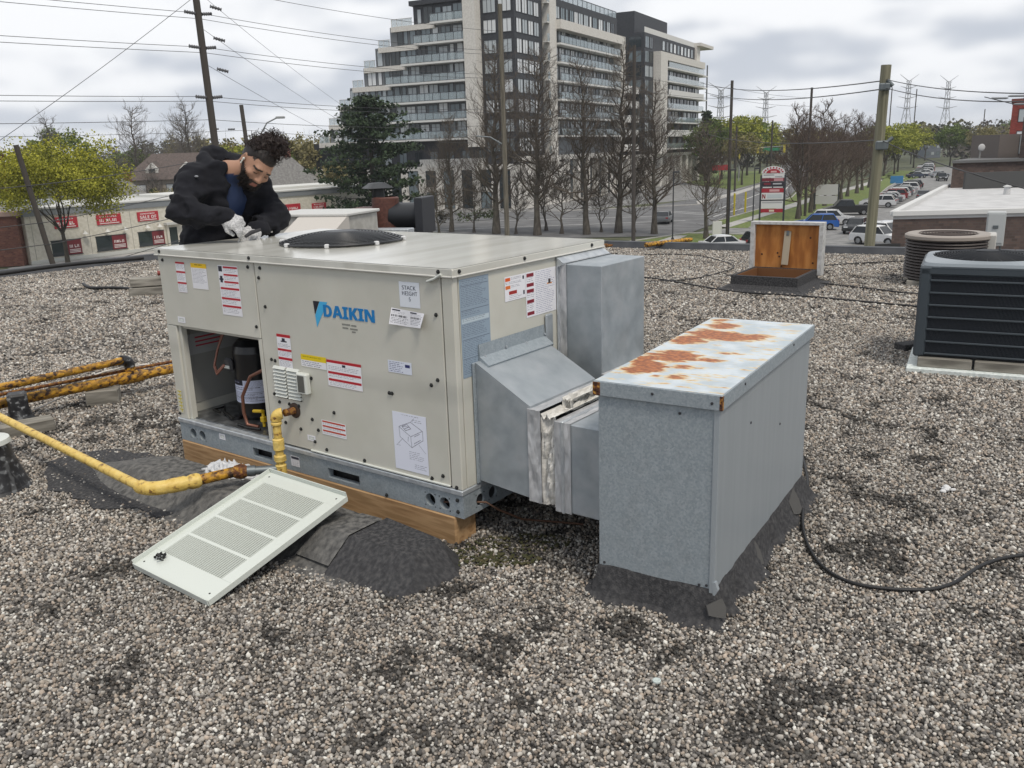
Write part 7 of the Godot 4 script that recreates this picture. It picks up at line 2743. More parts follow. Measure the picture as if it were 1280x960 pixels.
	var spots_t := [
		# x, z, kind, scale, where
		[-68, -116, 3, .95, "at the left edge of the picture"], [-75, -150, 5, 1.1, "behind the red leaved tree"], [-58, -140, 5, 1.15, "just right of the big yellow green tree"], [-66, -160, 1, .9, "low behind the big yellow green tree"],
		[-52, -150, 5, 1.2, "above the brown roofed house"], [-47, -158, 2, 1.15, "left of the tall utility pole"], [-60, -168, 5, 1.15, "far behind the brown roofed house"], [-43, -148, 0, .92, "between the brown roof and the tall pole"], [-40, -150, 1, .95, "just left of the tall pole"], [-37, -156, 2, 1.1, "right of the tall pole"],
		[-34, -165, 2, 1.15, "behind the street lamp"], [-30, -172, 5, 1.05, "over the mechanic's topknot"], [-27, -160, 5, 1.05, "right of the mechanic's topknot"], [-23, -180, 2, 1.1, "between the topknot and the pine"], [-28, -150, 2, .75, "low in front of the grey roof"], [-46, -116, 4, .40, "small, in front of the brown roofed house"], [-43.5, -114, 2, .52, "small, beside the small spruce"], [-51, -128, 5, .6, "small, beside the pale grey house"], [-38, -120, 2, .5, "small, behind the mechanic's back"],
		[-20, -200, 1, 1.0, "far left of the pine tree"], [-84, -170, 1, 1.2, "far behind the left edge"], [-100, -190, 2, 1.2, "farthest out on the left"], [-70, -200, 2, 1.3, "far behind the leafless trees on the left"], [-50, -210, 2, 1.3, "far behind the brown roof"],
		[47, -205, 1, 1.1, "at the end of the apartment block"], [52, -195, 2, 1.0, "behind the low spreading tree"], [56, -230, 0, 1.25, "behind the pylon sign"], [62, -236, 0, 1.3, "just right of the pylon sign"], [50, -222, 4, 1.2, "left of the pylon sign"], [68, -250, 1, 1.2, "far up the road"], [75, -262, 0, 1.2, "far up the road, left of the brown row"], [44, -240, 1, 1.3, "far beyond the apartment block"], [82, -250, 2, 1.2, "behind the brown row"], [90, -262, 2, 1.1, "behind the brown row, right part"],
		[93, -218, 0, 1.0, "right of the near utility pole"], [99, -226, 0, .92, "second right of the near utility pole"], [106, -240, 0, 1.05, "third right of the near utility pole"], [112, -262, 2, 1.0, "above the far parked cars"], [124, -270, 0, .95, "above the farthest parked cars"], [134, -268, 1, .95, "left of the red brick apartments"], [140, -262, 2, 1.05, "beside the red brick apartments"], [118, -215, 2, .9, "above the brick block"], [96, -172, 1, .62, "behind the brick block roof"], [84, -150, 2, .75, "low before the red brick apartments"],
		[120, -330, 2, 1.2, "on the skyline over the road"], [140, -340, 1, 1.1, "on the skyline by the transmission towers"], [165, -350, 2, 1.2, "on the skyline below the transmission towers"], [190, -345, 2, 1.1, "on the skyline before the distant dark block"], [100, -340, 0, 1.1, "on the skyline at the end of the road"], [85, -330, 2, 1.3, "on the skyline above the road"], [215, -380, 1, 1.1, "on the skyline behind the red brick house"]]
	for i in spots_t.size():
		var q: Array = spots_t[i]
		var lab: String = what[q[2]] + " " + q[4]
		var t: Node3D
		if not seen.has(q[2]):
			t = kinds[q[2]]
			seen[q[2]] = true
			t.set_meta("label", lab)
		else:
			t = copy_of(kinds[q[2]], Vector3.ZERO, 0, lab)
		put(t, q[0], q[1], i * 2.1, q[3])
	# woods that read as one mass along the horizon
	var lm := MultiMesh.new()
	lm.transform_format = MultiMesh.TRANSFORM_3D
	lm.use_colors = true
	var cb := Mb.new()
	var r := RandomNumberGenerator.new()
	r.seed = 88
	leaf_clump(cb, r, Vector3.ZERO, Vector3(3.4, 3.0, 3.4), 110, 1.1, Color(.6, .6, .6), Color(1, 1, 1))
	var wm := mat(1, 1, 1, .9)
	wm.vertex_color_use_as_albedo = true
	lm.mesh = cb.mesh(wm)
	var n := 900
	lm.instance_count = n
	for i in n:
		var a := r.randf_range(-.72, .72)
		var d := r.randf_range(330, 620)
		var hh := r.randf_range(-6.5, 4.5 + 3.0 * sin(a * 13.0) + 2.0 * sin(a * 31.0))
		lm.set_instance_transform(i, Transform3D(Basis(Vector3.UP, r.randf() * TAU) * Basis.from_scale(Vector3.ONE * r.randf_range(.8, 1.5)), Vector3(sin(a) * d, hh - .0, -cos(a) * d)))
		lm.set_instance_color(i, Color(.075, .075, .05).lerp(Color(.15, .14, .06), r.randf()) if r.randf() < .7 else Color(.11, .095, .08))
	var mi := MultiMeshInstance3D.new()
	mi.name = "distant_woods"
	mi.multimesh = lm
	add_child(mi)
	tag(mi, "distant mixed woods along the horizon", "woods", "", "stuff")
	# shrubs at the foot of the tower
	for q in [[-10.0, -116, "clipped dark hedge at the foot of the apartment tower", 0], [-4.0, -118, "low bushy shrub bed right of the hedge", 1], [-14, -120, "flowering shrubs by the tower entrance", 2]]:
		var b := Mb.new()
		for i in 26:
			leaf_clump(b, r, Vector3(r.randf_range(-2.6, 2.6), r.randf_range(.2, 1.3), r.randf_range(-.8, .8)), Vector3(.5, .4, .5), 26, .22, [Color(.02, .02, .014), Color(.03, .045, .014), Color(.06, .07, .02)][q[3]], [Color(.05, .045, .03), Color(.07, .10, .03), Color(.30, .10, .09)][q[3]])
		var sm := mat(1, 1, 1, .9)
		sm.vertex_color_use_as_albedo = true
		solo("shrub_bed", b, sm, q[2], "shrubs", "", Vector3(q[0], STREET, q[1]), .4)
# ---------- vehicles
func loft(b: Mb, rings: Array):
	# rings of equal length, each counter-clockwise seen from above
	for i in rings.size() - 1:
		var m: int = rings[i].size()
		for j in m:
			b.quad(rings[i][j], rings[i][(j + 1) % m], rings[i + 1][(j + 1) % m], rings[i + 1][j])
	var t: Array = rings[rings.size() - 1]
	for j in range(1, t.size() - 1):
		b.tri(t[0], t[j], t[j + 1])

func plan(x0: float, x1: float, hw: float, y: float, cut := .35) -> Array:
	# a rounded rectangle in plan, counter-clockwise from above, x forward
	return [Vector3(x1, y, hw - cut), Vector3(x1, y, -hw + cut), Vector3(x1 - cut, y, -hw), Vector3(x0 + cut, y, -hw), Vector3(x0, y, -hw + cut), Vector3(x0, y, hw - cut), Vector3(x0 + cut, y, hw), Vector3(x1 - cut, y, hw)]

var car_glass: Material
func make_car(kind: String, paint: Material, label: String, group := "") -> Node3D:
	var o := thing("parked_car", Vector3.ZERO, 0, label, "car" if kind != "pickup" else "pickup truck", group)
	var suv := kind != "sedan"
	var L := 4.6 if kind != "pickup" else 5.6
	var hw := .90 if kind != "pickup" else .98
	var belt := 1.02 if suv else .92
	var roof := 1.66 if suv else 1.44
	if kind == "pickup":
		belt = 1.15
		roof = 1.88
	var x0 := -L / 2
	var x1 := L / 2
	var b := Mb.new()
	# lower body with wheel arches: side outline pushed across, then shoulders
	var prof := PackedVector2Array()
	var wr := .36
	var xa := x1 - .92
	var xb := x0 + .90
	prof.append(Vector2(x0 + .02, .32))
	for q in [xb, xa]:
		for i in 9:
			var a := PI - PI * i / 8.0
			prof.append(Vector2(q + cos(a) * (wr + .05), .32 + sin(a) * (wr + .05)))
	prof.append_array(PackedVector2Array([Vector2(x1 - .04, .32), Vector2(x1, .5), Vector2(x1 - .02, .72), Vector2(x1 - .18, .84), Vector2(x1 - 1.25, belt - .02), Vector2(x0 + .12, belt), Vector2(x0 + .01, belt - .2), Vector2(x0, .5)]))
	b.prism(prof, -hw + .06, hw - .06)
	var inner := PackedVector2Array()
	for p in prof:
		inner.append(Vector2(clampf(p.x, x0 + .10, x1 - .12), clampf(p.y, .36, belt - .10)))
	b.prism(inner, -hw, hw)
	part("body", b, paint, o)
	var g0 := x0 + (.12 if suv else .55)
	var g1 := x1 - (1.35 if suv else 1.45)
	var r0 := x0 + (.55 if suv else 1.15)
	var r1 := x1 - (1.95 if suv else 2.05)
	if kind == "pickup":
		g0 = x0 + 1.9
		r0 = x0 + 2.15
	b = Mb.new()
	loft(b, [plan(g0, g1, hw - .08, belt - .02, .12), plan(r0 + .03, r1 + .05, hw - .22, roof - .08, .12)])
	part("cabin_glass", b, car_glass, o)
	b = Mb.new()
	loft(b, [plan(r0, r1, hw - .20, roof - .10, .14), plan(r0 + .02, r1 - .04, hw - .22, roof - .03, .16), plan(r0 + .2, r1 - .25, hw - .38, roof, .2)])
	# pillars
	for s in [-1.0, 1.0]:
		for q in [[g1, r1 + .02], [(g0 + g1) * .5 + .05, (r0 + r1) * .5], [g0 + .05, r0 + .03]]:
			b.tube([Vector3(q[0], belt - .03, s * (hw - .09)), Vector3(q[1], roof - .08, s * (hw - .215))], .045, 4, false)
	part("roof", b, paint, o)
	if kind == "pickup":
		b = Mb.new()
		b.bx(Vector3(x0 + .1, belt - .02, -hw + .12), Vector3(x0 + 1.85, belt + .03, hw - .12), .02)
		part("bed_cover", b, M.rubber, o)
	b = Mb.new()
	b.xf = Transform3D(Basis(Vector3.RIGHT, PI / 2), Vector3.ZERO)
	b.lathe(Vector3(0, -.11, 0), [Vector2(.22, 0), Vector2(wr - .03, .0), Vector2(wr, .03), Vector2(wr, .19), Vector2(wr - .03, .22), Vector2(.22, .22)], 18)
	var tyre := b.mesh(M.rubber)
	b = Mb.new()
	b.xf = Transform3D(Basis(Vector3.RIGHT, PI / 2), Vector3.ZERO)
	b.lathe(Vector3(0, -.10, 0), [Vector2(.0, .0), Vector2(.23, .015), Vector2(.235, .18), Vector2(.0, .2)], 12)
	var rim := b.mesh(M.rim)
	for q in [[xa, hw - .12], [xa, -hw + .12], [xb, hw - .12], [xb, -hw + .12]]:
		var w := part("wheel", tyre, null, o)
		w.position = Vector3(q[0], wr - .02, q[1])
		part("rim", rim, null, w)
	for s in [-1.0, 1.0]:
		b = Mb.new()
		b.bx(Vector3(x1 - .16, .62, s * (hw - .38) - .2), Vector3(x1 + .005, .76, s * (hw - .38) + .2), .03)
		part("headlight", b, M.lamp_clear, o)
		b = Mb.new()
		b.bx(Vector3(x0 - .005, .68 if not suv else .78, s * (hw - .24) - .14), Vector3(x0 + .08, .82 if not suv else 1.0, s * (hw - .24) + .14), .02)
		part("tail_light", b, M.lamp_red, o)
	b = Mb.new()
	b.bx(Vector3(x1 - .03, .42, -.6), Vector3(x1 + .01, .60, .6), .02)
	part("grille", b, M.rubber, o)
	return o

func build_cars():
	car_glass = mat(.018, .021, .024, .06)
	M.rim = mat(.32, .33, .34, .35, .6)
	M.lamp_clear = mat(.6, .62, .64, .15)
	M.lamp_red = mat(.28, .01, .012, .2)
	var pm := {}
	for q in [["white", .62, .63, .64], ["silver", .34, .36, .38], ["grey", .12, .13, .14], ["black", .012, .013, .015], ["blue", .015, .11, .42], ["red", .22, .018, .022], ["navy", .02, .03, .06]]:
		var m := mat(q[1], q[2], q[3], .35)
		m.clearcoat_enabled = true
		m.clearcoat = .7
		m.clearcoat_roughness = .06
		pm[q[0]] = m
	# [x, z, heading, kind, colour, where]; heading 0 points the nose along +x
	var perp := 2.66
	var list := [
		[32.3, -91.6, PI - .30, "suv", "blue", "blue hatchback parked in front of the white one by the verge"],
		[35.9, -96.4, -.42, "suv", "white", "white hatchback parked behind the blue one by the verge"],
		[42.0, -108.6, PI - .2, "pickup", "black", "long black pickup truck parked below the budding trees"],
		[34.9, -87.4, -2.15, "sedan", "black", "black sedan facing the roof, left of the near utility pole"],
		[50.3, -119.2, perp, "suv", "white", "white hatchback just right of the near utility pole"],
		[52.1, -122.6, perp, "sedan", "silver", "silver sedan second in the row right of the pole"],
		[54.2, -126.0, perp, "sedan", "grey", "grey sedan third in the row right of the pole"],
		[56.0, -129.2, perp, "sedan", "white", "white sedan next to the red car in the row"],
		[57.9, -132.5, perp, "suv", "red", "dark red car in the parked row"],
		[59.9, -136.0, perp, "suv", "white", "white van like car beyond the red one"],
		[61.8, -139.3, perp, "suv", "grey", "grey car beyond the white ones in the row"],
		[63.8, -143.0, perp, "sedan", "white", "white sedan toward the middle of the row"],
		[65.8, -146.6, perp, "sedan", "silver", "silver sedan toward the middle of the row"],
		[68.0, -150.4, perp, "suv", "white", "white car before the dark ones in the row"],
		[70.2, -154.6, perp, "suv", "black", "black car in the far half of the row"],
		[72.4, -158.6, perp, "suv", "black", "black car farthest in the parked row"],
		[91.2, -185.2, -1.9, "suv", "black", "dark car driving toward us at the lot entrance"],
		[95.8, -187.0, -1.9, "suv", "grey", "grey car beside the brick block at the lot entrance"],
		[62.0, -131.0, 1.1, "sedan", "grey", "grey car half hidden by the white roof edge"],
		[93.5, -201.5, .2, "sedan", "navy", "dark blue car across the end of the lot"],
		[98.5, -201.0, .2, "sedan", "silver", "silver car across the end of the lot"],
		[32.6, -76.6, -.9, "suv", "white", "white car at the foot of the brown brick wall, front one"],
		[34.6, -79.8, -.9, "suv", "white", "white car at the foot of the brown brick wall, second one"],
		[36.6, -83.0, -.9, "sedan", "silver", "silver car at the foot of the brown brick wall, third one"],
		[18.9, -75.2, .15, "sedan", "white", "white car roof showing over the roof edge, left of the hatch"],
		[22.6, -75.5, .15, "suv", "black", "black car behind the top of the roof hatch"],
		[18.9, -105.5, 1.25, "sedan", "grey", "dark sedan driving away on the road"]]
	var far_cols := ["white", "silver", "black", "white", "grey", "white", "red", "silver"]
	for i in 22:
		var k := i / 11
		var j := i % 11
		list.append([100.0 + j * 2.7 + k * 9.0, -212.0 - j * 5.6 + k * 3.0, perp if k == 0 else .45, "suv" if (i * 7) % 3 else "sedan", far_cols[(i * 5) % 8], ""])
	var where := ["first", "second", "third", "fourth", "fifth", "sixth", "seventh", "eighth", "ninth", "tenth", "last"]
	var protos := {}
	for i in list.size():
		var q: Array = list[i]
		var key: String = q[3] + q[4]
		var lab: String = q[5]
		if lab == "":
			var k: int = (i - 27) / 11
			var j: int = (i - 27) % 11
			lab = "%s car, %s in the %s row of the far car park" % [q[4], where[j], ["near", "outer"][k]]
		var t: Node3D
		if not protos.has(key):
			t = make_car(q[3], pm[q[4]], lab, "cars in the parking lot")
			protos[key] = t
		else:
			t = copy_of(protos[key], Vector3.ZERO, 0, lab)
		t.position = Vector3(q[0], STREET, q[1])
		t.rotation.y = q[2]

# ---------- poles, wires, signs
func wooden_pole(pos: Vector3, top: float, r: float, label: String, lean := Vector3.ZERO, m: Material = null) -> Node3D:
	var o := thing("utility_pole", Vector3(pos.x, STREET, pos.z), 0, label, "utility pole")
	var b := Mb.new()
	var h := top - STREET
	b.tube([Vector3.ZERO, lean * .5 + Vector3(0, h * .5, 0), lean + Vector3(0, h, 0)], [r * 1.25, r * 1.1, r], 12)
	part("pole", b, m if m else M.pole_wood, o)
	return o

func insulator(o: Node3D, p: Vector3, d: Vector3):
	var b := Mb.new()
	var pts := []
	var rad := []
	for i in 9:
		pts.append(p + d * (i * .06))
		rad.append(.04 if i % 2 else .085)
	b.tube(pts, rad, 7)
	part("insulator", b, M.insulator, o)

var wires := []
func wire(a: Vector3, b: Vector3, sag: float, r: float, label: String, group := "overhead wires"):
	var pts := []
	for i in 17:
		var t := i / 16.0
		pts.append(a.lerp(b, t) - Vector3.UP * sag * 4.0 * t * (1.0 - t))
	var m := Mb.new()
	m.tube(pts, r, 4, false)
	solo("overhead_wire", m, M.wire, label, "wire", group)

func build_poles():
	M.pole_wood = nmat(fnl(701, .04, 5), [[.2, .085, .075, .058], [.5, .13, .118, .09], [.8, .18, .16, .125]], .8, .9, 0.0, null, 256, Vector3(1, .06, 1))
	M.pole_green = nmat(fnl(702, .04, 5), [[.2, .13, .125, .085], [.5, .19, .18, .125], [.8, .26, .245, .175]], .8, .9, 0.0, null, 256, Vector3(1.6, .05, 1.6))
	M.pole_dark = mat(.06, .052, .045, .9)
	M.insulator = mat(.10, .10, .105, .4)
	M.wire = mat(.05, .05, .052, .6)
	var street := func(t: float) -> Vector3: return Vector3(-13.0 + .594 * t, 0, -41.0 - .804 * t)
	var a: Vector3 = street.call(0.0)
	var o := wooden_pole(a, 9.35, .15, "tall wooden utility pole with insulators behind the mechanic", Vector3(-.25, 0, 0), M.pole_dark)
	var u := Vector3(.594, 0, -.804)
	for y in [8.95, 7.75, 6.35, 4.25]:
		for s in [-1.0, 1.0]:
			insulator(o, Vector3(-.24 * (y + 7.5) / 17.0, y + 7.5, 0) + u * s * .18, (u * s + Vector3(0, .12 if s > 0 else .05, 0)).normalized())
	for y in [8.2, 6.9, 5.6]:
		insulator(o, Vector3(-.2, y + 7.5, 0) + Vector3(.45, -.12, -.3), Vector3(.8, -.22, -.55).normalized())
	var ends := [[21.9, 10.4], [39.6, 9.2], [59.6, 7.4], [84.0, 7.6]]
	var names := ["grey utility pole standing in front of the tower's dark corner bay", "thin utility pole in front of the link between the two towers", "dark utility pole right of the apartment blocks by the road", "far thin utility pole beyond the pylon sign"]
	for i in ends.size():
		var p: Vector3 = street.call(ends[i][0])
		var q := wooden_pole(p, ends[i][1], .14, names[i], Vector3.ZERO, M.pole_wood if i == 0 else M.pole_dark)
		if i == 0:
			var b := Mb.new()
			b.bx(Vector3(-.5, 11.5, -.05), Vector3(.5, 11.62, .05), .01)
			part("crossarm", b, M.pole_dark, q)
			b = Mb.new()
			b.tube([Vector3(.1, 9.3, 0), Vector3(-.9, 9.9, 0), Vector3(-1.8, 10.0, 0)], .05, 6)
			part("lamp_arm", b, M.steel, q)
	# wires from the tall pole, both ways along the street
	var back: Vector3 = street.call(-48.0)
	var to: Vector3 = street.call(21.9)
	var n := 0
	var nth := ["topmost", "second", "third", "fourth", "fifth", "sixth", "seventh", "lowest"]
	for y in [8.95, 7.78, 7.55, 6.38, 6.15, 4.3, 4.1, 3.3]:
		wire(Vector3(back.x, y + .3, back.z) + Vector3(.3 * n, 0, 0), Vector3(a.x - .24, y, a.z), .45, .011, nth[n] + " of the eight thin wires running left from the tall utility pole")
		wire(Vector3(a.x - .2, y, a.z), Vector3(to.x, y - .15, to.z), .25, .011, nth[n] + " of the eight thin wires between the tall pole and the grey pole")
		n += 1
	for i in 3:
		var p: Vector3 = street.call(ends[i][0])
		var q: Vector3 = street.call(ends[i + 1][0])
		for j in 4:
			var y: float = [7.2, 6.2, 4.1, 3.2][j]
			wire(Vector3(p.x, y - i * .25, p.z), Vector3(q.x, y - (i + 1) * .25, q.z), .2, .014, ["topmost", "second", "third", "lowest"][j] + " thin wire strung " + ["from the grey pole before the tall tower", "between the two thin poles before the far block", "from the dark road pole past the pylon sign"][i])
	for j in 3:
		var y: float = [8.7, 7.2, 5.7][j]
		wire(Vector3(a.x - .2, y, a.z), Vector3(-15.5, y - 3.9, -112), .5, .012, ["upper", "middle", "lower"][j] + " thin wire slanting down from the tall pole to behind the pine")
	wire(Vector3(a.x - .22, 8.5, a.z), Vector3(-18.9, 2.2, -33.0), .1, .011, "guy wire slanting down left from the tall utility pole", "")
	# short pole with a lamp
	o = wooden_pole(Vector3(-18.9, 0, -67.4), 5.4, .15, "shorter wooden pole behind the mechanic's topknot", Vector3(-.45, 0, 0), M.pole_dark)
	insulator(o, Vector3(-1.6, 11.2, 0), Vector3(1, 0, .1).normalized())
	insulator(o, Vector3(-2.8, 11.25, 0), Vector3(1, 0, .1).normalized())
	o = thing("street_lamp", Vector3(-18.5, STREET, -68.2), 0, "curved arm street lamp beside the shorter wooden pole", "street lamp")
	var b := Mb.new()
	b.tube([Vector3(0, 0, 0), Vector3(.0, 9.5, 0), Vector3(.15, 10.8, 0), Vector3(.7, 11.6, 0), Vector3(1.5, 11.95, 0)], [.1, .07, .06, .05, .05], 8)
	part("lamp_post", b, mat(.22, .23, .23, .5), o)
	b = Mb.new()
	b.bx(Vector3(1.4, 11.88, -.12), Vector3(2.1, 12.05, .12), .05)
	part("lamp_head", b, mat(.3, .31, .31, .5), o)
	wire(Vector3(-19.2, 3.6, -67.4), Vector3(-52, 4.2, -60), .3, .014, "thin overhead wire running left from the shorter pole")
	wire(Vector3(-19.2, 3.6, -67.4), Vector3(2.5, 2.2, -92), .3, .014, "thin overhead wire running right from the shorter pole")
	# leaning pole by the big tree
	o = wooden_pole(Vector3(-13.2, 0, -26.9), 2.15, .075, "leaning dark pole in front of the yellow green tree", Vector3(-1.05, 0, .55), M.pole_dark)
	var lev := ["second lowest", "lowest", "second highest", "highest"]
	var wn := -1
	for q in [[-.75, -1.2], [-1.7, -1.95], [-.1, -.2], [1.0, .75]]:
		wn += 1
		wire(Vector3(-22, q[0] - .25, -22), Vector3(-13.8, q[0], -26.5), .08, .012, lev[wn] + " service wire crossing the storefronts left of the leaning pole", "service wires at the leaning pole")
		wire(Vector3(-13.8, q[0], -26.5), Vector3(-10.6, q[1] + 1.3, -40), .12, .012, lev[wn] + " service wire crossing the storefronts right of the leaning pole", "service wires at the leaning pole")
	# the near pole on the right
	var rp := Vector3(9.50, 0, -23.1)
	o = wooden_pole(rp, 3.32, .125, "thick weathered greenish utility pole standing at the roof edge", Vector3(.20, 0, .0), M.pole_green)
	b = Mb.new()
	b.bx(Vector3(.0, 10.2, .10), Vector3(.28, 10.38, .2), .03)
	b.tube([Vector3(.2, 10.45, .12), Vector3(.34, 10.3, .16)], .05, 8)
	part("top_bracket", b, M.steel, o)
	b = Mb.new()
	b.bx(Vector3(.02, 8.75, .1), Vector3(.34, 8.98, .2), .03)
	b.tube([Vector3(.26, 8.9, .14), Vector3(.44, 9.05, .16)], .05, 8)
	part("cable_bracket", b, M.steel, o)
	var tp := rp + Vector3(.2, 0, 0)
	wire(Vector3(tp.x, 2.95, tp.z), Vector3(12.6, 5.3, -58), .35, .015, "upper thin wire running from the near pole toward the towers")
	wire(Vector3(tp.x, 2.75, tp.z), Vector3(12.9, 4.7, -58), .35, .015, "second thin wire running from the near pole toward the towers")
	wire(Vector3(tp.x, 1.5, tp.z), Vector3(14, 2.2, -62), .3, .015, "low wire running from the near pole toward the towers")
	wire(Vector3(tp.x, 2.98, tp.z), Vector3(8.0, 2.05, -12.3), .12, .009, "upper wire drooping right from the near pole")
	wire(Vector3(tp.x, 2.78, tp.z), Vector3(8.0, 1.98, -12.3), .16, .009, "lower wire drooping right from the near pole")
	wire(Vector3(tp.x, 1.5, tp.z), Vector3(9.6, .78, -18.2), .05, .014, "cable dropping right from the middle of the near pole")
	wire(Vector3(9.6, .78, -18.2), Vector3(10.9, .3, -16.5), .05, .014, "cable running on to the brown brick building")
	o = thing("cable_splice", Vector3(8.22, 2.16, -14.3), -.9, "cluster of grey cable splices hanging on the wires at right", "cable splice")
	for q in [[-.35, -.05, .05], [-.1, -.03, .0], [.15, -.08, .04], [.45, -.02, .02], [.0, -.16, .0], [.3, -.18, .03]]:
		b = Mb.new()
		b.tube([Vector3(q[0] - .14, q[1], q[2]), Vector3(q[0] - .1, q[1], q[2]), Vector3(q[0] + .1, q[1] - .01, q[2]), Vector3(q[0] + .14, q[1] - .01, q[2])], [.008, .017, .017, .008], 7)
		part("splice", b, mat(.30, .31, .32, .5), o)
	b = Mb.new()
	b.tube([Vector3(-.6, -.02, 0), Vector3(-.2, -.14, 0), Vector3(.2, -.2, 0), Vector3(.8, -.12, 0)], .007, 5)
	part("loop_cable", b, M.wire, o)
	# thin poles along the verge
	for q in [[44.0, -170.0, 4.5, "thin pole beside the road, left of the pylon sign"], [52.5, -176, 5.5, "thin pole beside the road behind the pylon sign"], [128.5, -300, 17.5, "tall thin pole on the skyline, left of the far trees"], [139.0, -305, 17.0, "tall thin pole on the skyline, right of the first one"], [176, -330, 10.5, "thin pole on the skyline near the red brick house"]]:
		wooden_pole(Vector3(q[0], 0, q[1]), q[2], .16, q[3], Vector3.ZERO, M.pole_dark)
	# black lamp posts on the grass
	for q in [[16.1, -85.0, "black lamp post left of the spreading tree"], [21.8, -86.0, "black lamp post right of the spreading tree"], [24.7, -88.0, "black lamp post nearest the pylon sign"]]:
		o = thing("lamp_post", Vector3(q[0], STREET, q[1]), 0, q[2], "lamp post")
		b = Mb.new()
		b.tube([Vector3.ZERO, Vector3(0, .3, 0), Vector3(0, .32, 0), Vector3(0, 6.6, 0)], [.14, .14, .07, .055], 8)
		part("post", b, M.frame, o)
		b = Mb.new()
		b.bx(Vector3(-.02, 6.45, -.07), Vector3(.55, 6.6, .07), .02)
		part("lamp_head", b, M.frame, o)
	for q in [[29.4, -113.5, "yellow bollard marker post by the sidewalk, left one"], [31.5, -116.0, "yellow bollard marker post by the sidewalk, right one"]]:
		b = Mb.new()
		b.tube([Vector3.ZERO, Vector3(0, 2.7, 0), Vector3(0, 2.8, 0)], [.13, .13, .05], 8)
		solo("marker_post", b, mat(.55, .45, .02, .6), q[2], "marker post", "", Vector3(q[0], STREET, q[1]))
	pylon()
	# second, low sign
	o = thing("ground_sign", Vector3(42.0, STREET, -115.6), -.35, "low white two panel sign on dark posts among the budding trees", "sign")
	for s in [-1.0, 1.0]:
		block(o, "sign_post", Vector3(s * 1.45 - .08, 0, -.1), Vector3(s * 1.45 + .08, 3.5, .1), M.frame)
	block(o, "upper_panel", Vector3(-1.35, 2.05, -.08), Vector3(1.35, 3.4, .08), mat(.55, .55, .53, .6))
	block(o, "lower_panel", Vector3(-1.35, .9, -.08), Vector3(1.35, 1.95, .08), mat(.5, .5, .48, .6))
	b = Mb.new()
	b.bx(Vector3(-1.2, 0, -.05), Vector3(1.2, 1.5, .05), .03)
	solo("blue_sign", b, mat(.04, .20, .42, .6), "small blue sign on the grass at the end of the parked row", "sign", "", Vector3(79.5, STREET, -180), -.4)
	b = Mb.new()
	b.bx(Vector3(-.5, 0, -.05), Vector3(.5, 1.6, .05), .03)
	solo("white_sandwich_board", b, mat(.62, .62, .6, .6), "small white board sign at the foot of the spreading tree", "sign", "", Vector3(20.8, STREET, -86.6), .2)
	# traffic signals across the road
	o = thing("traffic_signal", Vector3(56.5, STREET, -215.0), -.2, "traffic signal with a green street name blade over the road", "traffic signal")
	b = Mb.new()
	b.tube([Vector3.ZERO, Vector3(0, 7.2, 0), Vector3(.6, 7.6, 0), Vector3(10.5, 7.9, 0)], [.16, .13, .1, .07], 8)
	part("mast", b, mat(.35, .36, .36, .5), o)
	for x in [-.1, 4.2, 10.3]:
		block(o, "signal_head", Vector3(x - .25, 6.4 if x > 1 else 5.2, .1), Vector3(x + .25, 8.2 if x > 1 else 6.8, .45), mat(.5, .42, .06, .6))
	block(o, "street_blade", Vector3(5.2, 6.9, .1), Vector3(9.2, 7.6, .16), mat(.03, .20, .10, .6))
	b = Mb.new()
	b.tube([Vector3(0, 0, 0), Vector3(0, 3.0, 0)], .07, 6)
	b.bx(Vector3(-1.8, 3.0, -.06), Vector3(1.8, 4.2, .06), .05)
	solo("red_sign", b, mat(.42, .04, .05, .6), "small red roadside sign left of the pylon", "sign", "", Vector3(49.5, STREET, -205), -.2)
	# transmission towers
	var tm := mat(.36, .37, .385, .6)
	for q in [[108, -450, 27, "pale lattice transmission tower above the spreading tree and pylon"], [158, -545, 30, "pale lattice transmission tower behind the near utility pole"], [250, -560, 35, "pale lattice transmission tower right of the tall thin poles"], [277, -565, 34, "pale lattice transmission tower farthest right, before the red brick house"]]:
		o = thing("transmission_tower", Vector3(q[0], STREET, q[1]), .3, q[3], "transmission tower")
		var h: float = q[2] + 7.5
		b = Mb.new()
		for s in [[-1, -1], [1, -1], [1, 1], [-1, 1]]:
			b.tube([Vector3(s[0] * 4.0, 0, s[1] * 4.0), Vector3(s[0] * 1.1, h * .6, s[1] * 1.1), Vector3(s[0] * .7, h, s[1] * .7)], .22, 4, false)
		for i in 9:
			var t0 := i / 9.0
			var w0 := lerpf(4.0, 1.1, min(t0 / .6, 1.0))
			var w1 := lerpf(4.0, 1.1, min((t0 + .11) / .6, 1.0))
			for s in [-1.0, 1.0]:
				b.tube([Vector3(-w0, h * t0, s * w0), Vector3(w1, h * (t0 + .11), s * w1)], .12, 3, false)
				b.tube([Vector3(w0, h * t0, s * w0), Vector3(-w1, h * (t0 + .11), s * w1)], .12, 3, false)
		part("lattice", b, tm, o)
		for k in 3:
			b = Mb.new()
			var y := h * (.62 + .14 * k)
			b.tube([Vector3(-8 + k, y + 1.0, 0), Vector3(-1, y - .2, 0), Vector3(1, y - .2, 0), Vector3(8 - k, y + 1.0, 0)], [.1, .3, .3, .1], 4, false)
			part("crossarm", b, tm, o)
		b = Mb.new()
		b.tube([Vector3(-7, h + 3.6, 0), Vector3(0, h - .5, 0), Vector3(7, h + 3.6, 0)], [.1, .3, .1], 4, false)
		part("top_arms", b, tm, o)

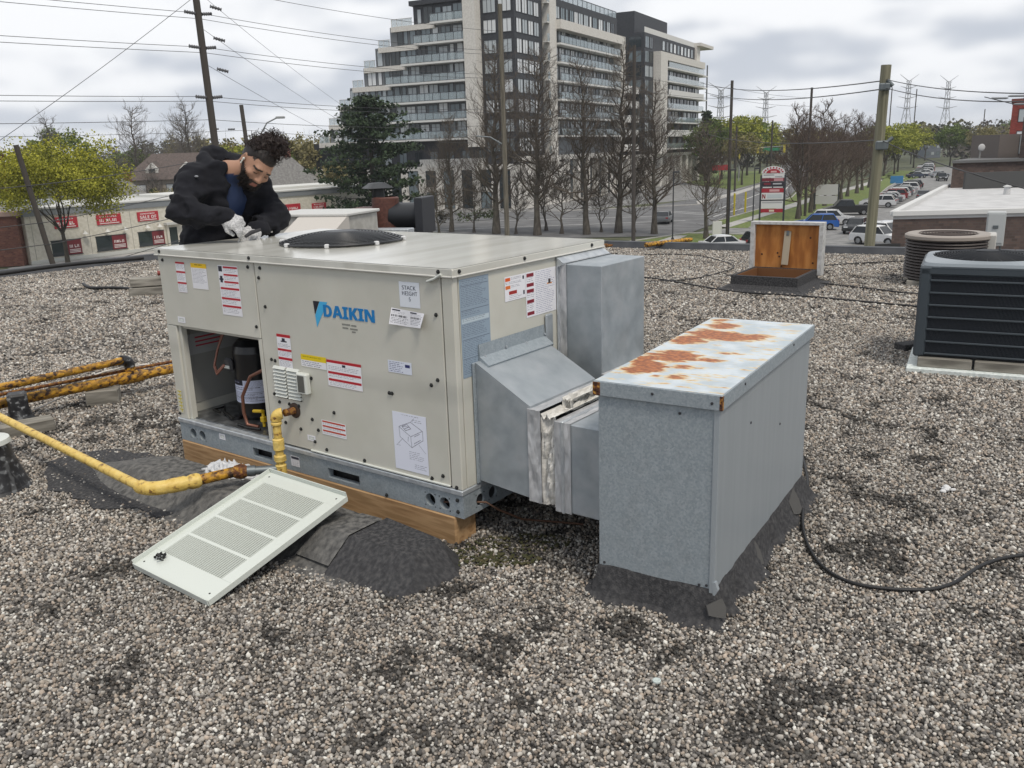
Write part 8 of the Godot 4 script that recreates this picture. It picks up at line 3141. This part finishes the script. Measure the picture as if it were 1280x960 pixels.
func pylon():
	var o := thing("pylon_sign", Vector3(30.6, STREET, -101.4), -.28, "tall plaza pylon sign with red and white tenant panels and an arched top", "sign")
	var red := mat(.36, .015, .03, .5)
	var white := mat(.66, .66, .66, .5)
	var dk := mat(.022, .018, .026, .5)
	var wine := mat(.17, .012, .025, .5)
	for s in [-1.0, 1.0]:
		block(o, "sign_post", Vector3(s * 1.32 - .1, 0, -.15), Vector3(s * 1.32 + .1, 5.35, .15), M.frame)
	var rows := [[1.15, 1.55, red], [1.6, 2.45, white], [2.6, 3.35, white], [3.4, 3.85, red], [3.88, 4.08, dk], [4.1, 4.62, dk], [4.66, 5.0, wine], [5.04, 5.5, white]]
	for q in rows:
		block(o, "tenant_panel", Vector3(-1.22, q[0], -.12), Vector3(1.22, q[1], .12), q[2], .01)
	block(o, "panel_gap", Vector3(-1.22, 2.45, -.08), Vector3(1.22, 2.6, .08), M.frame)
	var b := Mb.new()
	var pts := PackedVector2Array()
	for i in 17:
		var a := PI * i / 16
		pts.append(Vector2(cos(a) * 1.3, 5.55 + sin(a) * .78))
	b.prism(pts, -.12, .12)
	part("arched_top", b, white, o)
	b = Mb.new()
	pts = PackedVector2Array()
	for i in 13:
		var a := PI * i / 12
		pts.append(Vector2(cos(a) * .78, 5.57 + sin(a) * .46))
	b.prism(pts, .12, .14)
	part("arch_inset", b, red, o)
	for i in 9:
		b = Mb.new()
		var a := PI * (i + .8) / 9.6
		b.xf = Transform3D(Basis(Vector3.BACK, a - PI / 2), Vector3(cos(a) * 1.04, 5.55 + sin(a) * .62, .12))
		b.bx(Vector3(-.07, -.09, 0), Vector3(.07, .09, .02))
		part("arch_letter", b, red, o)
	block(o, "inset_plate", Vector3(-.3, 5.62, .14), Vector3(.35, 5.82, .155), mat(.66, .4, .4, .5))
	words("N", Vector2(.36, .5), mat(.25, .01, .02, .5), o, Vector3(-.95, 2.95, .125), "sign_lettering", 0, 800)
	block(o, "panel_print", Vector3(-.6, 2.75, .12), Vector3(1.05, 3.2, .126), mat(.5, .55, .58, .5))
	block(o, "panel_print", Vector3(-.35, 3.5, .12), Vector3(.75, 3.75, .126), mat(.6, .35, .36, .5))
	block(o, "panel_print", Vector3(-1.1, 3.93, .12), Vector3(-.1, 4.04, .126), white)
	block(o, "panel_print", Vector3(.05, 3.93, .12), Vector3(1.1, 4.04, .126), white)
	block(o, "panel_print", Vector3(.0, 4.3, .12), Vector3(.95, 4.45, .126), mat(.45, .45, .48, .5))
	block(o, "panel_print", Vector3(-1.0, 4.25, .12), Vector3(-.25, 4.5, .126), wine)
	block(o, "panel_print", Vector3(.1, 4.68, .12), Vector3(1.1, 4.98, .126), mat(.5, .25, .27, .5))
	block(o, "panel_print", Vector3(-1.05, 5.32, .12), Vector3(.1, 5.4, .126), mat(.1, .1, .12, .5))
	block(o, "panel_print", Vector3(.2, 5.12, .12), Vector3(1.0, 5.22, .126), mat(.3, .3, .32, .5))
	block(o, "panel_print", Vector3(-1.1, 2.2, .12), Vector3(1.1, 2.38, .126), mat(.4, .4, .42, .5))
	block(o, "panel_print", Vector3(-.3, 1.24, .12), Vector3(.25, 1.46, .126), mat(.68, .6, .5, .5))
func _ready():
	rng.seed = 7
	setup()
	make_materials()
	build_roof()
	build_ground()
	build_tower()
	build_storefronts()
	build_right_town()
	build_houses()
	build_unit()
	build_ducts()
	build_cabinet()
	build_curb()
	build_panel()
	build_pipes()
	build_right()
	build_left_far()
	build_person()
	var t0 := Time.get_ticks_msec()
	build_trees()
	print("trees ms ", Time.get_ticks_msec() - t0)
	build_cars()
	build_poles()
